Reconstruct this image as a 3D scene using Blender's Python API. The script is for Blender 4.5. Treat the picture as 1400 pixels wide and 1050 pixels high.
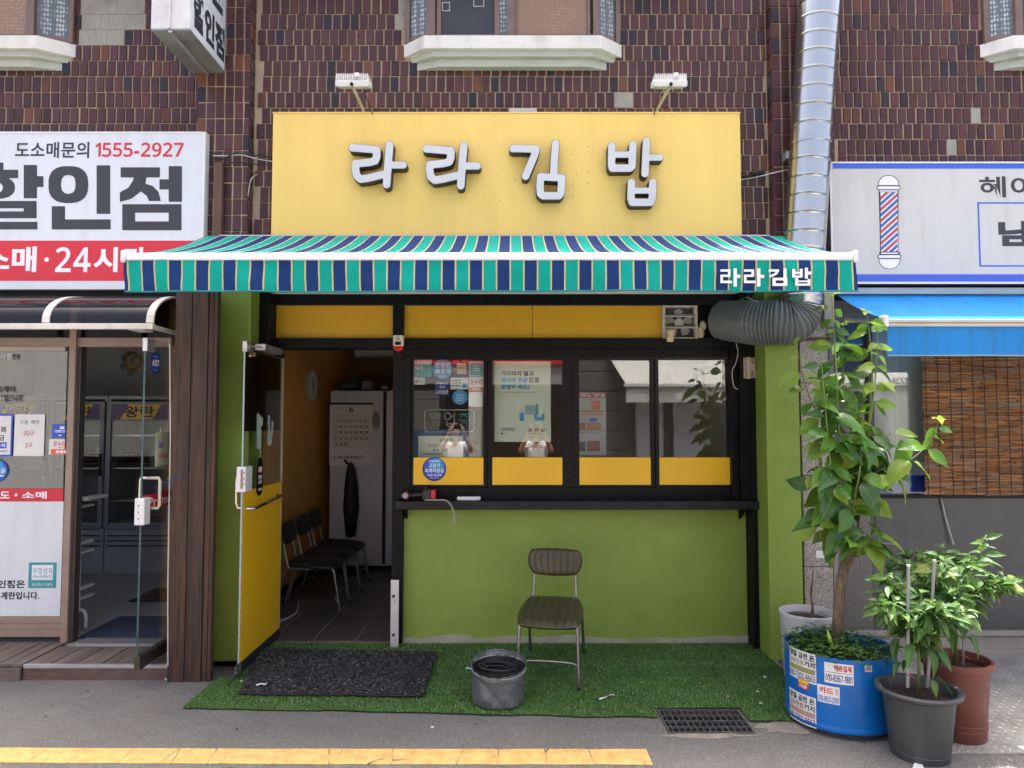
import bpy, bmesh, math, random
import numpy as np
from mathutils import Vector, Matrix, noise
from mathutils.geometry import tessellate_polygon
R = math.radians
rng = random.Random(11)
sc = bpy.context.scene
col = sc.collection
for o in list(bpy.data.objects):
    bpy.data.objects.remove(o)

# ---------------------------------------------------------------- camera, sky, sun, exposure
CAMH, FPX, HOR = 1.8, 971.0, 575.0
PITCH = math.atan((HOR - 525.0) / FPX)
cam = bpy.data.cameras.new('camera')
cam.sensor_width = 36.0
cam.lens = FPX / 1400.0 * 36.0
cam.clip_start = 0.02
cam.clip_end = 500
camo = bpy.data.objects.new('camera', cam)
camo.location = (0, 0, CAMH)
camo.rotation_euler = (R(90) + PITCH, 0, 0)
col.objects.link(camo)
sc.camera = camo

SUN_EL, SUN_AZ = 75.5, 4.0          # behind the shop building, a touch to the right
w = bpy.data.worlds.new('World')
sc.world = w
w.use_nodes = True
nt = w.node_tree
sky = nt.nodes.new('ShaderNodeTexSky')
sky.sky_type = 'NISHITA'
sky.sun_disc = False
sky.sun_elevation = R(SUN_EL)
sky.sun_rotation = R(SUN_AZ)
sky.air_density = 0.5
sky.dust_density = 9.0
sky.ozone_density = 1.0
bg = nt.nodes['Background']
bg.inputs['Strength'].default_value = 0.15
nt.links.new(sky.outputs[0], bg.inputs[0])

sun = bpy.data.lights.new('sun', 'SUN')
sun.energy = 2.4
sun.angle = R(0.53)
sun.color = (1.0, 0.975, 0.92)
suno = bpy.data.objects.new('sun', sun)
sd = Vector((math.sin(R(SUN_AZ)) * math.cos(R(SUN_EL)), math.cos(R(SUN_AZ)) * math.cos(R(SUN_EL)), math.sin(R(SUN_EL))))
suno.rotation_euler = sd.to_track_quat('Z', 'Y').to_euler()
suno.location = (0, 0, 12)
col.objects.link(suno)

sc.view_settings.view_transform = 'Standard'
sc.view_settings.look = 'None'
sc.view_settings.exposure = 2.3
sc.view_settings.gamma = 1.0
sc.view_settings.use_curve_mapping = False
sc.render.engine = 'CYCLES'
cy = sc.cycles
cy.use_denoising = True
try:
    cy.denoiser = 'OPENIMAGEDENOISE'
except Exception:
    pass
cy.max_bounces = 9
cy.diffuse_bounces = 5
cy.glossy_bounces = 5
cy.transmission_bounces = 6
cy.transparent_max_bounces = 24
cy.caustics_reflective = False
cy.caustics_refractive = False
cy.sample_clamp_indirect = 6.0

# ---------------------------------------------------------------- pixel helpers (photo 1400 x 1050)
_cp, _sp = math.cos(PITCH), math.sin(PITCH)
def ray(px, py):
    cx, cv = (px - 700.0) / FPX, (525.0 - py) / FPX
    return Vector((cx, _cp - cv * _sp, _sp + cv * _cp))
def P(px, py, Y):
    d = ray(px, py); t = Y / d.y
    return Vector((d.x * t, Y, CAMH + d.z * t))
def G(px, py, z=0.0):
    d = ray(px, py); t = (z - CAMH) / d.z
    return Vector((d.x * t, d.y * t, z))
def rect(px0, py0, px1, py1, Y):
    mx, my = (px0 + px1) / 2, (py0 + py1) / 2
    return P(px0, my, Y).x, P(px1, my, Y).x, P(mx, py1, Y).z, P(mx, py0, Y).z     # x0 x1 z0 z1

# ---------------------------------------------------------------- materials
def lin(*c):
    if len(c) == 1:
        c = c[0]
    return tuple(((v / 255) / 12.92 if v / 255 <= 0.04045 else ((v / 255 + 0.055) / 1.055) ** 2.4) for v in c)
def node(nt, t, **kw):
    n = nt.nodes.new(t)
    for k, v in kw.items():
        setattr(n, k, v)
    return n
def mixc(nt, fac, a, b, blend='MIX'):
    m = nt.nodes.new('ShaderNodeMix'); m.data_type = 'RGBA'; m.blend_type = blend
    for s, v in ((0, fac), (6, a), (7, b)):
        if isinstance(v, (int, float)):
            m.inputs[s].default_value = v
        elif isinstance(v, tuple):
            m.inputs[s].default_value = (v[0], v[1], v[2], 1)
        else:
            nt.links.new(v, m.inputs[s])
    return m.outputs[2]
def ramp(nt, src, a, b):
    r = nt.nodes.new('ShaderNodeMapRange'); r.inputs[1].default_value = a; r.inputs[2].default_value = b
    nt.links.new(src, r.inputs[0]); return r.outputs[0]
def noise_n(nt, vec, scale, detail=4, rough=0.55):
    n = nt.nodes.new('ShaderNodeTexNoise'); n.inputs['Scale'].default_value = scale
    n.inputs['Detail'].default_value = detail; n.inputs['Roughness'].default_value = rough
    nt.links.new(vec, n.inputs['Vector']); return n.outputs['Fac']
def math_n(nt, op, a, b=None):
    m = nt.nodes.new('ShaderNodeMath'); m.operation = op
    for i, v in enumerate((a, b)):
        if v is None: continue
        if isinstance(v, (int, float)): m.inputs[i].default_value = v
        else: nt.links.new(v, m.inputs[i])
    return m.outputs[0]
def newmat(name):
    m = bpy.data.materials.new(name); m.use_nodes = True
    return m, m.node_tree, m.node_tree.nodes['Principled BSDF']
def coords(nt, stretch=(1, 1, 1), kind='Object'):
    tc = nt.nodes.new('ShaderNodeTexCoord')
    mp = nt.nodes.new('ShaderNodeMapping'); mp.inputs['Scale'].default_value = stretch
    nt.links.new(tc.outputs[kind], mp.inputs['Vector']); return mp.outputs[0]
def bump_n(nt, bs, h, strength, dist=0.002):
    b = nt.nodes.new('ShaderNodeBump'); b.inputs['Strength'].default_value = strength; b.inputs['Distance'].default_value = dist
    nt.links.new(h, b.inputs['Height']); nt.links.new(b.outputs[0], bs.inputs['Normal'])
MATS = {}
def pm(name, c, rough=0.5, metal=0.0, var=0.10, scale=5.0, stretch=(1, 1, 1), bump=0.0, bscale=90.0, bdist=0.002,
       dirt=None, damt=0.35, dscale=2.2, dstretch=(1, 1, 1), rand=0.0, rvar=0.12, spec=0.5, coat=0.0, trans=0.0):
    if name in MATS: return MATS[name]
    m, nt, bs = newmat(name); v = coords(nt, stretch)
    n1 = noise_n(nt, v, scale, 5)
    f = ramp(nt, n1, 0.3, 0.7)
    c0 = tuple(x * (1 - var) for x in c); c1 = tuple(min(1, x * (1 + var)) for x in c)
    out = mixc(nt, f, c0, c1)
    if dirt:
        v2 = coords(nt, dstretch)
        d = ramp(nt, noise_n(nt, v2, dscale, 7, 0.65), 0.48, 0.75)
        out = mixc(nt, math_n(nt, 'MULTIPLY', d, damt), out, dirt)
    if rand:
        oi = nt.nodes.new('ShaderNodeObjectInfo')
        hv = nt.nodes.new('ShaderNodeHueSaturation')
        nt.links.new(out, hv.inputs['Color'])
        rr = nt.nodes.new('ShaderNodeMapRange'); rr.inputs[3].default_value = 1 - rand; rr.inputs[4].default_value = 1 + rand
        nt.links.new(oi.outputs['Random'], rr.inputs[0]); nt.links.new(rr.outputs[0], hv.inputs['Value'])
        out = hv.outputs[0]
    nt.links.new(out, bs.inputs['Base Color'])
    rn = nt.nodes.new('ShaderNodeMapRange'); rn.inputs[3].default_value = max(0.02, rough - rvar); rn.inputs[4].default_value = min(1, rough + rvar)
    nt.links.new(noise_n(nt, v, scale * 3.1, 4), rn.inputs[0]); nt.links.new(rn.outputs[0], bs.inputs['Roughness'])
    bs.inputs['Metallic'].default_value = metal
    bs.inputs['Specular IOR Level'].default_value = spec
    if coat: bs.inputs['Coat Weight'].default_value = coat
    if bump: bump_n(nt, bs, noise_n(nt, v, bscale, 5, 0.6), bump, bdist)
    if trans:
        tr = nt.nodes.new('ShaderNodeBsdfTranslucent'); nt.links.new(out, tr.inputs[0])
        ms = nt.nodes.new('ShaderNodeMixShader'); ms.inputs[0].default_value = trans
        nt.links.new(bs.outputs[0], ms.inputs[1]); nt.links.new(tr.outputs[0], ms.inputs[2])
        nt.links.new(ms.outputs[0], nt.nodes['Material Output'].inputs[0])
    MATS[name] = m
    return m
def glass(name, tint=(0.93, 0.95, 0.94), ior=1.5, rough=0.0, gain=1.0, wave=0.0):
    m = bpy.data.materials.new(name); m.use_nodes = True; nt = m.node_tree
    nt.nodes.remove(nt.nodes['Principled BSDF'])
    t = nt.nodes.new('ShaderNodeBsdfTransparent'); t.inputs[0].default_value = (*tint, 1)
    g = nt.nodes.new('ShaderNodeBsdfGlossy'); g.inputs['Roughness'].default_value = rough
    fr = nt.nodes.new('ShaderNodeFresnel'); ge = nt.nodes.new('ShaderNodeNewGeometry')      # same reflectance from either face of the sheet
    ir = nt.nodes.new('ShaderNodeMapRange'); ir.inputs[3].default_value = ior; ir.inputs[4].default_value = 1.0 / ior
    nt.links.new(ge.outputs['Backfacing'], ir.inputs[0]); nt.links.new(ir.outputs[0], fr.inputs[0])
    f = math_n(nt, 'MULTIPLY', fr.outputs[0], gain)
    if wave:
        b = nt.nodes.new('ShaderNodeBump'); b.inputs['Strength'].default_value = wave; b.inputs['Distance'].default_value = 0.01
        nt.links.new(noise_n(nt, coords(nt), 2.5, 1), b.inputs['Height']); nt.links.new(b.outputs[0], g.inputs['Normal'])
    ms = nt.nodes.new('ShaderNodeMixShader'); nt.links.new(f, ms.inputs[0])
    nt.links.new(t.outputs[0], ms.inputs[1]); nt.links.new(g.outputs[0], ms.inputs[2])
    nt.links.new(ms.outputs[0], nt.nodes['Material Output'].inputs[0]); MATS[name] = m
    return m
def islandmat(name, cols, rough=0.6, spec=0.3, trans=0.0, bump=0):
    """one of several colours for each loose piece of a joined mesh"""
    m, nt, bs = newmat(name)
    ge = nt.nodes.new('ShaderNodeNewGeometry')
    cr = nt.nodes.new('ShaderNodeValToRGB'); cr.color_ramp.interpolation = 'LINEAR'
    while len(cr.color_ramp.elements) < len(cols): cr.color_ramp.elements.new(0.5)
    for i, c in enumerate(cols):
        cr.color_ramp.elements[i].position = i / (len(cols) - 1); cr.color_ramp.elements[i].color = (*c, 1)
    nt.links.new(ge.outputs['Random Per Island'], cr.inputs[0])
    big = ramp(nt, noise_n(nt, coords(nt), 1.3, 4), 0.3, 0.75)
    out = mixc(nt, math_n(nt, 'MULTIPLY', big, 0.35), cr.outputs[0], tuple(x * 0.55 for x in cols[0]))
    nt.links.new(out, bs.inputs['Base Color'])
    bs.inputs['Roughness'].default_value = rough; bs.inputs['Specular IOR Level'].default_value = spec
    if trans:
        tr = nt.nodes.new('ShaderNodeBsdfTranslucent'); nt.links.new(out, tr.inputs[0])
        ms = nt.nodes.new('ShaderNodeMixShader'); ms.inputs[0].default_value = trans
        nt.links.new(bs.outputs[0], ms.inputs[1]); nt.links.new(tr.outputs[0], ms.inputs[2])
        nt.links.new(ms.outputs[0], nt.nodes['Material Output'].inputs[0])
    MATS[name] = m
    return m

# ---------------------------------------------------------------- mesh helpers
class MB:
    def __init__(s): s.v = []; s.f = []
    def add(s, vs, fs):
        b = len(s.v); s.v += [tuple(x) for x in vs]; s.f += [tuple(i + b for i in q) for q in fs]; return s
    def box(s, x0, x1, y0, y1, z0, z1):
        if x0 > x1: x0, x1 = x1, x0
        if y0 > y1: y0, y1 = y1, y0
        if z0 > z1: z0, z1 = z1, z0
        return s.add([(x0, y0, z0), (x1, y0, z0), (x1, y1, z0), (x0, y1, z0), (x0, y0, z1), (x1, y0, z1), (x1, y1, z1), (x0, y1, z1)],
                     [(0, 3, 2, 1), (4, 5, 6, 7), (0, 1, 5, 4), (1, 2, 6, 5), (2, 3, 7, 6), (3, 0, 4, 7)])
    def pbox(s, px0, py0, px1, py1, Yf, Yb):
        x0, x1, z0, z1 = rect(px0, py0, px1, py1, Yf); return s.box(x0, x1, Yf, Yb, z0, z1)
    def hexa(s, a):       # 8 corners, bottom ring then top ring
        return s.add(a, [(0, 3, 2, 1), (4, 5, 6, 7), (0, 1, 5, 4), (1, 2, 6, 5), (2, 3, 7, 6), (3, 0, 4, 7)])
    def prism(s, loop, axis, a, b):   # loop of 2-D points extruded along axis ('x','y','z') from a to b
        n = len(loop)
        def pt(q, t):
            return {'x': (t, q[0], q[1]), 'y': (q[0], t, q[1]), 'z': (q[0], q[1], t)}[axis]
        vs = [pt(q, a) for q in loop] + [pt(q, b) for q in loop]
        fs = [(i, (i + 1) % n, n + (i + 1) % n, n + i) for i in range(n)] + [tuple(range(n - 1, -1, -1)), tuple(range(n, 2 * n))]
        return s.add(vs, fs)
    def tube(s, pts, r, n=10, caps=True):
        pts = [Vector(p) for p in pts]; rs = r if isinstance(r, (list, tuple)) else [r] * len(pts)
        T = []
        for i in range(len(pts)):
            a = pts[max(0, i - 1)]; b = pts[min(len(pts) - 1, i + 1)]; T.append((b - a).normalized())
        u = T[0].orthogonal().normalized(); b0 = len(s.v)
        for i, p in enumerate(pts):
            if i:
                q = T[i - 1].rotation_difference(T[i]); u = (q @ u).normalized()
            u = (u - T[i] * u.dot(T[i])).normalized(); w_ = T[i].cross(u)
            for k in range(n):
                a = 2 * math.pi * k / n
                s.v.append(tuple(p + (u * math.cos(a) + w_ * math.sin(a)) * rs[i]))
        for i in range(len(pts) - 1):
            for k in range(n):
                a = b0 + i * n + k; b = b0 + i * n + (k + 1) % n
                s.f.append((a, b, b + n, a + n))
        if caps:
            s.f.append(tuple(b0 + k for k in range(n - 1, -1, -1)))
            e = b0 + (len(pts) - 1) * n; s.f.append(tuple(e + k for k in range(n)))
        return s
    def lathe(s, prof, c=(0, 0, 0), n=32, caps=False, wob=None):
        b0 = len(s.v)
        for j, (r, z) in enumerate(prof):
            for k in range(n):
                a = 2 * math.pi * k / n
                rr = r * (wob(a, j) if wob else 1)
                s.v.append((c[0] + rr * math.cos(a), c[1] + rr * math.sin(a), c[2] + z))
        for j in range(len(prof) - 1):
            for k in range(n):
                a = b0 + j * n + k; b = b0 + j * n + (k + 1) % n
                s.f.append((a, b, b + n, a + n))
        if caps:
            s.f.append(tuple(b0 + k for k in range(n - 1, -1, -1)))
            e = b0 + (len(prof) - 1) * n; s.f.append(tuple(e + k for k in range(n)))
        return s
    def disc(s, c, r, Y, th=0.001, n=28, rz=None):       # upright disc facing the street
        rz = rz or r
        lp = [(c[0] + r * math.cos(2 * math.pi * k / n), c[1] + rz * math.sin(2 * math.pi * k / n)) for k in range(n)]
        return s.prism(lp, 'y', Y + th, Y)
    def grid(s, fn, nu, nv):
        b0 = len(s.v)
        for j in range(nv + 1):
            for i in range(nu + 1): s.v.append(tuple(fn(i / nu, j / nv)))
        for j in range(nv):
            for i in range(nu):
                a = b0 + j * (nu + 1) + i; s.f.append((a, a + 1, a + nu + 2, a + nu + 1))
        return s
    def ball(s, c, rx, ry, rz, nu=16, nv=10):
        prof = [(math.sin(math.pi * j / nv), -math.cos(math.pi * j / nv)) for j in range(nv + 1)]
        b0 = len(s.v); s.lathe(prof, (0, 0, 0), nu)
        for i in range(b0, len(s.v)):
            x, y, z = s.v[i]; s.v[i] = (c[0] + x * rx, c[1] + y * ry, c[2] + z * rz)
        return s
    def mesh(s, name):
        me = bpy.data.meshes.new(name); me.from_pydata(s.v, [], s.f); me.validate(); me.update(); return me
WL = {}
def wl(o):
    return WL.get(o.name, Vector((0, 0, 0)))
def obj(name, mb, mat, parent=None, bevel=0.0, smooth=False, local=False, seg=2, kind=None):
    me = mb.mesh(name) if isinstance(mb, MB) else mb
    if isinstance(mb, MB):
        bm = bmesh.new(); bm.from_mesh(me); bmesh.ops.recalc_face_normals(bm, faces=bm.faces); bm.to_mesh(me); bm.free()
    if mat and not me.materials: me.materials.append(mat)
    o = bpy.data.objects.new(name, me); col.objects.link(o)
    WL[o.name] = Vector((0, 0, 0))
    if parent:
        o.parent = parent
        if not local: o.location = -wl(parent)
    if smooth:
        for p in me.polygons: p.use_smooth = True
    if smooth == 'auto':
        try: me.set_sharp_from_angle(angle=R(35))
        except Exception: pass
    if bevel:
        b = o.modifiers.new('bevel', 'BEVEL'); b.width = bevel; b.segments = seg; b.limit_method = 'ANGLE'; b.angle_limit = R(40)
    if kind: o['kind'] = kind
    return o
def tag(o, label, cat, group=None):
    o['label'] = label; o['category'] = cat
    if group: o['group'] = group
    return o
def thing(name, label, cat, loc=(0, 0, 0), group=None, rot=None):
    o = bpy.data.objects.new(name, None); col.objects.link(o); o.empty_display_size = 0.1
    o.location = loc; WL[o.name] = Vector(loc)
    if rot: o.rotation_euler = rot
    return tag(o, label, cat, group)
def struct(name, mb, mat, parent=None, **kw):
    o = obj(name, mb, mat, parent, **kw)
    if not parent: o['kind'] = 'structure'
    return o

# lettering: type fitted into a rectangle, facing the street (or along another plane)
HANGUL = "가간개게겨결계고과구금급기까깡남내네농누뉴능니다달당대도돈드란랑로르리림마만말매맹메무문민배버복봉부빠사산새생성세소시식심안야약어업없역영예온왕요용운원유으은을의이인일입장전점제주중증지집처축출카특페포폰품피하한할합항해행헤회"
DIG = {str(d): chr(0x1D7E2 + d) for d in range(10)}
GLY = {}
def glyphs(bold):
    """every character once, set in one text block per weight (setting type string by string is slow)"""
    if bold in GLY: return GLY[bold]
    chars = list(HANGUL) + [DIG.get(chr(k), chr(k)) for k in range(33, 127)]
    c = bpy.data.curves.new('type', 'FONT'); c.body = '\n'.join(chars); c.resolution_u = 3; c.offset = bold; c.extrude = 0.0006; c.space_line = 4.0
    o = bpy.data.objects.new('type', c); me = bpy.data.meshes.new_from_object(o); bpy.data.objects.remove(o); bpy.data.curves.remove(c)
    n = len(me.vertices); co = np.empty(n * 3); me.vertices.foreach_get('co', co); co = co.reshape(-1, 3)
    # line pitch from the data: lines are far apart
    row = np.round((co[:, 1] - 0.38) / -4.0).astype(int); G_ = {}
    fl_ = [[] for _ in chars]
    for p in me.polygons:
        r_ = int(row[p.vertices[0]]); 
        if 0 <= r_ < len(chars): fl_[r_].append(tuple(p.vertices))
    for k, ch_ in enumerate(chars):
        ids = np.nonzero(row == k)[0]
        if not len(ids): continue
        mp = {int(i): q for q, i in enumerate(ids)}; v = co[ids].copy(); v[:, 1] += 4.0 * k
        G_[ch_] = (v, [tuple(mp[i] for i in f) for f in fl_[k]])
    bpy.data.meshes.remove(me); GLY[bold] = G_; return G_
def text_mesh(body, bold=0.0, ext=0.0006, res=3, align='CENTER'):
    bold = min((0.0, 0.018, 0.032, 0.048), key=lambda q: abs(q - bold)); G_ = glyphs(bold); x = 0.0; mb = MB()
    for ch_ in body:
        if ch_ == ' ': x += 0.32; continue
        v, f = G_[DIG.get(ch_, ch_)]; hang = ch_ >= '\uac00'; b = len(mb.v); x0 = 0.0 if hang else -v[:, 0].min() + 0.04
        mb.v += [(p[0] + x + x0, p[1], p[2]) for p in v]; mb.f += [tuple(i + b for i in q) for q in f]
        x += 0.94 if hang else (v[:, 0].max() - v[:, 0].min() + 0.085)
    me = bpy.data.meshes.new('type'); me.from_pydata(mb.v, [], mb.f); me.update(); return me
def fit(me, w_, h_, th):
    n = len(me.vertices); a = np.empty(n * 3); me.vertices.foreach_get('co', a); a = a.reshape(-1, 3)
    lo, hi = a.min(0), a.max(0)
    a[:, 0] = (a[:, 0] - (lo[0] + hi[0]) / 2) / max(1e-6, hi[0] - lo[0]) * w_
    a[:, 1] = (a[:, 1] - (lo[1] + hi[1]) / 2) / max(1e-6, hi[1] - lo[1]) * h_
    a[:, 2] = (a[:, 2] - lo[2]) / max(1e-6, hi[2] - lo[2]) * th
    return a
def txt(body, px0, py0, px1, py1, Y, mat, parent, bold=0.0, th=0.0008, name='lettering', res=3):
    """type fitted in a photo rectangle at depth Y, standing proud of Y by th towards the street"""
    x0, x1, z0, z1 = rect(px0, py0, px1, py1, Y)
    me = text_mesh(body, bold, res=res); a = fit(me, x1 - x0, z1 - z0, th)
    b = np.stack([(x0 + x1) / 2 + a[:, 0], Y - a[:, 2], (z0 + z1) / 2 + a[:, 1]], 1)
    me.vertices.foreach_set('co', b.ravel()); me.update()
    return obj(name, me, mat, parent)
def txt_on(body, o, u, v, w_, h_, mat, parent, bold=0.0, th=0.0008, name='lettering', fn=None):
    """type on a plane with origin o, right u, up v; fn may bend the result"""
    me = text_mesh(body, bold); a = fit(me, w_, h_, th); u, v = Vector(u).normalized(), Vector(v).normalized(); nrm = u.cross(v)
    b = [Vector(o) + u * p[0] + v * p[1] + nrm * p[2] for p in a]
    if fn: b = [fn(p[0], p[1], p[2]) for p in a]
    me.vertices.foreach_set('co', np.array([tuple(p) for p in b]).ravel()); me.update()
    return obj(name, me, mat, parent)

# drawn letters: strokes and polygons unioned on a raster, outline followed, extruded
def pip(poly, X, Y):
    ins = np.zeros(X.shape, bool); n = len(poly)
    for i in range(n):
        x0, y0 = poly[i]; x1, y1 = poly[(i + 1) % n]
        if y0 == y1: continue
        c = ((y0 > Y) != (y1 > Y)) & (X < (x1 - x0) * (Y - y0) / (y1 - y0) + x0); ins ^= c
    return ins
def outline(shapes, step, blur, bbox):
    x0, y0, x1, y1 = bbox; pad = step * (blur + 3)
    xs = np.arange(x0 - pad, x1 + pad, step); ys = np.arange(y0 - pad, y1 + pad, step)
    X, Y = np.meshgrid(xs, ys); M = np.zeros(X.shape, bool)
    for sh in shapes:
        k = sh[0]
        if k == 's':                                     # stroke: points, half width
            for (ax, ay), (bx, by) in zip(sh[1], sh[1][1:]):
                dx, dy = bx - ax, by - ay; L = dx * dx + dy * dy + 1e-9
                t = np.clip(((X - ax) * dx + (Y - ay) * dy) / L, 0, 1)
                M |= (X - ax - t * dx) ** 2 + (Y - ay - t * dy) ** 2 <= sh[2] ** 2
        elif k in 'bB':
            q = (X >= sh[1]) & (X <= sh[3]) & (Y >= sh[2]) & (Y <= sh[4]); M = (M | q) if k == 'b' else (M & ~q)
        elif k in 'pP':
            q = pip(sh[1], X, Y); M = (M | q) if k == 'p' else (M & ~q)
        elif k in 'eE':
            p = sh[5] if len(sh) > 5 else 2.0
            q = np.abs((X - sh[1]) / sh[3]) ** p + np.abs((Y - sh[2]) / sh[4]) ** p <= 1; M = (M | q) if k == 'e' else (M & ~q)
    F = M.astype(float)
    for _ in range(blur):
        for ax in (0, 1): F = (np.roll(F, 1, ax) + 2 * F + np.roll(F, -1, ax)) / 4
    # marching squares
    seg = {}
    H, W = F.shape; L = 0.5
    def ip(j, i, jj, ii):
        a, b = F[j, i], F[jj, ii]; t = (L - a) / (b - a)
        return (xs[i] + (xs[ii] - xs[i]) * t, ys[j] + (ys[jj] - ys[j]) * t)
    I = F > L
    code = I[:-1, :-1] * 1 + I[:-1, 1:] * 2 + I[1:, 1:] * 4 + I[1:, :-1] * 8
    tab = {1: [(3, 0)], 2: [(0, 1)], 3: [(3, 1)], 4: [(1, 2)], 5: [(3, 2), (1, 0)], 6: [(0, 2)], 7: [(3, 2)], 8: [(2, 3)], 9: [(2, 0)],
           10: [(0, 3), (2, 1)], 11: [(2, 1)], 12: [(1, 3)], 13: [(1, 0)], 14: [(0, 3)]}
    pts = {}
    for j, i in zip(*np.nonzero((code > 0) & (code < 15))):
        ed = {0: ('h', j, i), 1: ('v', j, i + 1), 2: ('h', j + 1, i), 3: ('v', j, i)}
        for a, b in tab[int(code[j, i])]:
            seg[ed[a]] = ed[b]
            for e in (ed[a], ed[b]):
                if e not in pts:
                    pts[e] = ip(e[1], e[2], e[1], e[2] + 1) if e[0] == 'h' else ip(e[1], e[2], e[1] + 1, e[2])
    loops = []
    while seg:
        s0, e = seg.popitem(); lp = [s0]
        while e != s0 and e in seg:
            lp.append(e); e = seg.pop(e)
        lp = [pts[q] for q in lp]
        if len(lp) < 6: continue
        # simplify
        def dp(p, eps):
            if len(p) < 3: return p
            a, b = np.array(p[0]), np.array(p[-1]); d = b - a; n_ = math.hypot(*d) + 1e-9
            q = np.array(p); dist = np.abs((q[:, 0] - a[0]) * d[1] - (q[:, 1] - a[1]) * d[0]) / n_
            k = int(dist.argmax())
            if dist[k] < eps: return [p[0], p[-1]]
            return dp(p[:k + 1], eps)[:-1] + dp(p[k:], eps)
        h = len(lp) // 2; lp = dp(lp[:h + 1], step * 0.18)[:-1] + dp(lp[h:] + [lp[0]], step * 0.18)[:-1]
        if len(lp) > 3: loops.append(lp)
    return loops
def extrude_loops(loops, to3, d0, d1):
    """loops (2-D) -> closed solid; to3(x, y, depth) gives the point"""
    mb = MB(); n = sum(len(lp) for lp in loops)
    def inside(p, lp):
        c = False
        for i in range(len(lp)):
            (x0, y0), (x1, y1) = lp[i - 1], lp[i]
            if (y0 > p[1]) != (y1 > p[1]) and p[0] < (x1 - x0) * (p[1] - y0) / (y1 - y0) + x0: c = not c
        return c
    depth = [sum(inside(lp[0], q) for q in loops if q is not lp) for lp in loops]
    groups = [[lp] + [q for q, dq in zip(loops, depth) if dq == d_ + 1 and inside(q[0], lp)] for lp, d_ in zip(loops, depth) if d_ % 2 == 0]
    loops = [lp for g in groups for lp in g]; flat = [p for lp in loops for p in lp]; tri = []; off = 0
    for g in groups:
        tri += [tuple(i + off for i in t) for t in tessellate_polygon([[Vector((p[0], p[1], 0)) for p in lp] for lp in g])]
        off += sum(len(lp) for lp in g)
    mb.add([to3(p[0], p[1], d0) for p in flat] + [to3(p[0], p[1], d1) for p in flat],
           [tuple(t) for t in tri] + [tuple(i + n for i in reversed(t)) for t in tri])
    b = 0
    for lp in loops:
        m = len(lp)
        for i in range(m):
            a, c = b + i, b + (i + 1) % m
            mb.f.append((a, c, c + n, a + n))
        b += m
    return mb
def glyph(name, shapes, bbox, org, k, Y, th, mat, parent, step=2.0, blur=2, grow=0.0):
    """shapes in zoomed-photo pixels; org = (px,py) of their origin, k = zoom factor"""
    lp = outline(shapes, step, blur, bbox)
    to3 = lambda x, y, d: P(org[0] + x / k, org[1] + y / k, Y) + Vector((0, d, 0))
    return obj(name, extrude_loops(lp, to3, 0, -th), mat, parent)

# ---------------------------------------------------------------- common materials
yellow_sign = pm('yellow_sign', lin(238, 204, 110), 0.45, var=0.05, scale=1.5, stretch=(3, 1, 0.5), dirt=lin(196, 156, 72), damt=0.14, dscale=2.0, dstretch=(6, 1, 0.7))
black_metal = pm('black_metal', (0.0024, 0.0027, 0.0034), 0.5, var=0.3, bump=0.05, dirt=(0.016, 0.016, 0.016), damt=0.3, dscale=6, spec=0.2)
black_gloss = pm('black_gloss', (0.0024, 0.0026, 0.003), 0.32, var=0.2, spec=0.22)
green_paint = pm('green_paint', lin(122, 152, 62), 0.62, var=0.09, scale=3, bump=0.12, bscale=40, dirt=lin(100, 124, 54), damt=0.45, dscale=2.5)
def scuffed_green():
    m, nt, bs = newmat('green_paint'); v = coords(nt)
    c = mixc(nt, ramp(nt, noise_n(nt, v, 2.2, 6, .6), 0.3, 0.72), lin(124, 148, 58), lin(136, 160, 68))
    c = mixc(nt, math_n(nt, 'MULTIPLY', ramp(nt, noise_n(nt, coords(nt, (1.0, 1, 2.2)), 3.5, 7, .7), 0.52, 0.75), 0.2), c, lin(112, 124, 62))
    sc_ = ramp(nt, noise_n(nt, coords(nt, (3, 3, 40)), 2.0, 4, .7), 0.70, 0.76)
    c = mixc(nt, math_n(nt, 'MULTIPLY', sc_, 0.35), c, lin(182, 196, 140))
    sp_n = ramp(nt, noise_n(nt, v, 38, 3, .6), 0.70, 0.74)
    c = mixc(nt, math_n(nt, 'MULTIPLY', sp_n, 0.5), c, lin(84, 92, 56))
    nt.links.new(c, bs.inputs['Base Color'])
    rr = nt.nodes.new('ShaderNodeMapRange'); rr.inputs[3].default_value = 0.4; rr.inputs[4].default_value = 0.75
    nt.links.new(noise_n(nt, v, 5, 5), rr.inputs[0]); nt.links.new(rr.outputs[0], bs.inputs['Roughness'])
    bump_n(nt, bs, math_n(nt, 'ADD', noise_n(nt, v, 14, 6, .65), noise_n(nt, v, 120, 3)), 0.35, 0.004); return m
green_paint = scuffed_green()
yellow_panel = pm('yellow_panel', lin(214, 160, 20), 0.5, var=0.06, scale=2)
yellow_film = pm('yellow_film', lin(236, 184, 28), 0.35, var=0.03, scale=3)
white_paint = pm('white_paint', (0.72, 0.72, 0.70), 0.5, var=0.05, dirt=(0.32, 0.29, 0.25), damt=0.5, dscale=3, bump=0.05, bscale=30)
white_plastic = pm('white_plastic', (0.74, 0.74, 0.73), 0.35, var=0.03)
cream_plastic = pm('cream_plastic', lin(205, 192, 165), 0.4, var=0.06)
chrome = pm('chrome', (0.62, 0.61, 0.58), 0.25, 1.0, var=0.1)
steel_tube = pm('steel_tube', (0.28, 0.28, 0.27), 0.35, 0.85, var=0.15, scale=20)
alu = pm('aluminium', (0.55, 0.55, 0.56), 0.38, 0.8, var=0.1, scale=8)
black_rubber = pm('black_rubber', (0.016, 0.016, 0.017), 0.75, var=0.3, scale=30)
cable_black = pm('cable_black', (0.02, 0.02, 0.02), 0.6, var=0.2)
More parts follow.
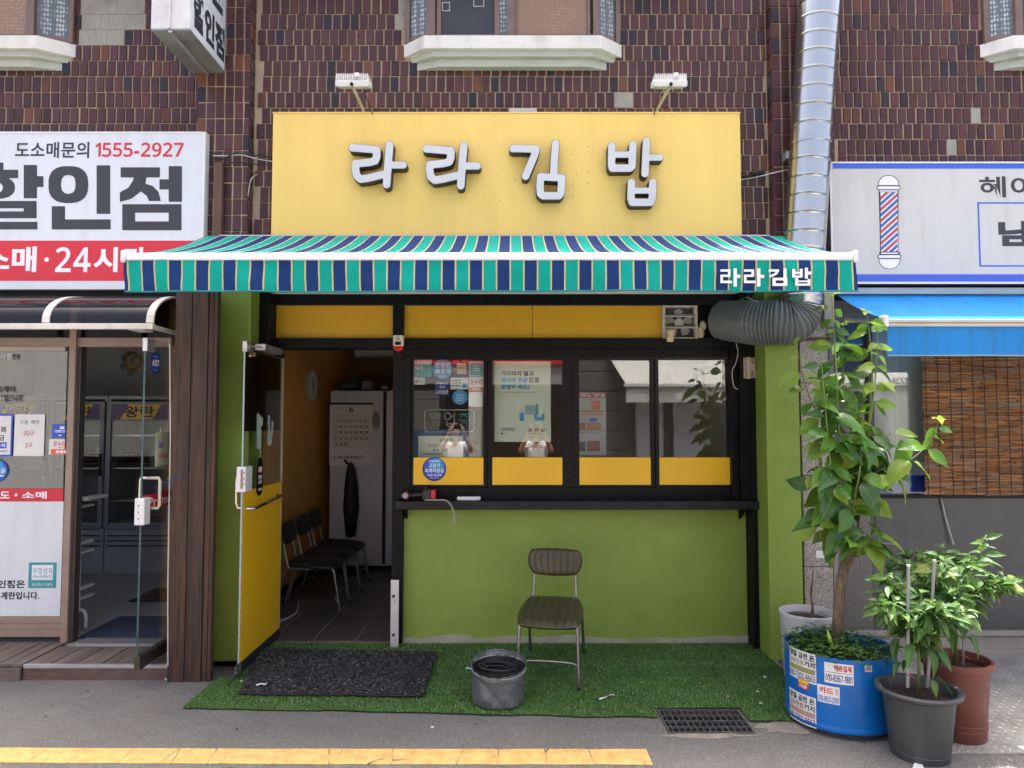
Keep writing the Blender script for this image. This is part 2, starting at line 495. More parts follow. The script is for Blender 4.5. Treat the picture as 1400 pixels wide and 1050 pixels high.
cable_white = pm('cable_white', (0.55, 0.54, 0.5), 0.6, var=0.1)
concrete = pm('concrete', (0.32, 0.31, 0.29), 0.85, var=0.2, scale=6, bump=0.4, bscale=60, dirt=(0.14, 0.13, 0.11), damt=0.5)
brown_alu = pm('brown_alu', lin(150, 129, 115), 0.4, var=0.08, scale=3, dirt=lin(95, 78, 70), damt=0.5, dscale=5)
print_black = pm('print_black', (0.02, 0.02, 0.023), 0.5, var=0.05)
print_dark = pm('print_dark', lin(52, 54, 62), 0.5, var=0.05)
print_red = pm('print_red', lin(205, 42, 58), 0.5, var=0.05)
print_white = pm('print_white', lin(232, 232, 238), 0.45, var=0.03)
print_blue = pm('print_blue', lin(40, 84, 190), 0.5, var=0.05)
print_sky = pm('print_sky', lin(58, 150, 205), 0.5, var=0.05)
print_navy = pm('print_navy', lin(30, 40, 120), 0.5, var=0.05)
print_teal = pm('print_teal', lin(44, 150, 160), 0.5, var=0.05)
print_orange = pm('print_orange', lin(224, 96, 48), 0.5, var=0.05)
print_grey = pm('print_grey', lin(120, 124, 122), 0.5, var=0.05)
paper_white = pm('paper_white', lin(226, 226, 222), 0.7, var=0.04)
paper_pale = pm('paper_pale', lin(216, 222, 200), 0.7, var=0.03)
galv = pm('galvanised', (0.50, 0.50, 0.475), 0.24, 1.0, var=0.05, scale=7, rvar=0.05, bump=0.02, bscale=8, dirt=(0.40, 0.40, 0.40), damt=0.25, dscale=3, dstretch=(6, 6, 0.4))
shop_glass = glass('shop_glass', (0.95, 0.965, 0.955), 1.52, gain=2.0, wave=0.03)      # double glazed: twice the surfaces
door_glass = glass('door_glass', (0.955, 0.975, 0.968), 1.5)
dark_glass = glass('dark_glass', (0.20, 0.22, 0.22), 1.5)

# ================================================================ LARGE STRUCTURE
# ---------------------------------------------------------------- ground
def node_sep(nt, c):
    q = nt.nodes.new('ShaderNodeSeparateColor'); nt.links.new(c, q.inputs[0]); return q.outputs[0]
def asphalt():
    m, nt, bs = newmat('asphalt'); v = coords(nt)
    vo = node(nt, 'ShaderNodeTexVoronoi'); vo.inputs['Scale'].default_value = 170; nt.links.new(v, vo.inputs['Vector'])
    st = ramp(nt, vo.outputs['Color'], 0.66, 1.0)
    big = ramp(nt, noise_n(nt, v, 1.1, 7, 0.68), 0.34, 0.66)
    mid = ramp(nt, noise_n(nt, v, 9, 6, 0.7), 0.3, 0.75)
    base = mixc(nt, big, (0.195, 0.192, 0.174), (0.285, 0.280, 0.254))
    base = mixc(nt, math_n(nt, 'MULTIPLY', mid, 0.45), base, (0.15, 0.147, 0.136))
    base = mixc(nt, math_n(nt, 'MULTIPLY', st, 0.95), base, (0.46, 0.44, 0.40))
    tan = ramp(nt, noise_n(nt, v, 1.9, 5, 0.7), 0.55, 0.78)
    base = mixc(nt, math_n(nt, 'MULTIPLY', tan, 0.55), base, (0.26, 0.215, 0.155))
    spot = node(nt, 'ShaderNodeTexVoronoi'); spot.inputs['Scale'].default_value = 5.5; nt.links.new(v, spot.inputs['Vector'])
    pick = ramp(nt, node_sep(nt, spot.outputs['Color']), 0.72, 0.74)
    blot = math_n(nt, 'MULTIPLY', ramp(nt, math_n(nt, 'ADD', spot.outputs['Distance'], math_n(nt, 'MULTIPLY', noise_n(nt, v, 22, 4), 0.12)), 0.20, 0.12), pick)
    base = mixc(nt, math_n(nt, 'MULTIPLY', blot, 0.5), base, (0.05, 0.048, 0.045))
    fine = ramp(nt, noise_n(nt, v, 330, 2, 0.7), 0.42, 0.62)
    base = mixc(nt, math_n(nt, 'MULTIPLY', fine, 0.6), base, (0.04, 0.039, 0.036))
    nt.links.new(base, bs.inputs['Base Color']); bs.inputs['Roughness'].default_value = 0.9
    bump_n(nt, bs, math_n(nt, 'ADD', vo.outputs['Distance'], noise_n(nt, v, 200, 3)), 1.0, 0.008)
    return m
ground_mb = MB()
GX, GY = (0.90, 1.405), (4.19, 4.52)
xs_, ys_ = [-60, GX[0], GX[1], 60], [-60, GY[0], GY[1], 60]
for i in range(3):
    for j in range(3):
        if i == 1 and j == 1: continue
        ground_mb.add([(xs_[i], ys_[j], 0), (xs_[i + 1], ys_[j], 0), (xs_[i + 1], ys_[j + 1], 0), (xs_[i], ys_[j + 1], 0)], [(0, 1, 2, 3)])
struct('ground', ground_mb, asphalt())

def road_paint():
    m, nt, bs = newmat('road_paint'); v = coords(nt)
    w_ = ramp(nt, noise_n(nt, v, 14, 6, 0.7), 0.36, 0.62)
    c = mixc(nt, w_, lin(190, 148, 82), lin(218, 178, 108))
    sp = ramp(nt, noise_n(nt, v, 130, 4, 0.75), 0.54, 0.66)
    c = mixc(nt, math_n(nt, 'MULTIPLY', sp, 0.75), c, (0.16, 0.14, 0.11))
    wr_ = ramp(nt, noise_n(nt, coords(nt, (1, 3, 1)), 6, 6, 0.7), 0.56, 0.72)
    c = mixc(nt, math_n(nt, 'MULTIPLY', wr_, 0.55), c, (0.20, 0.17, 0.12))
    # cracks that run across the band
    vx = coords(nt, (4.6, 1.1, 1))
    vo = node(nt, 'ShaderNodeTexVoronoi', feature='DISTANCE_TO_EDGE'); vo.inputs['Scale'].default_value = 1.0
    nzv = node(nt, 'ShaderNodeTexNoise'); nzv.inputs['Scale'].default_value = 6; nt.links.new(v, nzv.inputs['Vector'])
    nt.links.new(mixc(nt, 0.12, vx, nzv.outputs['Color'], 'ADD'), vo.inputs['Vector'])
    cr = math_n(nt, 'MULTIPLY', ramp(nt, vo.outputs['Distance'], 0.014, 0.003), ramp(nt, noise_n(nt, v, 7, 3), 0.40, 0.58))
    c = mixc(nt, cr, c, (0.05, 0.045, 0.04))
    nt.links.new(c, bs.inputs['Base Color']); bs.inputs['Roughness'].default_value = 0.8
    bump_n(nt, bs, noise_n(nt, v, 120, 4), 0.5, 0.003); return m
lm = MB(); e_ = P(890, 1040, 1).x
ya0, ya1 = G(700, 1046).y, G(700, 1025).y
lp = []
for k in range(60):
    x = -7 + (0.735 + 7) * k / 59; lp.append((x, ya1 + 0.012 * math.sin(x * 0.7) + 0.006 * noise.noise((x * 9, 0, 0)) - 0.010 * x))
for k in range(59, -1, -1):
    x = -7 + (0.735 + 7) * k / 59; lp.append((x, ya0 + 0.012 * math.sin(x * 0.7) + 0.006 * noise.noise((x * 9, 5, 0)) - 0.012 * x))
lm.prism(lp, 'z', 0.001, 0.0045)
struct('road_marking', lm, road_paint())

# patched strip of pale mortar at the kerb line
def patch(name, cx, cy, rx, ry, seed, z=0.004):
    lp = []
    for k in range(64):
        a = 2 * math.pi * k / 64; r = 0.75 + 0.55 * noise.noise((math.cos(a) * 1.6 + seed, math.sin(a) * 1.6, seed)) + 0.18 * noise.noise((math.cos(a) * 5 + seed, math.sin(a) * 5, 3))
        lp.append((cx + rx * r * math.cos(a), cy + ry * r * math.sin(a)))
    m = MB(); m.prism(lp, 'z', 0.0005, z); return m
mortar = pm('mortar', (0.24, 0.215, 0.18), 0.9, var=0.2, scale=14, bump=0.5, bscale=150, dirt=(0.12, 0.11, 0.10), damt=0.8, dscale=9)
c_ = G(1050, 985); struct('mortar_strip', patch('m', 1.62, 4.27, 0.30, 0.10, 2.0), mortar)
struct('mortar_strip', patch('m', 1.10, 4.15, 0.34, 0.035, 5.0, 0.0035), mortar)

# drain pit under the grating
pit = MB(); pit.box(GX[0] - 0.02, GX[1] + 0.02, GY[0] - 0.02, GY[1] + 0.02, -0.42, -0.40)
pit.box(GX[0] - 0.03, GX[0], GY[0] - 0.03, GY[1] + 0.03, -0.40, -0.003); pit.box(GX[1], GX[1] + 0.03, GY[0] - 0.03, GY[1] + 0.03, -0.40, -0.003)
pit.box(GX[0], GX[1], GY[0] - 0.03, GY[0], -0.40, -0.003); pit.box(GX[0], GX[1], GY[1], GY[1] + 0.03, -0.40, -0.003)
struct('drain_pit', pit, pm('pit', (0.05, 0.047, 0.043), 0.9, var=0.3))

# raised slab in front of the shop and shop floor
SLAB = 0.05; YW = 5.66                      # YW: plane of the shop's lower wall
slab = MB(); slab.box(-1.97, 1.93, 5.145, 5.80, 0.0, SLAB); struct('shop_slab', slab, concrete)

# ---------------------------------------------------------------- shop room
orange_wall = pm('orange_wall', lin(226, 164, 78), 0.6, var=0.05, scale=2, dirt=lin(150, 96, 40), damt=0.3)
room_white = pm('room_white', (0.70, 0.68, 0.64), 0.7, var=0.06)
XL = -2.27
struct('wall_left', MB().box(XL - 0.15, XL, 5.45, 10.0, 0, 2.9), orange_wall)
struct('wall_back', MB().box(XL - 0.15, 2.15, 10.0, 10.15, 0, 2.9), pm('back_wall', lin(150, 118, 78), 0.7, var=0.08))
struct('wall_right', MB().box(2.02, 2.17, 5.74, 10.0, 0, 2.9), room_white)
struct('ceiling', MB().box(XL - 0.15, 2.17, 5.56, 10.15, 2.80, 2.92), room_white)
skirt = obj('skirting', MB().box(XL, XL + 0.012, 5.85, 10.0, 0.06, 0.15), black_gloss, bpy.data.objects['wall_left'])
grout_dark = pm('grout_dark', (0.55, 0.53, 0.50), 0.8, var=0.1)
fl = struct('tile_floor', MB().box(XL, 2.02, 5.70, 10.0, -0.02, 0.055), grout_dark)
floor_tile = pm('floor_tile', lin(88, 82, 78), 0.35, var=0.22, scale=4, bump=0.05, bscale=30, dirt=lin(116, 106, 96), damt=0.4, dscale=3, rand=0.12)
tw = 0.335
for i in range(13):
    for j in range(13):
        x = -2.265 + i * tw + 0.02; y = 5.72 + j * tw
        x1, y1 = min(x + tw - 0.009, 2.01), min(y + tw - 0.008, 9.99)
        if x1 - x < 0.03 or y1 - y < 0.03: continue
        if i * j > 0 and x > -0.4: continue
        obj('tile', MB().box(x, x1, y, y1, 0.053, 0.0605), floor_tile, fl)

# ---------------------------------------------------------------- neighbour rooms (egg shop left, barber right)
grey_wall = pm('grey_wall', lin(186, 188, 190), 0.7, var=0.06)
struct('wall_left', MB().box(-6.6, -6.45, 5.6, 9.6, 0, 2.9), grey_wall)
struct('wall_back', MB().box(-6.6, -2.42, 9.6, 9.75, 0, 2.9), grey_wall)
struct('wall_right', MB().box(-2.58, -2.44, 5.6, 9.6, 0, 2.9), grey_wall)
struct('ceiling', MB().box(-6.6, -2.44, 5.5, 9.75, 2.80, 2.92), grey_wall)
vinyl = pm('vinyl_floor', lin(150, 152, 152), 0.45, var=0.12, scale=2)
struct('floor', MB().box(-6.45, -2.58, 5.5, 9.6, -0.02, 0.10), vinyl)
struct('wall_back', MB().box(2.44, 7.0, 7.2, 7.35, 0, 2.9), grey_wall)
struct('wall_left', MB().box(2.42, 2.52, 5.62, 7.2, 0, 2.9), grey_wall)
struct('ceiling', MB().box(2.44, 7.0, 5.5, 7.35, 2.80, 2.92), grey_wall)
struct('floor', MB().box(2.44, 7.0, 5.5, 7.2, -0.02, 0.10), vinyl)

# ---------------------------------------------------------------- the brick-tiled building
YB, YP = 5.45, 5.35                        # wall plane, pilaster plane
bld = thing('brick_building', 'maroon glazed brick tile building above the shops', 'building', (0, YB, 0))
grout = pm('grout', lin(174, 157, 133), 0.9, var=0.16, scale=8, bump=0.5, bscale=120, dirt=lin(130, 116, 98), damt=0.5, dscale=4)
HR = P(700, 0, YB).z + 0.18
wallm = MB(); wallm.box(-9, 9, YB, YB + 0.22, 2.86, HR); wallm.box(-9, 9, YB + 0.22, 10.2, 2.93, 3.06)
obj('wall', wallm, grout, bld)
obj('shadow_parapet', MB().box(0.15, 1.45, 5.20, 5.75, HR + 0.001, 5.52), concrete, bld)  # unseen parapets, added and stepped to place the shadow edge on the street
obj('shadow_parapet', MB().box(-9, 0.149, 5.20, 5.75, HR + 0.001, 6.15), concrete, bld)
PL = (P(268, 200, YP).x, P(340, 200, YP).x); PR = (P(1057, 200, YP).x, P(1142, 200, YP).x)
for a, b in (PL, PR):
    obj('pilaster', MB().box(a + 0.006, b - 0.006, YP + 0.008, YB - 0.001, 2.86, HR), grout, bld)

def tile_mat():
    m, nt, bs = newmat('glazed_tile')
    at = node(nt, 'ShaderNodeAttribute', attribute_name='tint'); v = coords(nt)
    n = ramp(nt, noise_n(nt, coords(nt, (1, 1, 0.25)), 60, 4), 0.3, 0.75)
    c = mixc(nt, math_n(nt, 'MULTIPLY', n, 0.35), at.outputs['Color'], (0.02, 0.012, 0.014))
    nt.links.new(c, bs.inputs['Base Color'])
    rr = nt.nodes.new('ShaderNodeMapRange'); rr.inputs[3].default_value = 0.14; rr.inputs[4].default_value = 0.5
    nt.links.new(noise_n(nt, v, 9, 4), rr.inputs[0]); nt.links.new(rr.outputs[0], bs.inputs['Roughness'])
    bs.inputs['Specular IOR Level'].default_value = 0.36
    bump_n(nt, bs, noise_n(nt, coords(nt, (1, 1, 0.2)), 45, 3), 0.22, 0.004); return m
tilemat = tile_mat()
def tile_geo(w_, h_, d=0.011, c=0.0035):
    x, z = w_ / 2, h_ / 2
    vs = [(-x, 0, -z), (x, 0, -z), (x, 0, z), (-x, 0, z), (-x, -d + c, -z), (x, -d + c, -z), (x, -d + c, z), (-x, -d + c, z),
          (-x + c, -d, -z + c), (x - c, -d, -z + c), (x - c, -d, z - c), (-x + c, -d, z - c)]
    fs = [(8, 9, 10, 11)] + [(i, (i + 1) % 4, 4 + (i + 1) % 4, 4 + i) for i in range(4)] + [(4 + i, 4 + (i + 1) % 4, 8 + (i + 1) % 4, 8 + i) for i in range(4)]
    return vs, fs
def tint():
    r = rng.random()
    if r < 0.60: c = (0.082, 0.029, 0.029)
    elif r < 0.80: c = (0.062, 0.022, 0.023)
    elif r < 0.88: c = (0.032, 0.021, 0.027)
    elif r < 0.96: c = (0.100, 0.034, 0.024)
    else: c = (0.145, 0.052, 0.025)
    k = 0.75 + 0.5 * rng.random()
    return tuple(x * k * (0.93 + 0.14 * rng.random()) for x in c)
VAR = []
TW, TH, RP = 0.0595, 0.1165, 0.1257
for k in range(28):
    vs, fs = tile_geo(TW, TH)
    me = bpy.data.meshes.new('tile'); me.from_pydata(vs, [], fs); me.update()
    ca = me.color_attributes.new('tint', 'FLOAT_COLOR', 'POINT'); t = tint()
    for d in ca.data: d.color = (*t, 1)
    me.materials.append(tilemat); VAR.append(me)
Z0 = 4.247
def near_rect(x, z, r): return r[0] < x < r[1] and r[2] < z < r[3]
holes = []
def hole(px0, py0, px1, py1, Y=YB, m=0.0):
    a, b, c, d = rect(px0, py0, px1, py1, Y); holes.append((a + m, b - m, c + m, d - m))
hole(556, -60, 846, 90); hole(-400, -60, 103, 84); hole(1342, -60, 1700, 92)          # bay windows
hole(372, 155, 1013, 330, 5.34, 0.2); hole(-500, 180, 285, 400, 5.28, 0.2); hole(1136, 222, 1800, 400, 5.25, 0.2)   # behind sign boxes
patches = [(110, 3, 195, 44), (110, 3, 172, 68), (1322, 138, 1339, 160), (1297, 184, 1311, 205), (845, 117, 861, 140), (848, 140, 866, 156), (486, 300, 500, 318), (546, 0, 556, 50)]
prects = []
for q in patches:
    a, b, c, d = rect(*q, YB); prects.append((a, b, c, d))
cand = []; bare = []
def add_row(x0, x1, Y, face=0):
    k0 = math.floor((2.86 - Z0) / RP); k1 = math.ceil((HR - Z0) / RP) - 1
    for k in range(k0 + 1, k1):
        zc = Z0 + (k + 0.5) * RP
        x = x0 + 0.004 + ((rng.random() * 0.06) if face == 0 and x1 - x0 > 0.5 else 0.0)
        while x + TW < x1:
            step = TW + 0.0115 + rng.uniform(-0.002, 0.003); xc = x + TW / 2; x += step
            if face == 0 and (any(near_rect(xc, zc, h) for h in holes) or any(near_rect(xc, zc, h) for h in prects)):
                if any(near_rect(xc, zc, h) for h in prects) and not any(near_rect(xc, zc, h) for h in holes): bare.append((xc, zc))
                continue
            cand.append((xc, Y, zc, face, TW))
        rem = x1 - 0.003 - x
        if face == 0 and rem > 0.014 and not any(near_rect(x + rem / 2, zc, h) for h in holes): cand.append((x + rem / 2, Y, zc, 2, rem))
add_row(-5.3, PL[0] - 0.002, YB); add_row(PL[0], PL[1], YP + 0.008); add_row(PL[1] + 0.012, PR[0] - 0.012, YB); add_row(PR[0], PR[1], YP + 0.008); add_row(PR[1] + 0.01, 5.2, YB)
for side in (0, 1):
    for k in range(-11, 9):
        cand.append(((PL[1] - 0.006, PR[0] + 0.006)[side], (YP + YB) / 2 + 0.004, Z0 + (k + 0.5) * RP, 1 if side == 0 else -1, 0.09))
def vis(c):
    x, Y, z, f, _w = c
    px = 700 + x / Y * FPX; d = Vector((x, Y, z - CAMH)); py = HOR - (z - CAMH) / Y * FPX
    if not (2 < px < 1398 and 4 < py < 340) or f: return -1
    if 372 < px < 1013 and py > 152: return -1
    if px < 292 and py > 176: return -1
    if px > 1134 and py > 220: return -1
    if 1072 < px < 1150: return -1
    return 1.0 / Vector((x, Y, z - CAMH)).length
order = sorted(range(len(cand)), key=lambda i: -vis(cand[i])); single = set(i for i in order[:300] if vis(cand[i]) > 0)
JV, JF, JC = [], [], []
for i, (x, Y, z, f, tw_i) in enumerate(cand):
    rot = Matrix.Rotation(rng.gauss(0, 0.012), 4, 'Z') @ Matrix.Rotation(rng.gauss(0, 0.014), 4, 'X') @ Matrix.Rotation(rng.gauss(0, 0.006), 4, 'Y')
    dy = rng.uniform(-0.0015, 0.0025)
    if f in (0, 2): M4 = Matrix.Translation((x + rng.gauss(0, 0.0008), Y + dy, z + rng.gauss(0, 0.001))) @ rot
    else: M4 = Matrix.Translation((x, Y, z)) @ Matrix.Rotation(R(90 * f), 4, 'Z') @ rot
    if i in single:
        o = bpy.data.objects.new('tile', VAR[rng.randrange(len(VAR))]); col.objects.link(o); o.parent = bld
        o.matrix_local = Matrix.Translation(-wl(bld)) @ M4
    else:
        vs, fs = tile_geo(tw_i, TH); b = len(JV); t = tint()
        JV += [tuple(M4 @ Vector(v)) for v in vs]; JF += [tuple(q + b for q in g) for g in fs]; JC += [(*t, 1)] * len(vs)
me = bpy.data.meshes.new('tile_field'); me.from_pydata(JV, [], JF); me.update()
ca = me.color_attributes.new('tint', 'FLOAT_COLOR', 'POINT'); ca.data.foreach_set('color', np.array(JC).ravel())
me.materials.append(tilemat)
obj('tile_field', me, None, bld, kind='stuff')
mortar_bed = pm('mortar_bed', lin(158, 156, 146), 0.9, var=0.2, scale=20, stretch=(8, 1, 0.6), bump=0.8, bscale=20, bdist=0.006, dirt=lin(104, 100, 92), damt=0.5, dscale=6)
for xc, zc in bare:
    obj('mortar_patch', MB().box(xc - 0.036, xc + 0.036, YB - 0.003 - 0.002 * rng.random(), YB + 0.01, zc - RP / 2 + 0.002, zc + RP / 2 - 0.002), mortar_bed, bld)

# bay windows: ledge of three receding mouldings, frame, panes
ledge_mat = pm('ledge_paint', lin(222, 220, 212), 0.6, var=0.05, scale=3, dirt=lin(150, 146, 136), damt=0.55, dscale=5, dstretch=(1, 1, 0.6), bump=0.25, bscale=25)
mould_mat = pm('mould_paint', lin(186, 190, 178), 0.65, var=0.06, dirt=lin(130, 134, 122), damt=0.5, dscale=5, bump=0.15, bscale=30)
bay_brown = pm('bay_brown', lin(118, 98, 88), 0.45, var=0.12, dirt=lin(80, 66, 60), damt=0.4)
def cellmat(name, c, cell, scale):
    m, nt, bs = newmat(name); v = coords(nt)
    vo = node(nt, 'ShaderNodeTexVoronoi'); vo.inputs['Scale'].default_value = scale; vo.inputs['Randomness'].default_value = 0.25
    nt.links.new(coords(nt, (1, 1, 0.6)), vo.inputs['Vector'])
    f = ramp(nt, vo.outputs['Distance'], 0.25, 0.5)
    big = ramp(nt, noise_n(nt, v, 5, 3), 0.35, 0.65)
    out = mixc(nt, f, mixc(nt, big, c, tuple(x * 0.6 for x in c)), cell)
    nt.links.new(out, bs.inputs['Base Color']); bs.inputs['Roughness'].default_value = 0.12; bs.inputs['Specular IOR Level'].default_value = 0.7
    bump_n(nt, bs, vo.outputs['Distance'], 0.5, 0.004); return m
frosted = cellmat('patterned_glass', lin(196, 200, 198), lin(92, 102, 104), 46)
curtain_o = cellmat('orange_curtain', lin(178, 146, 116), lin(140, 110, 84), 60)
mesh_dark = pm('screen_mesh', lin(52, 54, 58), 0.4, var=0.15)
silver = pm('screen_silver', lin(168, 168, 170), 0.4, var=0.05)
def bay(pc, pf0, pf1, pb0, pb1, detail):
    """pf: front corners px at the ledge top, pb: where the ledge meets the wall"""
    Yf = 5.30
    bw = obj('bay_window', MB().box(P(pf0 + 14, 20, 5.42).x, P(pf1 - 14, 20, 5.42).x, 5.425, 5.449, P(700, 44, 5.40).z, HR), mesh_dark, bld)
    def layer(dy0, zt, zb, inset, mat):
        y = Yf + dy0
        xa, xb = P(pf0, 48, Yf).x + inset, P(pf1, 48, Yf).x - inset
        ya, yb_ = P(pb0, 60, YB).x + inset, P(pb1, 60, YB).x - inset
        obj('ledge', MB().prism([(xa, y), (xb, y), (yb_, YB - 0.001), (ya, YB - 0.001)], 'z', zb, zt), mat, bw, bevel=0.004)
    zt = P(700, 48, Yf).z; z1 = P(700, 66, Yf).z
    layer(0.0, zt, z1, 0.0, ledge_mat)
    layer(0.035, z1 - 0.0005, z1 - 0.045, 0.055, mould_mat)
    layer(0.075, z1 - 0.0455, z1 - 0.105, 0.10, mould_mat)
    # frame bars on the front face
    yf = Yf + 0.045; xf0, xf1 = P(pf0 + 4, 30, yf).x, P(pf1 - 4, 30, yf).x; zb = zt + 0.0008; zh = HR - 0.02
    xb0, xb1 = P(pb0 + 9, 30, YB).x, P(pb1 - 9, 30, YB).x
    fr = MB()
    for x in detail['bars']:
        xc = P(x[0], 30, yf).x; x2 = P(x[1], 30, yf).x; fr.box(xc, x2, yf, yf + 0.05, zb, zh)
    fr.box(xf0, xf1, yf + 0.004, yf + 0.046, zb, zb + 0.035)
    fr.hexa([(xb0, 5.43, zb), (xf0, yf + 0.03, zb), (xf0, yf + 0.05, zb), (xb0, 5.448, zb), (xb0, 5.43, zb + 0.05), (xf0, yf + 0.03, zb + 0.05), (xf0, yf + 0.05, zb + 0.05), (xb0, 5.448, zb + 0.05)])
    fr.hexa([(xf1, yf + 0.03, zb), (xb1, 5.43, zb), (xb1, 5.448, zb), (xf1, yf + 0.05, zb), (xf1, yf + 0.03, zb + 0.05), (xb1, 5.43, zb + 0.05), (xb1, 5.448, zb + 0.05), (xf1, yf + 0.05, zb + 0.05)])
    fr.box(xb0 - 0.03, xb0 + 0.006, 5.41, 5.448, zb, zh); fr.box(xb1 - 0.006, xb1 + 0.03, 5.41, 5.448, zb, zh)
    obj('frame', fr, bay_brown, bw, bevel=0.003)
    for a, b, mat, dy in detail['panes']:
        xa, xb = P(a, 30, yf).x, P(b, 30, yf).x
        obj('pane', MB().box(xa, xb, yf + 0.018 + dy, yf + 0.024 + dy, zb + 0.036, zh), mat, bw)
    for s_ in (0, 1):
        xa, xb = (xb0, xf0) if s_ == 0 else (xf1, xb1)
        ya, yb_ = (5.432, yf + 0.034) if s_ == 0 else (yf + 0.034, 5.432)
        obj('pane', MB().add([(xa, ya, zb + 0.05), (xb, yb_, zb + 0.05), (xb, yb_, zh), (xa, ya, zh)], [(0, 1, 2, 3)]), frosted, bw)
    for (a, b, c, d) in detail.get('tags', []):
        x0, x1, z0, z1_ = rect(a, b, c, d, yf); t = 0.007; m = MB()
        y = yf + 0.0115
        m.box(x0, x1, y, y + 0.005, z0, z0 + t); m.box(x0, x0 + t, y, y + 0.005, z0 + t, z1_); m.box(x1 - t, x1, y, y + 0.005, z0 + t, z1_)
        m.box(x0 + t, x1 - t, y, y + 0.005, z1_ - t, z1_)
        obj('screen_patch', m, silver, bw)
    return bw
bay(700, 580, 822, 551, 851, dict(bars=[(583, 595), (597, 603), (676, 683), (693, 704), (704.4, 707), (803, 807), (811, 819)],
    panes=[(603, 676, mesh_dark, 0.0), (683, 693, frosted, 0.004), (707, 803, curtain_o, 0.0)], tags=[(604, 1.5, 615, 14), (647, -8, 662, 8)]))
bay(0, -230, 50, -260, 108, dict(bars=[(-226, -210), (-100, -88), (35, 46)], panes=[(-210, -100, mesh_dark, 0), (-88, 35, curtain_o, 0)]))
bay(1400, 1386, 1700, 1337, 1730, dict(bars=[(1389, 1399), (1520, 1534), (1680, 1694)], panes=[(1399, 1520, mesh_dark, 0), (1534, 1680, frosted, 0)]))

# ================================================================ THE SHOP FRONT
front = thing('shopfront', 'green and black shopfront with yellow panels, sliding windows and open door', 'shopfront', (0, 5.5, 0))
YH = 5.60
# green columns either side
for nm, a, b in (('l', 287, 338), ('r', 1050, 1096)):
    x0, x1 = P(a, 700, 5.28).x, P(b, 700, 5.28).x
    obj('column', MB().box(x0, x1, 5.28, 5.60, 0.045, 2.84), green_paint, front, bevel=0.006)
obj('column_base', MB().box(P(291, 900, 5.3).x, P(334, 900, 5.3).x, 5.31, 5.58, 0.0, 0.0445), black_metal, front)
obj('column_base', MB().box(P(1054, 900, 5.3).x, P(1094, 900, 5.3).x, 5.31, 5.58, 0.0, 0.0445), concrete, front)
# black jambs stepping in on both sides
obj('jamb', MB().pbox(338, 400, 368, 471, 5.45, 5.62), black_metal, front, bevel=0.003)
obj('jamb', MB().pbox(336, 471.3, 347, 905, 5.45, 5.62), black_metal, front, bevel=0.003)
obj('jamb', MB().pbox(1012, 400, 1046, 694, 5.50, 5.72), black_metal, front, bevel=0.003)
obj('jamb', MB().pbox(1031, 694.5, 1046, 905, 5.50, 5.72), black_metal, front, bevel=0.003)
obj('jamb_trim', MB().pbox(1000, 466, 1014, 694, 5.56, 5.70), black_metal, front, bevel=0.002)
# header beams round the yellow panels
zt = 2.84
for (a, b, c, d, y0) in ((366, 398, 1013, 417, 5.58), (366, 462, 1013, 476, 5.57), (537, 416, 552, 463, 5.585), (361, 416, 371, 463, 5.588)):
    obj('header_beam', MB().pbox(a, b, c, d, y0, 5.74), black_metal, front, bevel=0.003)
obj('header_beam', MB().box(-2.3, 2.15, 5.46, 5.76, 2.825, 3.30), black_metal, front)
for (a, b, c, d) in ((370, 417, 538, 463), (551, 417, 727.5, 463), (728.3, 417, 906, 463)):
    obj('yellow_panel', MB().pbox(a, b, c, d, 5.625, 5.65), yellow_panel, front)
trim = pm('thin_trim', lin(150, 148, 142), 0.4, 0.6, var=0.2)
for (a, b, c, d) in ((370, 416, 538, 417.6), (370, 416, 371, 463), (551, 416.4, 906, 418), (551, 416, 552.2, 463)):
    obj('panel_trim', MB().pbox(a, b, c, d, 5.600, 5.622), trim, front)
obj('header_filler', MB().pbox(905, 416, 1012, 464, 5.64, 5.70), black_metal, front)
# post between door and window
obj('post', MB().pbox(536, 470, 551, 880, 5.595, 5.72), black_metal, front, bevel=0.003)
obj('window_frame', MB().pbox(551, 474, 1003, 488, 5.60, 5.72), black_metal, front, bevel=0.002)
obj('window_frame', MB().pbox(551, 667, 1003, 690, 5.60, 5.72), black_metal, front, bevel=0.002)
obj('window_frame', MB().pbox(549, 486, 561, 668, 5.60, 5.72), black_metal, front, bevel=0.002)
# lower wall, skirting strip of bare render, counter sill
lw = obj('lower_wall', MB().pbox(545, 692, 1023, 881, YW, 5.74), green_paint, front)
wf = []
for k in range(81):
    p_ = P(545 + 478 * k / 80, 870 + 6 * noise.noise((k * 0.11, 0.3, 0)) + 2.5 * noise.noise((k * 0.71, 3.2, 0)), YW); wf.append((p_.x, p_.z))
obj('wall_foot', MB().prism([(wf[0][0], SLAB)] + wf + [(wf[-1][0], SLAB)], 'y', YW - 0.010, YW - 0.001), pm('bare_render', lin(168, 170, 150), 0.9, var=0.2, scale=8, bump=0.5, bscale=40, dirt=lin(110, 128, 80), damt=0.8, dscale=4), front)
obj('side_post', MB().pbox(1022, 690, 1030, 880, 5.64, 5.74), black_metal, front)
sill_mat = pm('sill_paint', (0.006, 0.0066, 0.008), 0.45, var=0.25, spec=0.3, dirt=(0.05, 0.047, 0.043), damt=0.35, dscale=7)
obj('counter_sill', MB().box(P(540, 690, 5.46).x, P(1042, 690, 5.46).x, 5.46, 5.61, P(700, 697, 5.46).z, P(700, 685.5, 5.46).z), sill_mat, front, bevel=0.004)
for x in (550, 1018):
    obj('sill_bracket', MB().prism([(5.50, P(700, 697.3, 5.46).z), (5.655, P(700, 697.3, 5.46).z), (5.655, P(700, 714, 5.46).z)], 'x', P(x, 700, 5.5).x, P(x, 700, 5.5).x + 0.02), black_metal, front)
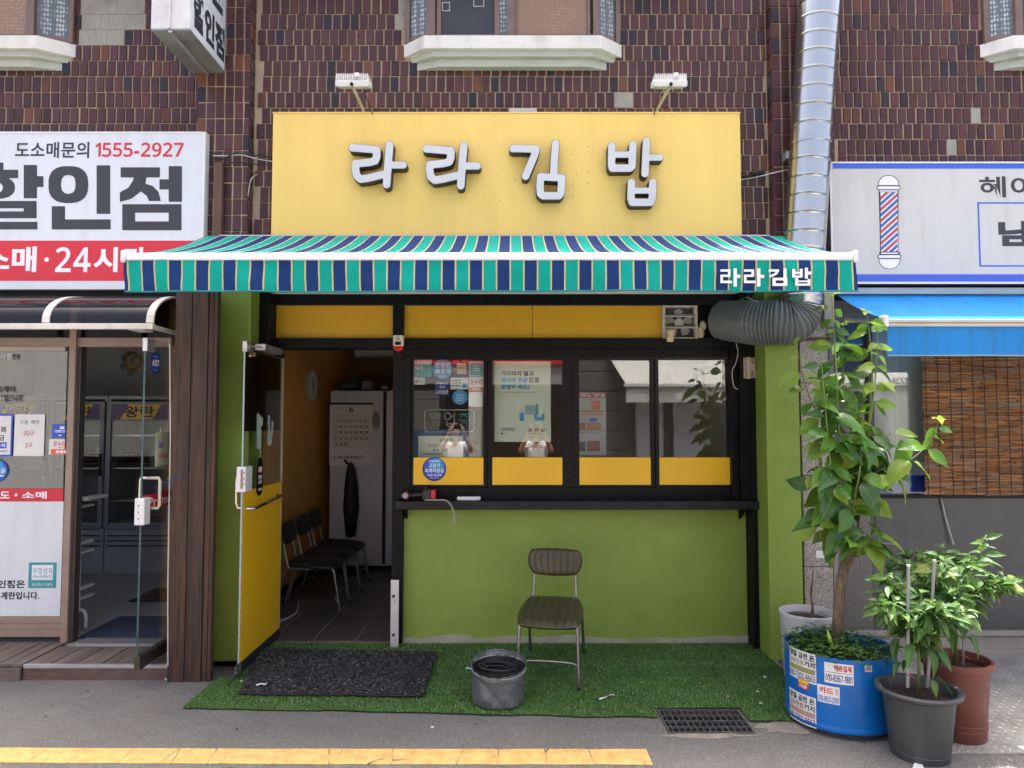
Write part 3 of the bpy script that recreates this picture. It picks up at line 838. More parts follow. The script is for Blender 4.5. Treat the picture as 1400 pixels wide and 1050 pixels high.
# four sliding sashes with glass and yellow film along the bottom
SASH = [(560, 666, 565, 661, 5.625, -4.4), (667, 778, 673, 769, 5.610, 1.9), (783, 895, 792, 890, 5.625, 0.0), (896, 1004, 901, 1003, 5.610, 0.15)]
for (a, b, ga, gb, ys, tilt) in SASH:
    m = MB(); xo0, xo1, zo0, zo1 = rect(a, 487, b, 668, ys); xi0, xi1, zi0, zi1 = rect(ga, 491, gb, 663, ys)
    m.box(xo0, xi0, ys, ys + 0.035, zo0, zo1); m.box(xi1, xo1, ys, ys + 0.035, zo0, zo1)
    m.box(xi0, xi1, ys, ys + 0.035, zo0, zi0); m.box(xi0, xi1, ys, ys + 0.035, zi1, zo1)
    sh = obj('sash', m, black_gloss, front, bevel=0.002)
    xc, yc, hw = (xi0 + xi1) / 2, ys + 0.030, (xi1 - xi0) / 2 + 0.004; t = math.tan(R(tilt)) * hw
    obj('pane', MB().hexa([(xc - hw, yc + t - 0.002, zi0 - .005), (xc + hw, yc - t - 0.002, zi0 - .005), (xc + hw, yc - t + 0.002, zi0 - .005), (xc - hw, yc + t + 0.002, zi0 - .005),
                           (xc - hw, yc + t - 0.002, zi1 + .005), (xc + hw, yc - t - 0.002, zi1 + .005), (xc + hw, yc - t + 0.002, zi1 + .005), (xc - hw, yc + t + 0.002, zi1 + .005)]), shop_glass, sh)
    f0, f1, fz0, fz1 = rect(ga, 625.5, gb, 663, ys)
    obj('yellow_film', MB().box(f0 + 0.001, f1 - 0.001, ys + 0.003, ys + 0.005, fz0 + 0.001, fz1), yellow_film, sh)
obj('meeting_stile', MB().pbox(770, 487, 783, 668, 5.612, 5.70), black_gloss, front)
obj('window_track', MB().pbox(560, 486, 1004, 491.5, 5.606, 5.6095), black_gloss, front)

# open glass door, hinged at the left jamb and standing out over the turf
dx0, dy0_, dy1_ = P(326, 917, 4.97).x, 4.97, 5.80
dz0, dz1 = 0.072, P(326, 466, 4.97).z
door = obj('door', MB().box(dx0 - 0.018, dx0 + 0.018, dy0_, dy1_, dz0, P(327, 906, 4.97).z - 0.005), pm('door_rail', lin(70, 76, 84), 0.35, 0.7, var=0.1), front, bevel=0.003)
zr = P(327, 906, 4.97).z - 0.005; zf = P(327, 672, 4.97).z
obj('door_glass', MB().box(dx0 - 0.005, dx0 + 0.005, dy0_, dy1_, zr, dz1 - 0.05), door_glass, door)
obj('glass_edge', MB().box(dx0 - 0.0055, dx0 + 0.0055, dy0_ - 0.0025, dy0_ - 0.0003, zr, dz1 - 0.05), pm('glass_edge', lin(150, 176, 178), 0.2, var=0.05), door)
obj('yellow_film', MB().box(dx0 + 0.0065, dx0 + 0.0095, dy0_ + 0.006, dy1_ - 0.01, zr + 0.004, zf), yellow_film, door)
obj('yellow_film', MB().box(dx0 - 0.0095, dx0 - 0.0065, dy0_ + 0.006, dy1_ - 0.01, zr + 0.004, zf), yellow_film, door)
obj('dark_film', MB().box(dx0 - 0.0085, dx0 - 0.006, dy0_ + 0.03, dy1_ - 0.02, P(327, 590, 4.97).z, dz1 - 0.06), dark_glass, door)
obj('top_fitting', MB().box(dx0 - 0.016, dx0 + 0.016, dy0_, dy0_ + 0.12, dz1 - 0.075, dz1), alu, door, bevel=0.003)
obj('top_rail', MB().box(dx0 - 0.012, dx0 + 0.012, dy0_ + 0.121, dy1_, dz1 - 0.05, dz1 - 0.005), black_metal, door)
obj('hinge_edge', MB().box(dx0 - 0.008, dx0 + 0.008, dy1_ + 0.001, dy1_ + 0.012, zr, dz1 - 0.052), pm('edge_seal', lin(190, 180, 150), 0.5), door)
hz0, hz1 = P(327, 697, 4.97).z, P(327, 650, 4.97).z
obj('door_handle', MB().tube([(dx0 - 0.01, 5.03, hz1), (dx0 - 0.055, 5.03, hz1 - 0.01), (dx0 - 0.06, 5.03, hz1 - 0.05), (dx0 - 0.06, 5.03, hz0 + 0.04), (dx0 - 0.05, 5.03, hz0 + 0.005), (dx0 + 0.01, 5.03, hz0),
                              (dx0 + 0.055, 5.04, hz0), (dx0 + 0.065, 5.08, hz0 + 0.002), (dx0 + 0.065, 5.62, hz0 + 0.03), (dx0 + 0.02, 5.66, hz0 + 0.03)], 0.0115, 10), chrome, door, smooth=True)
lk = obj('door_lock', MB().box(dx0 - 0.036, dx0 + 0.030, 4.955, 5.085, P(327, 673, 4.97).z, P(327, 638, 4.97).z), white_plastic, door, bevel=0.008)
obj('lock_slot', MB().box(dx0 - 0.004, dx0 + 0.010, 4.951, 4.9545, P(327, 668, 4.97).z, P(327, 642, 4.97).z), pm('lock_inner', lin(150, 120, 112), 0.4), lk)
for yy in (646, 654, 662):
    zc = P(327, yy, 4.97).z; obj('lock_stud', MB().box(dx0 + 0.016, dx0 + 0.022, 4.951, 4.9545, zc - 0.004, zc + 0.004), black_gloss, lk)
# door closer bracket with hanging bell
dc = thing('door_closer', 'silver door closer bracket with small brass bell above green column', 'door closer', (dx0, 5.1, dz1))
obj('arm', MB().box(dx0 - 0.01, P(367, 474, 5.4).x, 5.085, 5.115, dz1 - 0.052, dz1 - 0.018), alu, dc, bevel=0.003)
obj('arm_block', MB().box(P(352, 474, 5.12).x, P(366, 474, 5.12).x, 5.07, 5.45, dz1 - 0.055, dz1 - 0.01), alu, dc, bevel=0.003)
obj('link', MB().tube([(dx0, 5.04, dz1 - 0.04), (dx0 + 0.05, 5.03, dz1 - 0.03), (dx0 + 0.10, 5.05, dz1 - 0.045)], 0.005, 6), steel_tube, dc)
brass = pm('brass', lin(170, 140, 80), 0.35, 0.9, var=0.15)
bz = P(342, 484, 5.0).z
obj('bell', MB().lathe([(0.004, 0.028), (0.010, 0.026), (0.014, 0.012), (0.019, 0.0), (0.017, 0.0)], (P(343, 484, 5.0).x, 5.0, bz - 0.02), 14), brass, dc, smooth=True)
obj('bell', MB().lathe([(0.004, 0.028), (0.010, 0.026), (0.014, 0.012), (0.019, 0.0), (0.017, 0.0)], (P(347, 484, 5.03).x, 5.03, bz - 0.012), 14), brass, dc, smooth=True)
# drawn sticker shapes on the door glass and the hanging tag
pale = pm('pale_sticker', lin(170, 190, 178), 0.6, var=0.05)
st = thing('door_sticker', 'pale green cutlery shaped sticker on the open shop door glass', 'sticker', (dx0, 5.3, 1.8))
def side_shape(name, shapes, bbox, X, yfn, zfn, mat, parent, d=0.001):
    lp = outline(shapes, 1.0, 2, bbox)
    return obj(name, extrude_loops(lp, lambda x, y, q: (X + q, yfn(x), zfn(y)), 0, d), mat, parent)
zA = lambda y: P(352, 560 + y / 3.5, 5.25).z
side_shape('fork', [('b', 0, 60, 20, 110), ('s', [(4, 20), (4, 70)], 4), ('s', [(14, 30), (14, 70)], 4), ('s', [(24, 40), (24, 75)], 4), ('s', [(12, 100), (12, 180)], 10)], (-10, 0, 40, 200), dx0 + 0.0062, lambda x: 5.22 + x * 0.0042, zA, pale, st)
side_shape('spoon', [('s', [(60, 30), (62, 110)], 5), ('s', [(66, 120), (66, 165)], 12), ('s', [(80, 60), (78, 120)], 5)], (40, 10, 100, 190), dx0 + 0.0062, lambda x: 5.22 + x * 0.0042, zA, pale, st)
tg = thing('hanging_tag', 'black hanging OPEN tag with rounded ends on the open door', 'tag', (dx0 + 0.02, 5.3, 1.5))
zt0, zt1 = P(360, 677, 5.3).z, P(360, 625, 5.3).z
lpt = [(5.27 + 0.055 * math.cos(a), zt1 - 0.06 + 0.06 * math.sin(a)) for a in np.linspace(0, math.pi, 10)] + [(5.27 + 0.06 * math.cos(a), zt0 + 0.05 + 0.05 * math.sin(a)) for a in np.linspace(math.pi, 2 * math.pi, 10)]
obj('card', MB().prism(lpt, 'x', dx0 + 0.014, dx0 + 0.018), black_gloss, tg)
obj('red_label', MB().box(dx0 + 0.0181, dx0 + 0.019, 5.243, 5.297, P(360, 646, 5.3).z, P(360, 637, 5.3).z), print_red, tg)
for s_, ya, yb_ in (('OPEN', 638, 645), ('영업중', 649, 655), ('입니다', 656, 661), ('CLOSED', 667, 670)):
    zc, hh = P(360, (ya + yb_) / 2, 5.3).z, (P(360, ya, 5.3).z - P(360, yb_, 5.3).z)
    txt_on(s_, (dx0 + 0.0192, 5.27, zc), (0, 1, 0), (0, 0, 1), 0.07, hh, print_white, tg, 0.02)
obj('cord', MB().tube([(dx0 + 0.016, 5.27, zt1), (dx0 + 0.016, 5.272, zt1 + 0.12)], 0.002, 5), cable_white, tg)

# threshold strip and metal corner guard by the doorway
obj('threshold', MB().box(P(372, 874, 5.7).x, P(538, 874, 5.7).x, 5.66, 5.705, 0.05, 0.066), pm('threshold', lin(120, 112, 104), 0.6, var=0.25, dirt=lin(70, 64, 60), damt=0.7), front)
cg = thing('corner_guard', 'white metal corner guard with rusty bolts standing beside the doorway', 'corner guard', (P(540, 882, 5.55).x, 5.55, 0.05))
x0, x1 = P(534, 840, 5.55).x, P(545, 840, 5.55).x
obj('angle', MB().box(x0, x1, 5.55, 5.556, SLAB, P(540, 793, 5.55).z).box(x0, x0 + 0.006, 5.5565, 5.60, SLAB, P(540, 793, 5.55).z), pm('guard_paint', (0.62, 0.62, 0.61), 0.4, 0.3, var=0.08, dirt=(0.3, 0.27, 0.24), damt=0.4), cg)
rust = pm('rust', lin(92, 62, 48), 0.8, var=0.3)
for yy in (815, 868):
    zc = P(539, yy, 5.55).z; obj('bolt', MB().disc((P(538, yy, 5.55).x, zc), 0.013, 5.543, 0.0065, 6), rust, cg)
    obj('screw', MB().disc((P(540, yy + 7, 5.55).x, P(540, yy + 7, 5.55).z), 0.005, 5.5465, 0.003, 8), rust, cg)

# ================================================================ YELLOW SIGN
YS = 5.34
sign = thing('shop_sign', 'large yellow shop sign with four raised Korean letters above the striped awning', 'sign', P(692, 320, YS))
sx0, sx1, sz0, sz1 = rect(372, 155, 1013, 321, YS)
obj('panel', MB().box(sx0, sx1, YS, YS + 0.012, sz0, sz1), yellow_sign, sign, bevel=0.002)
obj('box', MB().box(sx0 + 0.004, sx1 - 0.004, YS + 0.0125, YB - 0.012, sz0 + 0.004, sz1 - 0.004), yellow_sign, sign)
obj('trim', MB().box(sx0 - 0.004, sx1 + 0.004, YS - 0.004, YS + 0.02, sz1 + 0.0005, sz1 + 0.010), pm('sign_trim', lin(246, 206, 96), 0.4), sign)
letter_face = pm('letter_face', lin(204, 205, 207), 0.45, var=0.03, scale=4, dirt=lin(170, 170, 174), damt=0.3)
letter_side = pm('letter_side', (0.022, 0.022, 0.024), 0.5, var=0.2)
k1, o1 = 5.6, (450, 170)
def big_letter(shapes_fn, bbox, org, name='letter'):
    a = outline(shapes_fn(0.0), 1.2, 3, bbox); b = outline(shapes_fn(-3.2), 1.2, 3, bbox)
    Yl = YS - 0.085
    to3 = lambda x, y, d: P(org[0] + x / k1, org[1] + y / k1, Yl) + Vector((0, d, 0))
    L = obj(name, extrude_loops(a, to3, 0, 0.083), letter_side, sign)
    obj('face', extrude_loops(b, to3, -0.0035, -0.0003), letter_face, L)
def ra(dx, dy):
    def f(g):
        h = 32 + g
        q = lambda pts: [(x + dx, y + dy) for x, y in pts]
        return [('s', q([(178, 180), (280, 188), (365, 196)]), h), ('s', q([(365, 196), (364, 250), (352, 280), (310, 292)]), h), ('s', q([(310, 292), (205, 302)]), h),
                ('s', q([(205, 302), (202, 350), (212, 395), (242, 420)]), h), ('s', q([(242, 420), (300, 412), (410, 385)]), h),
                ('s', q([(464, 158), (455, 260), (440, 462)]), h), ('s', q([(455, 312), (568, 312)]), h - 2)]
    return f
big_letter(ra(0, 0), (120, 100, 640, 520), o1)
big_letter(ra(567, 8), (690, 100, 1200, 530), o1)
def gim(g):
    h = 31 + g
    return [('s', [(120, 187), (200, 187), (295, 190)], h), ('s', [(295, 190), (285, 235), (216, 398)], h),
            ('s', [(447, 145), (436, 270), (430, 400)], h), ('s', [(332, 402), (495, 412)], h - 1), ('s', [(332, 402), (326, 480), (330, 530), (350, 548)], h), ('s', [(350, 548), (470, 548)], h),
            ('s', [(470, 548), (485, 530), (494, 412)], h)]
big_letter(gim, (60, 90, 560, 610), (680, 170))
def bap(g):
    h = 31 + g
    return [('s', [(876, 168), (874, 320), (884, 335)], h), ('s', [(1038, 158), (1030, 320), (1015, 335)], h), ('s', [(876, 232), (1030, 232)], h - 4), ('s', [(880, 336), (1015, 336)], h),
            ('s', [(1142, 128), (1136, 250), (1130, 378)], h), ('s', [(1142, 255), (1246, 255)], h - 4),
            ('s', [(1026, 446), (1022, 570), (1034, 590)], h), ('s', [(1190, 446), (1186, 570), (1172, 590)], h), ('s', [(1026, 508), (1186, 508)], h - 5), ('s', [(1032, 598), (1172, 598)], h)]
big_letter(bap, (810, 60, 1310, 660), (680, 170))
for (x, y) in ((804, 201), (783, 211), (809, 211), (788, 238), (805, 236), (783, 252), (804, 251), (783, 268), (681, 219), (681, 238), (683, 274), (705, 215), (704, 246)):
    p = P(x, y, YS); obj('bolt_hole', MB().disc((p.x, p.z), 0.004, YS - 0.0015, 0.001, 8), rust, sign)

# floodlights on bent arms over the sign
flood_mat = pm('flood_white', (0.70, 0.70, 0.69), 0.4, var=0.06, dirt=(0.4, 0.38, 0.34), damt=0.3)
arm_mat = pm('arm_cream', lin(190, 184, 150), 0.5, var=0.1)
def flood(cx, label, lean):
    Yf = 4.72; c = P(cx, 111, Yf)
    t = thing('floodlight', label, 'floodlight', c, 'floodlights over the yellow sign')
    hw = 0.113
    obj('housing', MB().hexa([(c.x - hw, Yf - 0.02, c.z - 0.045), (c.x + hw, Yf - 0.02, c.z - 0.045), (c.x + hw, Yf + 0.10, c.z - 0.005), (c.x - hw, Yf + 0.10, c.z - 0.005),
                              (c.x - hw, Yf - 0.03, c.z - 0.008), (c.x + hw, Yf - 0.03, c.z - 0.008), (c.x + hw, Yf + 0.09, c.z + 0.035), (c.x - hw, Yf + 0.09, c.z + 0.035)]), flood_mat, t, bevel=0.006)
    for k in range(18):
        x = c.x - hw + 0.008 + k * (2 * hw - 0.016) / 17
        obj('fin', MB().box(x - 0.0025, x + 0.0025, Yf - 0.026, Yf + 0.07, c.z - 0.004, c.z + 0.042), flood_mat, t)
    obj('driver_box', MB().box(c.x + 0.02, c.x + 0.05, Yf - 0.034, Yf + 0.0, c.z + 0.015, c.z + 0.045), flood_mat, t, bevel=0.004)
    obj('glass', MB().hexa([(c.x - hw + .012, Yf - 0.012, c.z - 0.047), (c.x + hw - .012, Yf - 0.012, c.z - 0.047), (c.x + hw - .012, Yf + 0.09, c.z - 0.013), (c.x - hw + .012, Yf + 0.09, c.z - 0.013),
                            (c.x - hw + .012, Yf - 0.014, c.z - 0.043), (c.x + hw - .012, Yf - 0.014, c.z - 0.043), (c.x + hw - .012, Yf + 0.088, c.z - 0.008), (c.x - hw + .012, Yf + 0.088, c.z - 0.008)]), pm('led_glass', lin(170, 175, 150), 0.2), t)
    e = P(cx + lean, 158, YS + 0.03)
    obj('arm', MB().tube([(c.x, Yf + 0.02, c.z - 0.035), (c.x + (e.x - c.x) * 0.9, YS - 0.02, e.z + 0.03), (e.x, YS + 0.04, e.z - 0.01)], 0.0115, 8), arm_mat, t)
    obj('pivot', MB().disc((c.x + 0.0, c.z - 0.034), 0.011, Yf - 0.032, 0.02, 12), black_gloss, t)
    obj('cable', MB().tube([(c.x + 0.02, Yf, c.z + 0.05), (c.x - 0.0, Yf + 0.25, c.z + 0.12), (c.x + 0.02, YB - 0.01, c.z + 0.02)], 0.004, 5), cable_black, t)
flood(482, 'white finned floodlight on cream arm, left of the two above the yellow sign', 15)
flood(916, 'white finned floodlight on cream arm, right of the two above the yellow sign', -18)
jb = tag(obj('junction_box', MB().pbox(696, 147.5, 734, 158, YS + 0.03, YS + 0.10), pm('jb_grey', lin(176, 178, 180), 0.4, var=0.05), None, bevel=0.004), 'small grey box on the top edge of the yellow sign', 'junction box')
for sx in (-1, 1):
    p = P(696 if sx < 0 else 734, 153, YS + 0.06)
    obj('lead', MB().tube([p, p + Vector((sx * 0.03, 0, 0.01)), p + Vector((sx * 0.06, 0.02, -0.03))], 0.004, 5), cable_black, jb)

# ================================================================ STRIPED AWNING
YA0, YA1 = 4.19, 5.29
zf_, zb_ = P(700, 350, YA0).z, P(700, 322.5, YA1).z
ax0, ax1 = P(170.5, 350, YA0).x, P(1168, 350, YA0).x
PITW = (P(1164.3, 380, YA0).x - P(174.9, 380, YA0).x) / 53.0; X0S = P(174.9, 380, YA0).x
def stripe_mat():
    m, nt, bs = newmat('striped_canvas')
    tc = nt.nodes.new('ShaderNodeTexCoord'); sp = nt.nodes.new('ShaderNodeSeparateXYZ'); nt.links.new(tc.outputs['Object'], sp.inputs[0])
    u = math_n(nt, 'DIVIDE', math_n(nt, 'SUBTRACT', sp.outputs[0], X0S), PITW)
    u2 = math_n(nt, 'FLOORED_MODULO', u, 2.0)
    isn = math_n(nt, 'GREATER_THAN', u2, 1.0)
    fr = math_n(nt, 'FRACT', u)
    d = math_n(nt, 'MINIMUM', fr, math_n(nt, 'SUBTRACT', 1.0, fr))
    nz = noise_n(nt, coords(nt), 3.0, 5)
    teal = mixc(nt, nz, lin(6, 146, 130), lin(26, 178, 160)); navy = mixc(nt, nz, lin(22, 48, 96), lin(38, 70, 128))
    c = mixc(nt, isn, teal, navy)
    c = mixc(nt, math_n(nt, 'LESS_THAN', d, 0.062), c, lin(58, 52, 44))
    c = mixc(nt, math_n(nt, 'LESS_THAN', d, 0.051), c, lin(226, 214, 150))
    c = mixc(nt, math_n(nt, 'LESS_THAN', d, 0.010), c, lin(120, 108, 70))
    nt.links.new(c, bs.inputs['Base Color']); bs.inputs['Roughness'].default_value = 0.65; bs.inputs['Specular IOR Level'].default_value = 0.12
    bump_n(nt, bs, math_n(nt, 'ADD', math_n(nt, 'MULTIPLY', noise_n(nt, coords(nt, (1, 1, 0.4)), 5, 4, .6), 4.0), noise_n(nt, coords(nt), 400, 2)), 0.25, 0.004)
    tr = nt.nodes.new('ShaderNodeBsdfTranslucent'); nt.links.new(c, tr.inputs[0])
    ms = nt.nodes.new('ShaderNodeMixShader'); ms.inputs[0].default_value = 0.12
    nt.links.new(bs.outputs[0], ms.inputs[1]); nt.links.new(tr.outputs[0], ms.inputs[2]); nt.links.new(ms.outputs[0], nt.nodes['Material Output'].inputs[0])
    return m
canvas = stripe_mat()
awn = thing('striped_awning', 'teal and navy striped awning with white front bar over the shop', 'awning', ((ax0 + ax1) / 2, YA1, zb_))
def slope(u, v):
    x = ax0 + 0.004 + (ax1 - ax0 - 0.008) * u
    sag = -0.035 * math.sin(math.pi * v) + 0.006 * math.sin(9 * u) * math.sin(math.pi * v)
    return (x, YA0 + (YA1 - YA0) * v, zf_ + 0.012 + (zb_ - zf_ - 0.012) * v + sag)
cv = obj('canvas', MB().grid(slope, 60, 10), canvas, awn, smooth=True)
vz1, vz0 = P(700, 356, YA0).z, P(700, 398, YA0).z
def val(u, v):
    x = ax0 + (ax1 - ax0) * u + v * 0.012 * (u - 0.2)
    y = YA0 - 0.012 + 0.014 * math.sin(u * 23 + 1.3) * v + 0.006 * math.sin(u * 61) * v + 0.012 * noise.noise((u * 30, v * 2, 0)) + 0.012 * v * v
    return (x, y, vz1 + (vz0 - vz1) * v * (1 + 0.012 * math.sin(u * 7)))
vl = obj('valance', MB().grid(val, 160, 5), canvas, awn, smooth=True)
hem = pm('teal_hem', lin(10, 128, 132), 0.6, var=0.08)
obj('hem', MB().tube([Vector(val(k / 80, 1.0)) for k in range(81)], 0.0055, 6), hem, awn, smooth=True)
bar_mat = pm('bar_white', (0.80, 0.80, 0.81), 0.3, var=0.03)
obj('front_bar', MB().box(ax0 + 0.012, ax1 - 0.012, YA0 - 0.022, YA0 + 0.030, P(700, 356.5, YA0).z, P(700, 346.5, YA0).z), bar_mat, awn, bevel=0.010, seg=3)
for x, s_ in ((ax0, -1), (ax1, 1)):
    obj('end_cap', MB().box(x - 0.013, x + 0.013, YA0 - 0.030, YA0 + 0.036, P(700, 360, YA0).z, P(700, 343, YA0).z), white_plastic, awn, bevel=0.011, seg=3)
obj('roller', MB().tube([(ax0 + 0.12, YA1 + 0.015, zb_ - 0.036), (ax1 - 0.12, YA1 + 0.015, zb_ - 0.036)], 0.035, 16), canvas, awn, smooth=True)
obj('back_rail', MB().box(ax0 + 0.1, ax1 - 0.10, YA1 + 0.003, YA1 + 0.045, zb_ + 0.001, zb_ + 0.009), alu, awn)
for s_ in (-1, 1):
    xe = (ax0 + 0.35) if s_ < 0 else (ax1 - 0.35); xm = xe - s_ * 0.55
    obj('folding_arm', MB().tube([(xe - s_ * 0.25, YA1 - 0.02, zb_ - 0.10), (xe + s_ * 0.15, 4.72, (zf_ + zb_) / 2 - 0.10), (xe, YA0 + 0.03, zf_ - 0.03)], 0.018, 8), bar_mat, awn)
# white lettering on the valance
ly = YA0 - 0.030
lk_, lo_ = 5.833, (960, 360)
def awl(dx): return [('b', 145 + dx, 48, 225 + dx, 66), ('b', 205 + dx, 48, 225 + dx, 108), ('b', 145 + dx, 90, 225 + dx, 108), ('b', 145 + dx, 90, 165 + dx, 158), ('b', 145 + dx, 138, 238 + dx, 158), ('b', 250 + dx, 40, 275 + dx, 185), ('b', 275 + dx, 92, 305 + dx, 116)]
alet = pm('awning_letter', (0.82, 0.82, 0.82), 0.5, var=0.03)
glyph('lettering', awl(0), (140, 30, 310, 190), lo_, lk_, ly, 0.002, alet, awn, 1.2, 2)
glyph('lettering', awl(188), (320, 30, 500, 190), lo_, lk_, ly, 0.002, alet, awn, 1.2, 2)
glyph('lettering', [('b', 530, 48, 612, 66), ('p', [(590, 60), (612, 60), (600, 85), (560, 108), (538, 112), (535, 96), (575, 82)]), ('b', 648, 40, 672, 116), ('b', 560, 116, 678, 180), ('B', 585, 136, 652, 160)], (520, 30, 690, 190), lo_, lk_, ly, 0.002, alet, awn, 1.2, 2)
glyph('lettering', [('b', 718, 44, 740, 114), ('b', 778, 44, 800, 114), ('b', 718, 68, 800, 84), ('b', 718, 98, 800, 114), ('b', 818, 36, 842, 122), ('b', 842, 66, 870, 90), ('b', 742, 120, 764, 178), ('b', 840, 126, 862, 178), ('b', 742, 138, 862, 150), ('b', 742, 162, 862, 178)], (705, 28, 880, 190), lo_, lk_, ly, 0.002, alet, awn, 1.2, 2)

# ================================================================ EXHAUST DUCT
duct = thing('exhaust_duct', 'tall silver spiral duct with black flexible hose elbow at the right of the shop', 'duct', P(1092, 420, 5.16))
pts = []; rad = []
top = P(1122.5, -40, 5.16); bot = P(1094.5, 421, 5.16); N = 420; rd = 0.146
for k in range(N + 1):
    t = k / N; p = top.lerp(bot, t); pts.append(p)
    ph = (k % 22)
    r = rd + (-0.005 if ph < 1 else (0.0015 if ph in (1, 21) else 0.0))
    if t > 0.82 and (k % 7) == 0: r += 0.003
    rad.append(r)
obj('spiral_pipe', MB().tube(pts, rad, 40, caps=False), galv, duct, smooth='auto')
for yy in (200, 412):
    q = top.lerp(bot, (yy + 40) / 461)
    obj('clamp_band', MB().tube([q + Vector((0, 0, 0.014)), q - Vector((0, 0, 0.014))], rd + 0.006, 40, caps=False), galv, duct, smooth='auto')
A = [P(988, 438, 5.60), P(1002, 439, 5.50), P(1018, 440, 5.37), P(1036, 441, 5.25), P(1062, 441, 5.17), P(1080, 440, 5.15), P(1091, 431, 5.155), P(1094, 419, 5.16)]
def catmull(A, n):
    out = []
    for i in range(len(A) - 1):
        p0, p1, p2, p3 = A[max(0, i - 1)], A[i], A[i + 1], A[min(len(A) - 1, i + 2)]
        for k in range(n):
            t = k / n
            out.append(0.5 * ((2 * p1) + (p2 - p0) * t + (2 * p0 - 5 * p1 + 4 * p2 - p3) * t * t + (-p0 + 3 * p1 - 3 * p2 + p3) * t ** 3))
    return out + [A[-1]]
C = catmull(A, 40)
# resample by arc length, one sawtooth rib per 5 samples
L = [0]
for a, b in zip(C, C[1:]): L.append(L[-1] + (b - a).length)
ns = 230; F = []; fr_ = []
for k in range(ns + 1):
    s_ = L[-1] * k / ns; i = min(len(L) - 2, max(0, int(np.searchsorted(L, s_) - 1))); t = (s_ - L[i]) / max(1e-9, L[i + 1] - L[i])
    F.append(C[i].lerp(C[i + 1], t)); base = 0.142 + 0.012 * min(1, max(0, (k - 30) / 90)) - 0.020 * max(0, (k - 185) / 45)
    fr_.append(base + (-0.002, 0.010, 0.016, 0.017, 0.013, 0.003)[k % 6])
hose = obj('flexible_hose', MB().tube(F, fr_, 40, caps=False), pm('hose', lin(104, 110, 114), 0.45, var=0.12, scale=20, bump=0.35, bscale=50, bdist=0.004, dirt=lin(112, 114, 116), damt=0.4), duct, smooth=True)
obj('hose_collar', MB().tube([F[0] + Vector((-0.01, 0.02, 0)), F[0]], 0.14, 32), black_metal, duct)
obj('wire_tie', MB().tube([P(1010, 411, 5.2), P(1022, 406, 5.17), P(1030, 408, 5.16), P(1027, 400, 5.2), P(1021, 407, 5.18), P(1038, 414, 5.15)], 0.003, 5), steel_tube, duct)
obj('wall_bracket', MB().box(P(1075, 214, 5.3).x - 0.02, P(1075, 214, 5.3).x + 0.05, 5.25, 5.34, P(1075, 220, 5.3).z, P(1075, 210, 5.3).z), alu, duct)

# ================================================================ FAN, ALARM, SMALL BOXES ON THE FRONT
fan = thing('exhaust_fan', 'square white louvred exhaust fan set beside the yellow header panel', 'exhaust fan', P(932, 463, 5.58))
fx0, fx1, fz0, fz1 = rect(906, 417.5, 954, 463.5, 5.57)
m = MB(); t = 0.022
m.box(fx0, fx0 + t, 5.57, 5.635, fz0, fz1); m.box(fx1 - t, fx1, 5.57, 5.635, fz0, fz1); m.box(fx0 + t, fx1 - t, 5.57, 5.635, fz0, fz0 + 0.014); m.box(fx0 + t, fx1 - t, 5.57, 5.635, fz1 - 0.014, fz1)
fanw = pm('fan_white', lin(196, 190, 180), 0.45, var=0.08, dirt=lin(110, 96, 80), damt=0.6, dscale=10)
obj('frame', m, fanw, fan, bevel=0.002)
for k in (1, 2):
    z = fz0 + (fz1 - fz0) * k / 3.0 + 0.005
    obj('louvre', MB().hexa([(fx0 + t, 5.575, z - 0.008), (fx1 - t, 5.575, z - 0.008), (fx1 - t, 5.61, z + 0.012), (fx0 + t, 5.61, z + 0.012), (fx0 + t, 5.573, z + 0.0), (fx1 - t, 5.573, z + 0.0), (fx1 - t, 5.608, z + 0.02), (fx0 + t, 5.608, z + 0.02)]), fanw, fan)
fc = ((fx0 + fx1) / 2, (fz0 + fz1) / 2)
bl = pm('fan_grey', lin(150, 146, 142), 0.45, var=0.1)
for k in range(5):
    a = k * 2 * math.pi / 5 + 0.35
    lpb = [(fc[0] + r * math.cos(a + o), fc[1] + r * math.sin(a + o)) for r, o in ((0.03, -0.35), (0.105, -0.42), (0.115, 0.0), (0.105, 0.35), (0.03, 0.25))]
    obj('blade', MB().prism(lpb, 'y', 5.618, 5.624), bl, fan)
obj('hub', MB().disc(fc, 0.036, 5.608, 0.018, 20), fanw, fan)
obj('backing', MB().pbox(908, 420, 952, 462, 5.637, 5.6395), pm('fan_back', lin(70, 66, 62), 0.7), fan)
cup = tag(obj('paper_cup', MB().lathe([(0.0, 0.0), (0.026, 0.0), (0.034, 0.092), (0.037, 0.094), (0.034, 0.095), (0.024, 0.012), (0.0, 0.012)], (0, 0, 0), 22), pm('cup', lin(206, 190, 150), 0.7, var=0.08), None, smooth='auto'), 'cream paper cup tucked in front of the exhaust fan louvres', 'paper cup')
cup.location = P(916, 467, 5.52); cup.rotation_euler = (R(14), 0, 0)
fb = tag(obj('foam_filler', MB().ball(P(957, 455, 5.60), 0.035, 0.03, 0.055, 10, 8).ball(P(961, 445, 5.605), 0.03, 0.03, 0.04, 10, 8), pm('foam', lin(196, 178, 150), 0.9, var=0.2, bump=0.6, bscale=60, dirt=lin(130, 90, 70), damt=0.8, dscale=20), None, smooth=True), 'lumpy cream foam filler between exhaust fan and black hose', 'foam filler')
al = thing('alarm_siren', 'cream alarm siren box with red lamp on the black post', 'alarm', P(543.5, 480, 5.55))
obj('case', MB().pbox(537, 458, 551.5, 473, 5.53, 5.594), pm('siren', lin(214, 208, 190), 0.4, var=0.04), al, bevel=0.008)
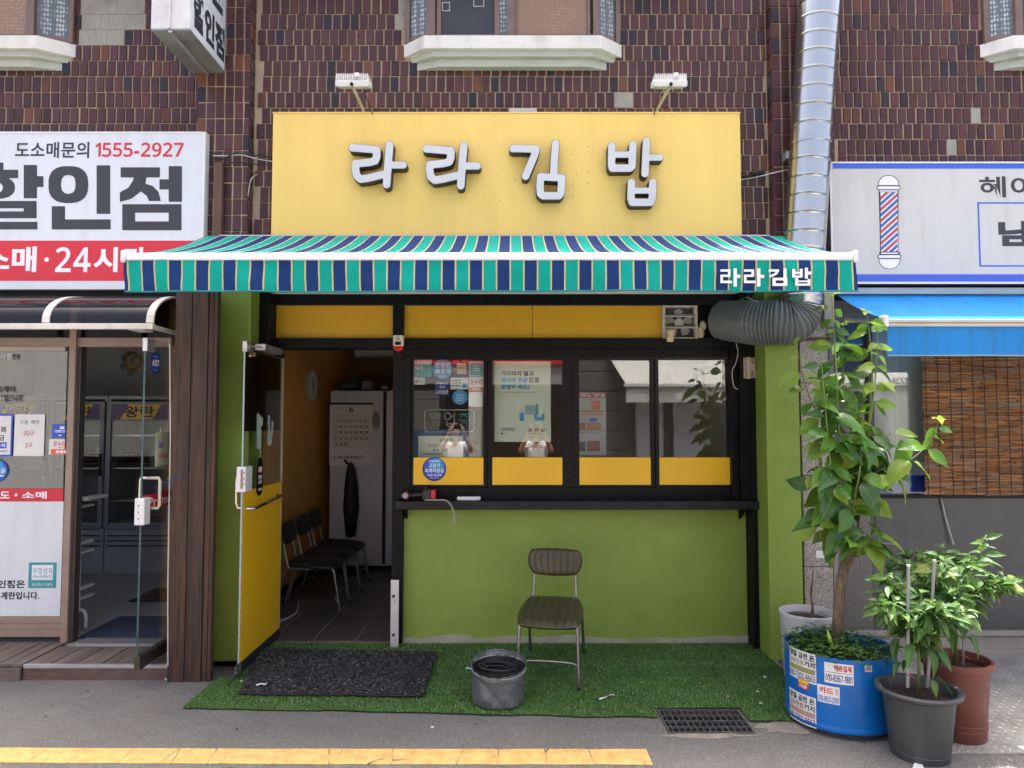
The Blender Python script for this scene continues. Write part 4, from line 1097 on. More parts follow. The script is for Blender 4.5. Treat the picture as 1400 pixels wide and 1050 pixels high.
obj('speaker_ring', MB().disc((P(544, 463, 5.53).x, P(544, 463, 5.53).z), 0.017, 5.526, 0.003, 20), pm('siren_ring', lin(170, 164, 148), 0.4), al)
obj('sensor', MB().pbox(540, 467, 548, 471.5, 5.525, 5.5295), black_gloss, al)
c_ = P(544.2, 473.5, 5.54)
obj('red_lamp', MB().add([(c_.x - 0.040, 5.533, c_.z), (c_.x + 0.040, 5.533, c_.z), (c_.x + 0.034, 5.535, c_.z - 0.026), (c_.x, 5.538, c_.z - 0.042), (c_.x - 0.034, 5.535, c_.z - 0.026),
                          (c_.x - 0.040, 5.592, c_.z), (c_.x + 0.040, 5.592, c_.z), (c_.x + 0.034, 5.592, c_.z - 0.026), (c_.x, 5.592, c_.z - 0.042), (c_.x - 0.034, 5.592, c_.z - 0.026)],
                         [(0, 1, 2, 3, 4), (9, 8, 7, 6, 5), (0, 1, 6, 5), (1, 2, 7, 6), (2, 3, 8, 7), (3, 4, 9, 8), (4, 0, 5, 9)]), pm('red_lens', lin(190, 24, 34), 0.2), al, bevel=0.004)
bxx = thing('latch_box', 'beige metal latch box on the black jamb beside the right window', 'latch box', P(1026, 517, 5.48))
beige = pm('beige_metal', lin(176, 164, 146), 0.4, 0.3, var=0.06)
obj('plate', MB().pbox(1017, 489, 1036, 517, 5.484, 5.499), beige, bxx, bevel=0.003)
obj('body', MB().pbox(1021, 488, 1027, 518, 5.458, 5.4835), beige, bxx, bevel=0.004)
obj('latch', MB().pbox(1026.6, 496, 1033, 507, 5.450, 5.4835), beige, bxx, bevel=0.003)
wire = tag(obj('loose_wire', MB().tube(catmull([P(1006, 468, 5.55), P(1009, 482, 5.53), P(1006, 496, 5.53), P(1001, 508, 5.54), P(1003, 527, 5.54), P(1009, 532, 5.535), P(1012, 526, 5.54)], 10), 0.0035, 6), cable_white), 'thin white wire dangling over the right window frame', 'wire')

# ================================================================ EGG SHOP ON THE LEFT
# sign box
YE = 5.28
es = thing('egg_shop_sign', 'white sign box with big dark Korean letters and a red band on the left shop', 'sign', P(140, 395, YE))
ex0, ex1, ez0, ez1 = rect(-500, 180.5, 278.5, 395.5, YE)
sign_white = pm('sign_white', lin(214, 220, 225), 0.4, var=0.02, scale=2, dirt=lin(180, 178, 180), damt=0.25, dstretch=(5, 1, 0.6))
obj('panel', MB().box(ex0, ex1, YE, YE + 0.01, ez0, ez1), sign_white, es)
obj('box', MB().box(ex0, ex1 + 0.004, YE + 0.0105, YB - 0.012, ez0 + 0.003, ez1 + 0.003), pm('sign_side', lin(206, 212, 210), 0.5, var=0.04, dirt=lin(150, 150, 140), damt=0.5), es)
obj('edge_trim', MB().box(ex1 - 0.016, ex1 + 0.003, YE - 0.004, YE + 0.01, ez0, ez1), white_plastic, es)
obj('edge_trim', MB().box(ex0, ex1 - 0.0165, YE - 0.004, YE + 0.01, ez1 - 0.010, ez1 + 0.002), white_plastic, es)
rb = rect(-500, 329, 274, 384, YE); obj('red_band', MB().box(rb[0], rb[1], YE - 0.0015, YE - 0.0003, rb[2], rb[3]), print_red, es)
ke, oe = 4.567, (0, 170); yl = YE - 0.0004
bb = (-260, 230, 1160, 680)
glyph('lettering', [('b', 755, 268, 998, 332), ('p', [(835, 330), (915, 330), (908, 372), (880, 420), (820, 465), (750, 484), (750, 424), (800, 398), (832, 350)]), ('p', [(905, 370), (955, 385), (990, 420), (1005, 480), (930, 480), (918, 448), (880, 418)]),
      ('b', 1055, 262, 1137, 483), ('b', 997, 343, 1060, 405), ('b', 765, 500, 1133, 660), ('B', 845, 552, 1053, 606)], bb, oe, ke, yl, 0.0015, print_dark, es, 2.5, 1)
glyph('lettering', [('e', 427, 376, 124, 115, 2.6), ('E', 427, 375, 45, 58, 2.6), ('b', 605, 257, 688, 558), ('b', 323, 512, 407, 655), ('b', 323, 595, 692, 655)], bb, oe, ke, yl, 0.0015, print_dark, es, 2.5, 1)
glyph('lettering', [('b', -70, 240, 22, 286), ('b', -150, 283, 113, 335), ('e', -25, 395, 118, 70, 2.4), ('E', -25, 395, 43, 32, 2.4), ('b', 150, 253, 232, 462), ('b', 232, 325, 270, 390),
      ('b', -150, 480, 228, 523), ('b', 148, 520, 228, 548), ('b', -150, 545, 228, 587), ('b', -150, 584, -70, 612), ('b', -150, 608, 233, 656)], bb, oe, ke, yl, 0.0015, print_dark, es, 2.5, 1)
txt('도소매문의', 21, 194, 122, 216, yl, print_dark, es, 0.02, 0.0015)
txt('1555-2927', 130, 195, 251, 214.5, yl, print_red, es, 0.022, 0.0015)
txt('소매', -24, 337, 50, 372, YE - 0.0016, print_white, es, 0.035, 0.0015)
txt('24', 76, 338, 124, 372, YE - 0.0016, print_white, es, 0.018, 0.0015)
txt('시', 128, 338, 161, 372, YE - 0.0016, print_white, es, 0.04, 0.0015)
txt('간', 168, 338, 200, 372, YE - 0.0016, print_white, es, 0.04, 0.0015)
obj('dot', MB().disc((P(64, 355, YE).x, P(64, 355, YE).z), 0.017, YE - 0.003, 0.0013, 20), print_white, es)
# projecting sign above
bs_ = thing('projecting_sign', 'white double sided projecting sign with Korean lettering high on the left pilaster', 'sign', (-2.34, 5.0, 4.4))
bX0, bX1 = -2.215 - 0.255, -2.215; bY0, bY1 = 4.75, YP - 0.005; bz = P(306, 98, 5.35).z
obj('lightbox', MB().box(bX0, bX1, bY0, bY1, bz, 5.9), sign_white, bs_, bevel=0.004)
obj('end_frame', MB().box(bX0 - 0.006, bX1 + 0.006, bY0 - 0.012, bY0 - 0.0005, bz - 0.004, 5.9), white_paint, bs_)
obj('bottom_tray', MB().box(bX0 - 0.004, bX1 + 0.004, bY0 - 0.01, bY1, bz - 0.016, bz - 0.0045), pm('sign_tray', lin(150, 152, 146), 0.4, 0.5, var=0.15, dirt=lin(96, 90, 78), damt=0.7, dscale=4), bs_)
obj('tray_rib', MB().box(bX0 + 0.11, bX0 + 0.14, bY0 - 0.008, bY1, bz - 0.028, bz - 0.0165), alu, bs_)
obj('front_rib', MB().box(bX0 + 0.11, bX0 + 0.13, bY0 - 0.024, bY0 - 0.0125, bz - 0.004, 5.9), white_paint, bs_)
txt_on('할인점', (bX1 + 0.0005, (bY0 + bY1) / 2 + 0.01, bz + 0.185), (0, 1, 0), (0, 0, 1), bY1 - bY0 - 0.06, 0.26, print_dark, bs_, 0.05, 0.0015)
txt_on('계란', (bX1 + 0.0005, (bY0 + bY1) / 2 + 0.01, bz + 0.56), (0, 1, 0), (0, 0, 1), bY1 - bY0 - 0.1, 0.34, print_dark, bs_, 0.05, 0.0015)
# dark fascia under the sign
ef = thing('egg_shopfront', 'brown aluminium framed glass front of the egg shop on the left', 'shopfront', (-3.6, 5.5, 0))
obj('fascia', MB().pbox(-500, 396, 242, 416, 5.34, 5.60), black_metal, ef)
obj('transom_glass', MB().pbox(-500, 414, 236, 462, 5.560, 5.566), dark_glass, ef)
obj('transom_bar', MB().pbox(-500, 461.5, 234, 474, 5.52, 5.58), brown_alu, ef, bevel=0.003)
obj('mullion', MB().pbox(89, 416, 98.3, 879, 5.50, 5.58), brown_alu, ef, bevel=0.003)
obj('inner_jamb', MB().pbox(98.1, 474, 105.2, 880, 5.53, 5.60), pm('dark_jamb', lin(66, 60, 58), 0.5, var=0.1), ef)
obj('window_frame', MB().pbox(-500, 474.4, 89, 480, 5.53, 5.565), pm('dusty_alu', lin(176, 168, 150), 0.5, var=0.1), ef)
obj('window_pane', MB().pbox(-500, 480.2, 89, 668, 5.545, 5.551), shop_glass, ef)
obj('red_band', MB().pbox(-500, 668, 86.5, 685.5, 5.530, 5.545), print_red, ef)
obj('white_panel', MB().pbox(-500, 685.7, 84.5, 842.5, 5.532, 5.545), sign_white, ef)
txt('도', 0, 672, 13.5, 681.5, 5.5295, print_white, ef, 0.04); txt('소매', 30, 672, 64, 681.8, 5.5295, print_white, ef, 0.04)
obj('dot', MB().disc((P(22, 676.7, 5.53).x, P(22, 676.7, 5.53).z), 0.011, 5.5285, 0.001, 14), print_white, ef)
txt('할인점은', -16, 793, 34, 804, 5.5315, print_black, ef, 0.025); txt('계란입니다.', 1, 809, 54, 819.5, 5.5315, print_black, ef, 0.025)
for k, (a, b) in enumerate(((843.5, 852), (852.6, 860.5), (861, 871))):
    obj('base_rail', MB().pbox(-500, a, 92, b, 5.525 - 0.004 * k, 5.60), brown_alu, ef, bevel=0.002)
obj('door_threshold', MB().pbox(103, 880, 232, 884, 5.42, 5.56), alu, ef)
obj('corner_post', MB().pbox(233, 470, 242, 880, 5.46, 5.60), pm('dark_jamb2', lin(70, 60, 54), 0.5), ef)
# open glass door
gX = P(187, 910, 4.84).x; gY0, gY1 = 4.84, 5.46; gz0, gz1 = P(187, 917, 4.84).z, P(187, 463, 4.84).z
gd = obj('door', MB().box(gX - 0.02, gX + 0.02, gY0, gY1, gz0, gz0 + 0.09), pm('door_rail2', lin(92, 84, 78), 0.35, 0.7, var=0.1), ef, bevel=0.003)
obj('door_glass', MB().box(gX - 0.006, gX + 0.006, gY0, gY1, gz0 + 0.0905, gz1), door_glass, gd)
obj('glass_edge', MB().box(gX - 0.0065, gX + 0.0065, gY0 - 0.002, gY0 - 0.0003, gz0 + 0.0905, gz1), pm('glass_edge_dark', lin(46, 78, 80), 0.2), gd)
obj('top_fitting', MB().box(gX - 0.016, gX + 0.016, gY0 - 0.004, gY0 + 0.10, gz1 - 0.085, gz1 + 0.004), alu, gd)
hz = P(187, 655, 4.84).z; hb = P(187, 697, 4.84).z
obj('door_handle', MB().tube([(gX, gY0 + 0.09, hz), (gX - 0.05, gY0 + 0.09, hz), (gX - 0.055, gY0 + 0.09, hz - 0.02), (gX - 0.055, gY0 + 0.09, hb + 0.02), (gX - 0.05, gY0 + 0.09, hb), (gX, gY0 + 0.09, hb)], 0.011, 10), chrome, gd, smooth=True)
obj('door_handle', MB().tube([(gX, gY0 + 0.09, hz), (gX + 0.07, gY0 + 0.09, hz), (gX + 0.08, gY0 + 0.09, hz - 0.02), (gX + 0.08, gY0 + 0.09, hb + 0.02), (gX + 0.07, gY0 + 0.09, hb), (gX, gY0 + 0.09, hb)], 0.011, 10), pm('cream_tube', lin(196, 190, 168), 0.4), gd, smooth=True)
l2 = obj('door_lock', MB().box(gX - 0.038, gX + 0.03, gY0 - 0.014, gY0 + 0.07, P(187, 718, 4.84).z, P(187, 681, 4.84).z), white_plastic, gd, bevel=0.006)
for yy in (691, 700, 709):
    zc = P(187, yy, 4.84).z; obj('lock_stud', MB().box(gX - 0.012, gX - 0.005, gY0 - 0.0175, gY0 - 0.0145, zc - 0.004, zc + 0.004), black_gloss, l2)
obj('red_strip', MB().box(gX + 0.0065, gX + 0.008, gY0 + 0.02, gY1 - 0.01, P(210, 692, 5.15).z, P(210, 672, 5.15).z), print_red, gd)
txt_on('Premium', (gX + 0.0082, (gY0 + gY1) / 2, P(210, 682, 5.15).z), (0, 1, 0), (0, 0, 1), 0.45, 0.06, print_white, gd, 0.01)
twine = tag(obj('blue_twine', MB().tube([P(211, 667, 4.95), P(225, 660, 4.98), P(236, 656, 4.985), P(250, 650, 4.984)], 0.003, 5), pm('twine', lin(62, 80, 160), 0.7)), 'blue twine tying the glass door handle to the wooden post', 'twine')
# stickers and notes on the glass
def sticker(name, label, cat, r, Y, mat, items=(), group=None, round_=False, th=0.0012):
    t = thing(name, label, cat, P((r[0] + r[2]) / 2, r[3], Y), group)
    if round_:
        c = P((r[0] + r[2]) / 2, (r[1] + r[3]) / 2, Y); x0, x1, z0, z1 = rect(*r, Y)
        obj('backing', MB().disc((c.x, c.z), (x1 - x0) / 2, Y, th, 36, (z1 - z0) / 2), mat, t)
    else:
        obj('backing', MB().pbox(*r, Y, Y + th), mat, t)
    n = 0
    for it in items:
        n += 1
        y = Y - 0.0005 - 0.0004 * n
        if it[0] == 't': txt(it[1], it[2], it[3], it[4], it[5], y + 0.0003, it[6], t, it[7] if len(it) > 7 else 0.02, 0.0004)
        elif it[0] == 'b': obj('print', MB().pbox(it[1], it[2], it[3], it[4], y, y + 0.0004), it[5], t)
        elif it[0] == 'd':
            c = P(it[1], it[2], Y); obj('print', MB().disc((c.x, c.z), it[3] * Y / FPX, y, 0.0004, 28), it[4], t)
        elif it[0] == 'lines':        # small illegible print as short bars
            _, a, b, c, d, nl, mt = it; mm = MB()
            for j in range(nl):
                yy = b + (d - b) * (j + 0.15) / nl; y2 = b + (d - b) * (j + 0.62) / nl; x = a
                while x < c - 0.6:
                    w_ = rng.uniform(0.5, 2.2); mm.pbox(x, yy, min(c, x + w_), y2, y, y + 0.0004); x += w_ + rng.uniform(0.3, 0.8)
            obj('print', mm, mt, t)
    return t
YG = 5.538
sticker('notice', 'white paper price notice with 30 and 3 on the egg shop window', 'notice', (19.5, 566.5, 60.5, 623.5), YG, paper_white,
        [('t', '구운 계란', 27, 574, 54, 580, print_dark, 0.0), ('t', '30구', 32, 588.5, 47, 596.5, print_red, 0.0), ('t', '3구', 34, 605.5, 44, 613, print_red, 0.0)])
sticker('notice', 'blue bordered notice at the left edge of the egg shop window', 'notice', (-30, 566, 17, 624), YG, print_blue,
        [('b', -27, 568.5, 14.5, 621.5, paper_white), ('t', '지역', -20, 571, -4, 577, print_dark), ('t', '행복', -8, 583, 9, 592, print_black), ('t', '지원금', -16, 594.5, 6, 602.5, print_black), ('b', -20, 604.5, 9, 613, print_blue), ('t', '사용처', -12, 606, 7, 612, print_white), ('lines', -18, 615.5, 10, 619, 1, print_grey)])
sticker('sticker', 'blue camera warning sticker by the egg shop mullion', 'sticker', (71, 580, 89, 598.5), YG, print_blue,
        [('b', 82, 583, 88, 586.5, print_white), ('lines', 75, 587.5, 90, 592, 2, print_white), ('t', 'CCTV', 75, 588, 83, 591, print_white), ('b', 80, 594.5, 84, 596, print_white)])
sticker('sticker', 'white and orange voucher sticker by the egg shop mullion', 'sticker', (67, 600.5, 88.5, 621.5), YG, paper_white,
        [('b', 69.5, 614, 91, 621.3, print_orange), ('t', '온누리', 73, 603, 89, 610.5, print_red), ('lines', 80, 610.8, 90, 613, 1, print_orange), ('d', 79, 617.5, 2.4, print_white), ('d', 84.5, 617.5, 2.4, print_white), ('d', 89, 617.5, 2.0, print_white)])
sticker('sticker', 'round blue sticker at the left edge of the egg shop window', 'sticker', (-26, 627, 10.5, 659.5), YG, print_blue,
        [('d', -8, 642, 14, print_sky), ('t', '지원금', -14, 640, 8, 647, print_white), ('lines', -16, 649, 5, 653, 1, print_white)], round_=True)
sticker('sticker', 'teal square certification sticker on the white lower panel of the egg shop', 'sticker', (39, 769, 77, 804), 5.5305, print_teal,
        [('b', 43.5, 772.5, 72.5, 793, print_white), ('t', '무항생제', 45, 776, 71.5, 785, print_teal, 0.0), ('t', 'NON-ANTIBIOTIC', 45, 786.5, 71.5, 790, print_teal, 0.0), ('t', '농림축산식품부', 44, 797, 72, 801.5, print_white, 0.0)])
wl_ = thing('window_lettering', 'dark Korean lettering on the egg shop window glass', 'lettering', P(15, 545, YG))
txt('26개야', -8, 527.5, 21.5, 536.5, 5.540, print_black, wl_, 0.02); txt('" 없으니까"', 1, 539, 32, 549, 5.540, print_black, wl_, 0.02); txt('인증', 17, 483.5, 27.5, 491.5, 5.540, print_black, wl_, 0.02)
txt('사랑', 0, 483, 17, 492, 5.5385, print_white, wl_, 0.0)
yG = 5.3
so = thing('sticker', 'blue octagonal security sticker on the open glass door of the egg shop', 'sticker', (gX, 4.95, 2.2))
lpo = []
zc0, zc1 = P(198, 511, 4.98).z, P(198, 483, 4.98).z; yc0, yc1 = 4.905, 5.04
for (u, v) in ((.25, 0), (.75, 0), (1, .22), (1, .78), (.75, 1), (.25, 1), (0, .78), (0, .22)): lpo.append((yc0 + (yc1 - yc0) * u, zc0 + (zc1 - zc0) * v))
obj('backing', MB().prism(lpo, 'x', gX + 0.0062, gX + 0.0072), print_navy, so)
txt_on('ADT', (gX + 0.0075, (yc0 + yc1) / 2, (zc0 + zc1) / 2 + 0.003), (0, 1, 0), (0, 0, 1), 0.10, 0.045, print_white, so, 0.03)
for v, h in ((0.83, 0.012), (0.18, 0.012)):
    obj('print', MB().box(gX + 0.0073, gX + 0.0077, yc0 + 0.035, yc1 - 0.035, zc0 + (zc1 - zc0) * v - h / 2, zc0 + (zc1 - zc0) * v + h / 2), print_sky, so)
dn = thing('door_note', 'small pale note hanging from two hooks on the open egg shop door', 'note', (gX, 5.0, 1.7))
nz0, nz1 = P(210, 637, 5.1).z, P(210, 591, 5.1).z
obj('card', MB().box(gX + 0.0085, gX + 0.010, 5.00, 5.24, nz0, nz1), pm('note_pale', lin(196, 204, 170), 0.6), dn)
txt_on('문을', (gX + 0.0102, 5.07, nz1 - 0.09), (0, 1, 0), (0, 0, 1), 0.07, 0.036, print_blue, dn, 0.01)
txt_on('당겨주세요', (gX + 0.0102, 5.12, nz0 + 0.07), (0, 1, 0), (0, 0, 1), 0.15, 0.034, print_red, dn, 0.01)
for yy in (5.05, 5.19):
    obj('hook', MB().tube([(gX + 0.008, yy, nz1 - 0.005), (gX + 0.016, yy + 0.006, nz1 + 0.012), (gX + 0.010, yy, nz1 + 0.03)], 0.003, 5), cable_white, dn)

# canopy of smoked sheet with white ribs
cn = thing('canopy', 'smoked plastic canopy with white ribs over the left shop entrance', 'canopy', (-3.7, 5.3, 2.45))
cyF, cyB = 4.87, 5.50; czF, czB = P(200, 443, 4.87).z, P(236, 410, 5.32).z
cx1 = P(203, 443, cyF).x
def arc(t): 
    a = t * math.pi / 2
    return (cyF + 0.02 + (5.34 - cyF) * (1 - math.cos(a)) ** 0.9, czF + 0.012 + (czB - czF) * math.sin(a) ** 0.8)
smoke = glass('smoked_sheet', (0.30, 0.28, 0.29), 1.5, 0.06)
obj('sheet', MB().grid(lambda u, v: (-5.8 + (cx1 + 5.8) * u, *arc(v)), 8, 12), smoke, cn, smooth=True)
rib_white = pm('rib_white', lin(214, 210, 198), 0.45, var=0.05, dirt=lin(150, 142, 126), damt=0.5, dscale=8)
for px in (60, 203, -85):
    xr = P(px, 443, cyF).x
    lp = []
    for k in range(13):
        y, z = arc(k / 12); lp.append(Vector((xr, y, z)))
    m = MB()
    for k in range(12):
        a, b = lp[k], lp[k + 1]; d = Vector((0, -(b - a).z, (b - a).y)).normalized() * 0.006
        m.hexa([a - Vector((.026, 0, 0)) - d, a + Vector((.026, 0, 0)) - d, b + Vector((.026, 0, 0)) - d, b - Vector((.026, 0, 0)) - d, a - Vector((.026, 0, 0)) + d, a + Vector((.026, 0, 0)) + d, b + Vector((.026, 0, 0)) + d, b - Vector((.026, 0, 0)) + d])
    obj('rib', m, rib_white, cn)
obj('front_rail', MB().box(-5.8, cx1 + 0.03, cyF, cyF + 0.035, czF - 0.035, czF + 0.006), rib_white, cn, bevel=0.004)
obj('side_rail', MB().box(cx1 - 0.005, cx1 + 0.03, cyF + 0.036, 5.36, czF - 0.03, czF - 0.004), rib_white, cn, bevel=0.003)
obj('side_post', MB().box(cx1 + 0.002, cx1 + 0.028, 5.33, 5.355, czF - 0.10, czB), rib_white, cn)
obj('wall_rail', MB().box(-5.8, cx1 + 0.03, 5.335, 5.37, czB - 0.005, czB + 0.025), brown_alu, cn)
lpS = [arc(k / 12) for k in range(13)]
obj('side_sheet', MB().prism(lpS + [(5.34, czF)], 'x', cx1 - 0.002, cx1 + 0.001), smoke, cn)
lt = tag(obj('ceiling_light', MB().pbox(175, 447.8, 195, 451, 5.1, 5.25), pm('tube_lamp', (0.85, 0.85, 0.85), 0.3)), 'small white lamp bar under the smoked canopy', 'lamp')
# wooden deck of boards and lower step
deck_wood = pm('deck_wood', lin(106, 95, 85), 0.75, var=0.3, scale=3, stretch=(16, 1.2, 16), bump=0.5, bscale=26, bdist=0.004, dirt=lin(70, 60, 54), damt=0.6, dscale=4, rand=0.22)
dk = thing('wooden_deck', 'weathered wooden deck boards in front of the egg shop window', 'deck', (-3.5, 5.2, 0))
zD = 0.112; nb = 0
x = P(29.5, 904, 5.02).x
while x > -5.6:
    obj('board', MB().box(x - 0.083, x, 5.03, 5.51, zD - 0.022, zD + rng.uniform(-0.002, 0.002)), deck_wood, dk, bevel=0.002); x -= 0.088
xd = P(29.5, 904, 5.02).x
obj('fascia_board', MB().box(-5.6, xd, 5.005, 5.028, 0.0, zD - 0.026), deck_wood, dk)
ds = thing('wooden_step', 'low wooden step with aluminium nosing at the egg shop door', 'step', (-2.9, 5.2, 0))
x = xd + 0.006; xe = P(232, 900, 5.0).x
while x < xe - 0.05:
    obj('board', MB().box(x, min(x + 0.083, xe), 5.055, 5.43, zD - 0.030, zD - 0.008 + rng.uniform(-0.002, 0.002)), deck_wood, ds, bevel=0.002); x += 0.088
obj('nosing', MB().box(xd + 0.006, xe, 5.028, 5.054, zD - 0.032, zD - 0.006), alu, ds, bevel=0.002)
obj('riser', MB().box(xd + 0.006, xe, 5.030, 5.05, 0.0, zD - 0.033), pm('riser_wood', lin(98, 76, 66), 0.8, var=0.3, scale=4, stretch=(2, 1, 14), bump=0.4, bscale=20, dirt=lin(110, 108, 110), damt=0.6, dscale=3), ds)
# wooden post of planks
post_wood = pm('post_wood', lin(62, 46, 38), 0.6, var=0.55, scale=2.2, stretch=(26, 26, 0.9), bump=0.9, bscale=16, bdist=0.008, dirt=lin(122, 84, 56), damt=0.65, dscale=2.6, dstretch=(7, 7, 0.6), rand=0.2)
wp = thing('wooden_post', 'dark brown wooden plank post between the egg shop and the green column', 'post', (P(262, 925, 4.99).x, 4.99, 0))
pxs = [232, 254.5, 272, 276.5, 285.5, 289]
for a, b, dy in ((231, 253.5, 0.0), (254.3, 276, 0.004), (277, 284, 0.012), (284.8, 289.5, 0.004)):
    x0, x1 = P(a, 800, 4.99).x, P(b, 800, 4.99).x
    obj('plank', MB().box(x0, x1, 4.99 + dy, 5.05, 0.0, 2.72), post_wood, wp, bevel=0.004)
obj('core', MB().box(P(233, 800, 4.99).x, P(288, 800, 5.28).x, 5.052, 5.44, 0.0, 2.74), post_wood, wp)
cw = tag(obj('white_cable', MB().tube([P(232, 470, 4.985), P(233, 600, 4.985), P(231, 700, 4.985), P(229.5, 800, 4.985), P(229.5, 910, 4.985)], 0.0045, 6), cable_white), 'white cable running down the edge of the wooden post', 'cable')
# things inside: two glass fridges, egg trays, wreath, white rack
fridge_grey = pm('fridge_grey', lin(150, 154, 160), 0.4, var=0.05)
purple = pm('header_purple', lin(70, 44, 104), 0.4); hyel = pm('header_yellow', lin(220, 180, 50), 0.4)
YF = 8.0
def glass_fridge(a, b, label, word):
    t = thing('glass_fridge', label, 'fridge', P((a + b) / 2, 755, YF), 'display fridges in the egg shop')
    x0, x1 = P(a, 650, YF).x, P(b, 650, YF).x; z0, z1 = 0.10, P(150, 541, YF).z
    m = MB(); d = YF + 0.02
    m.box(x0, x0 + 0.03, d, d + 0.6, z0, z1); m.box(x1 - 0.03, x1, d, d + 0.6, z0, z1); m.box(x0 + 0.03, x1 - 0.03, d + 0.56, d + 0.6, z0, z1); m.box(x0 + 0.03, x1 - 0.03, d, d + 0.56, z1 - 0.04, z1)
    m.box(x0 + 0.03, x1 - 0.03, d, d + 0.56, z0, P(150, 715, YF).z)
    obj('body', m, fridge_grey, t)
    dz0, dz1 = P(150, 723, YF).z, P(150, 549, YF).z
    dr = MB(); w_ = 0.055
    dr.box(x0 + 0.006, x0 + w_, YF - 0.02, YF + 0.018, dz0, dz1); dr.box(x1 - w_, x1 - 0.006, YF - 0.02, YF + 0.018, dz0, dz1)
    hz_ = P(150, 575, YF).z
    dr.box(x0 + w_, x1 - w_, YF - 0.02, YF + 0.018, hz_, dz1); dr.box(x0 + w_, x1 - w_, YF - 0.02, YF + 0.018, dz0, dz0 + 0.05)
    D = obj('door', dr, pm('fridge_door', lin(120, 126, 136), 0.35, var=0.05), t, bevel=0.004)
    obj('pane', MB().box(x0 + w_, x1 - w_, YF - 0.004, YF + 0.002, dz0 + 0.05, hz_), door_glass, D)
    hx0, hx1 = x0 + w_ + 0.01, x1 - w_ - 0.01; hh0, hh1 = hz_ + 0.012, dz1 - 0.03
    obj('header', MB().box(hx0, hx1, YF - 0.025, YF - 0.0205, hh0, hh1), purple, D)
    sk = 0.09
    obj('header_panel', MB().prism([(hx0 + 0.10, hh0 + .002), (hx1 - 0.16, hh0 + .002), (hx1 - 0.16 + sk, hh1 - .002), (hx0 + 0.10 + sk, hh1 - .002)], 'y', YF - 0.0275, YF - 0.0255), hyel, D)
    me = text_mesh(word, 0.04); A_ = fit(me, 0.34, (hh1 - hh0) * 0.75, 0.001)
    me.vertices.foreach_set('co', np.stack([(hx0 + hx1) / 2 + A_[:, 0], YF - 0.0278 - A_[:, 2], (hh0 + hh1) / 2 + A_[:, 1]], 1).ravel()); me.update(); obj('lettering', me, print_black, D)
    obj('handle', MB().box(x1 - 0.04, x1 - 0.02, YF - 0.05, YF - 0.0205, P(150, 650, YF).z, P(150, 620, YF).z), black_gloss, D)
    for k in range(3):
        z = P(150, 732 + 7 * k, YF).z; obj('vent_slot', MB().box(x0 + 0.03, x1 - 0.03, YF + 0.008, YF + 0.0195, z - 0.012, z), black_rubber, t)
    for k in range(3):
        z = P(150, 640 + 45 * (k - 1), YF).z; obj('shelf', MB().box(x0 + 0.035, x1 - 0.035, YF + 0.06, YF + 0.5, z - 0.012, z), alu, t)
    return x0, x1
for a, b, lb, wd in ((66, 142.5, 'glass door fridge behind the mullion of the egg shop', '특란'), (144, 236, 'glass door fridge right of its twin inside the egg shop', '왕란'), (-24, 64.5, 'glass door fridge farthest left behind the egg shop window', '대란')):
    glass_fridge(a, b, lb, wd)
def tray_stack(px, py, n, label):
    t = thing('egg_tray_stack', label, 'egg trays', P(px, py, YF + 0.12), 'egg tray stacks in the fridges')
    c = P(px, py, YF + 0.2)
    for k in range(n):
        m = MB()
        def f(u, v, k=k): return (c.x - 0.125 + 0.25 * u, YF + 0.09 + 0.25 * v, c.z + 0.004 + 0.042 * k + 0.02 * (0.5 + 0.5 * math.cos(u * 12 * math.pi)) * (0.5 + 0.5 * math.cos(v * 10 * math.pi)))
        obj('egg_tray', m.grid(f, 24, 10), pm('tray_pulp', lin(86, 82, 80), 0.9, var=0.15), t)
tray_stack(122, 638, 5, 'stack of grey egg trays on the shelf of the fridge nearest the mullion')
tray_stack(182, 638, 4, 'stack of grey egg trays on the shelf of the fridge right of its twin')
wr = thing('flower_wreath', 'dried flower wreath hanging on the egg shop wall', 'wreath', P(183, 495, 8.6))
c_ = P(183, 494, 8.6); fl_m = pm('dried_flower', lin(150, 110, 50), 0.8, var=0.3); lf_m = pm('dried_leaf', lin(70, 60, 40), 0.8, var=0.3)
for k in range(16):
    a = k * 2.4; r = 0.035 * math.sqrt(k) ; x, z = c_.x + r * math.cos(a), c_.z + r * math.sin(a) * 1.1
    m = MB()
    for q in range(7):
        b = q * 2 * math.pi / 7
        m.add([(x, 8.56, z), (x + 0.03 * math.cos(b - .3), 8.55, z + 0.03 * math.sin(b - .3)), (x + 0.045 * math.cos(b), 8.56, z + 0.045 * math.sin(b)), (x + 0.03 * math.cos(b + .3), 8.55, z + 0.03 * math.sin(b + .3))], [(0, 1, 2, 3)])
    obj('flower', m, fl_m if k % 3 else lf_m, wr)
obj('hoop', MB().tube([(c_.x + 0.1 * math.cos(t), 8.575, c_.z + 0.1 * math.sin(t)) for t in np.linspace(0, 2 * math.pi, 24)], 0.012, 6), lf_m, wr)
rk = thing('white_rack', 'white tubular rack just inside the egg shop doorway', 'rack', P(115, 858, 5.75))
rkm = pm('rack_white', lin(206, 204, 196), 0.45, var=0.04)
yR = 5.80
obj('upright', MB().tube([P(109.5, 684, yR), P(107, 832, yR)], 0.014, 8), rkm, rk)
obj('foot', MB().tube(catmull([P(101, 834, yR), P(112, 834, yR), P(117, 841, yR), P(117, 858, yR)], 6), 0.014, 8), rkm, rk, smooth=True)
obj('top_shelf', MB().pbox(104, 680.5, 121, 684.5, yR - 0.03, yR + 0.25), rkm, rk, bevel=0.004)
for yy in (694, 744, 757, 806, 820):
    obj('rung', MB().pbox(102, yy - 1.5, 109, yy + 1.5, yR, yR + 0.2), rkm, rk)
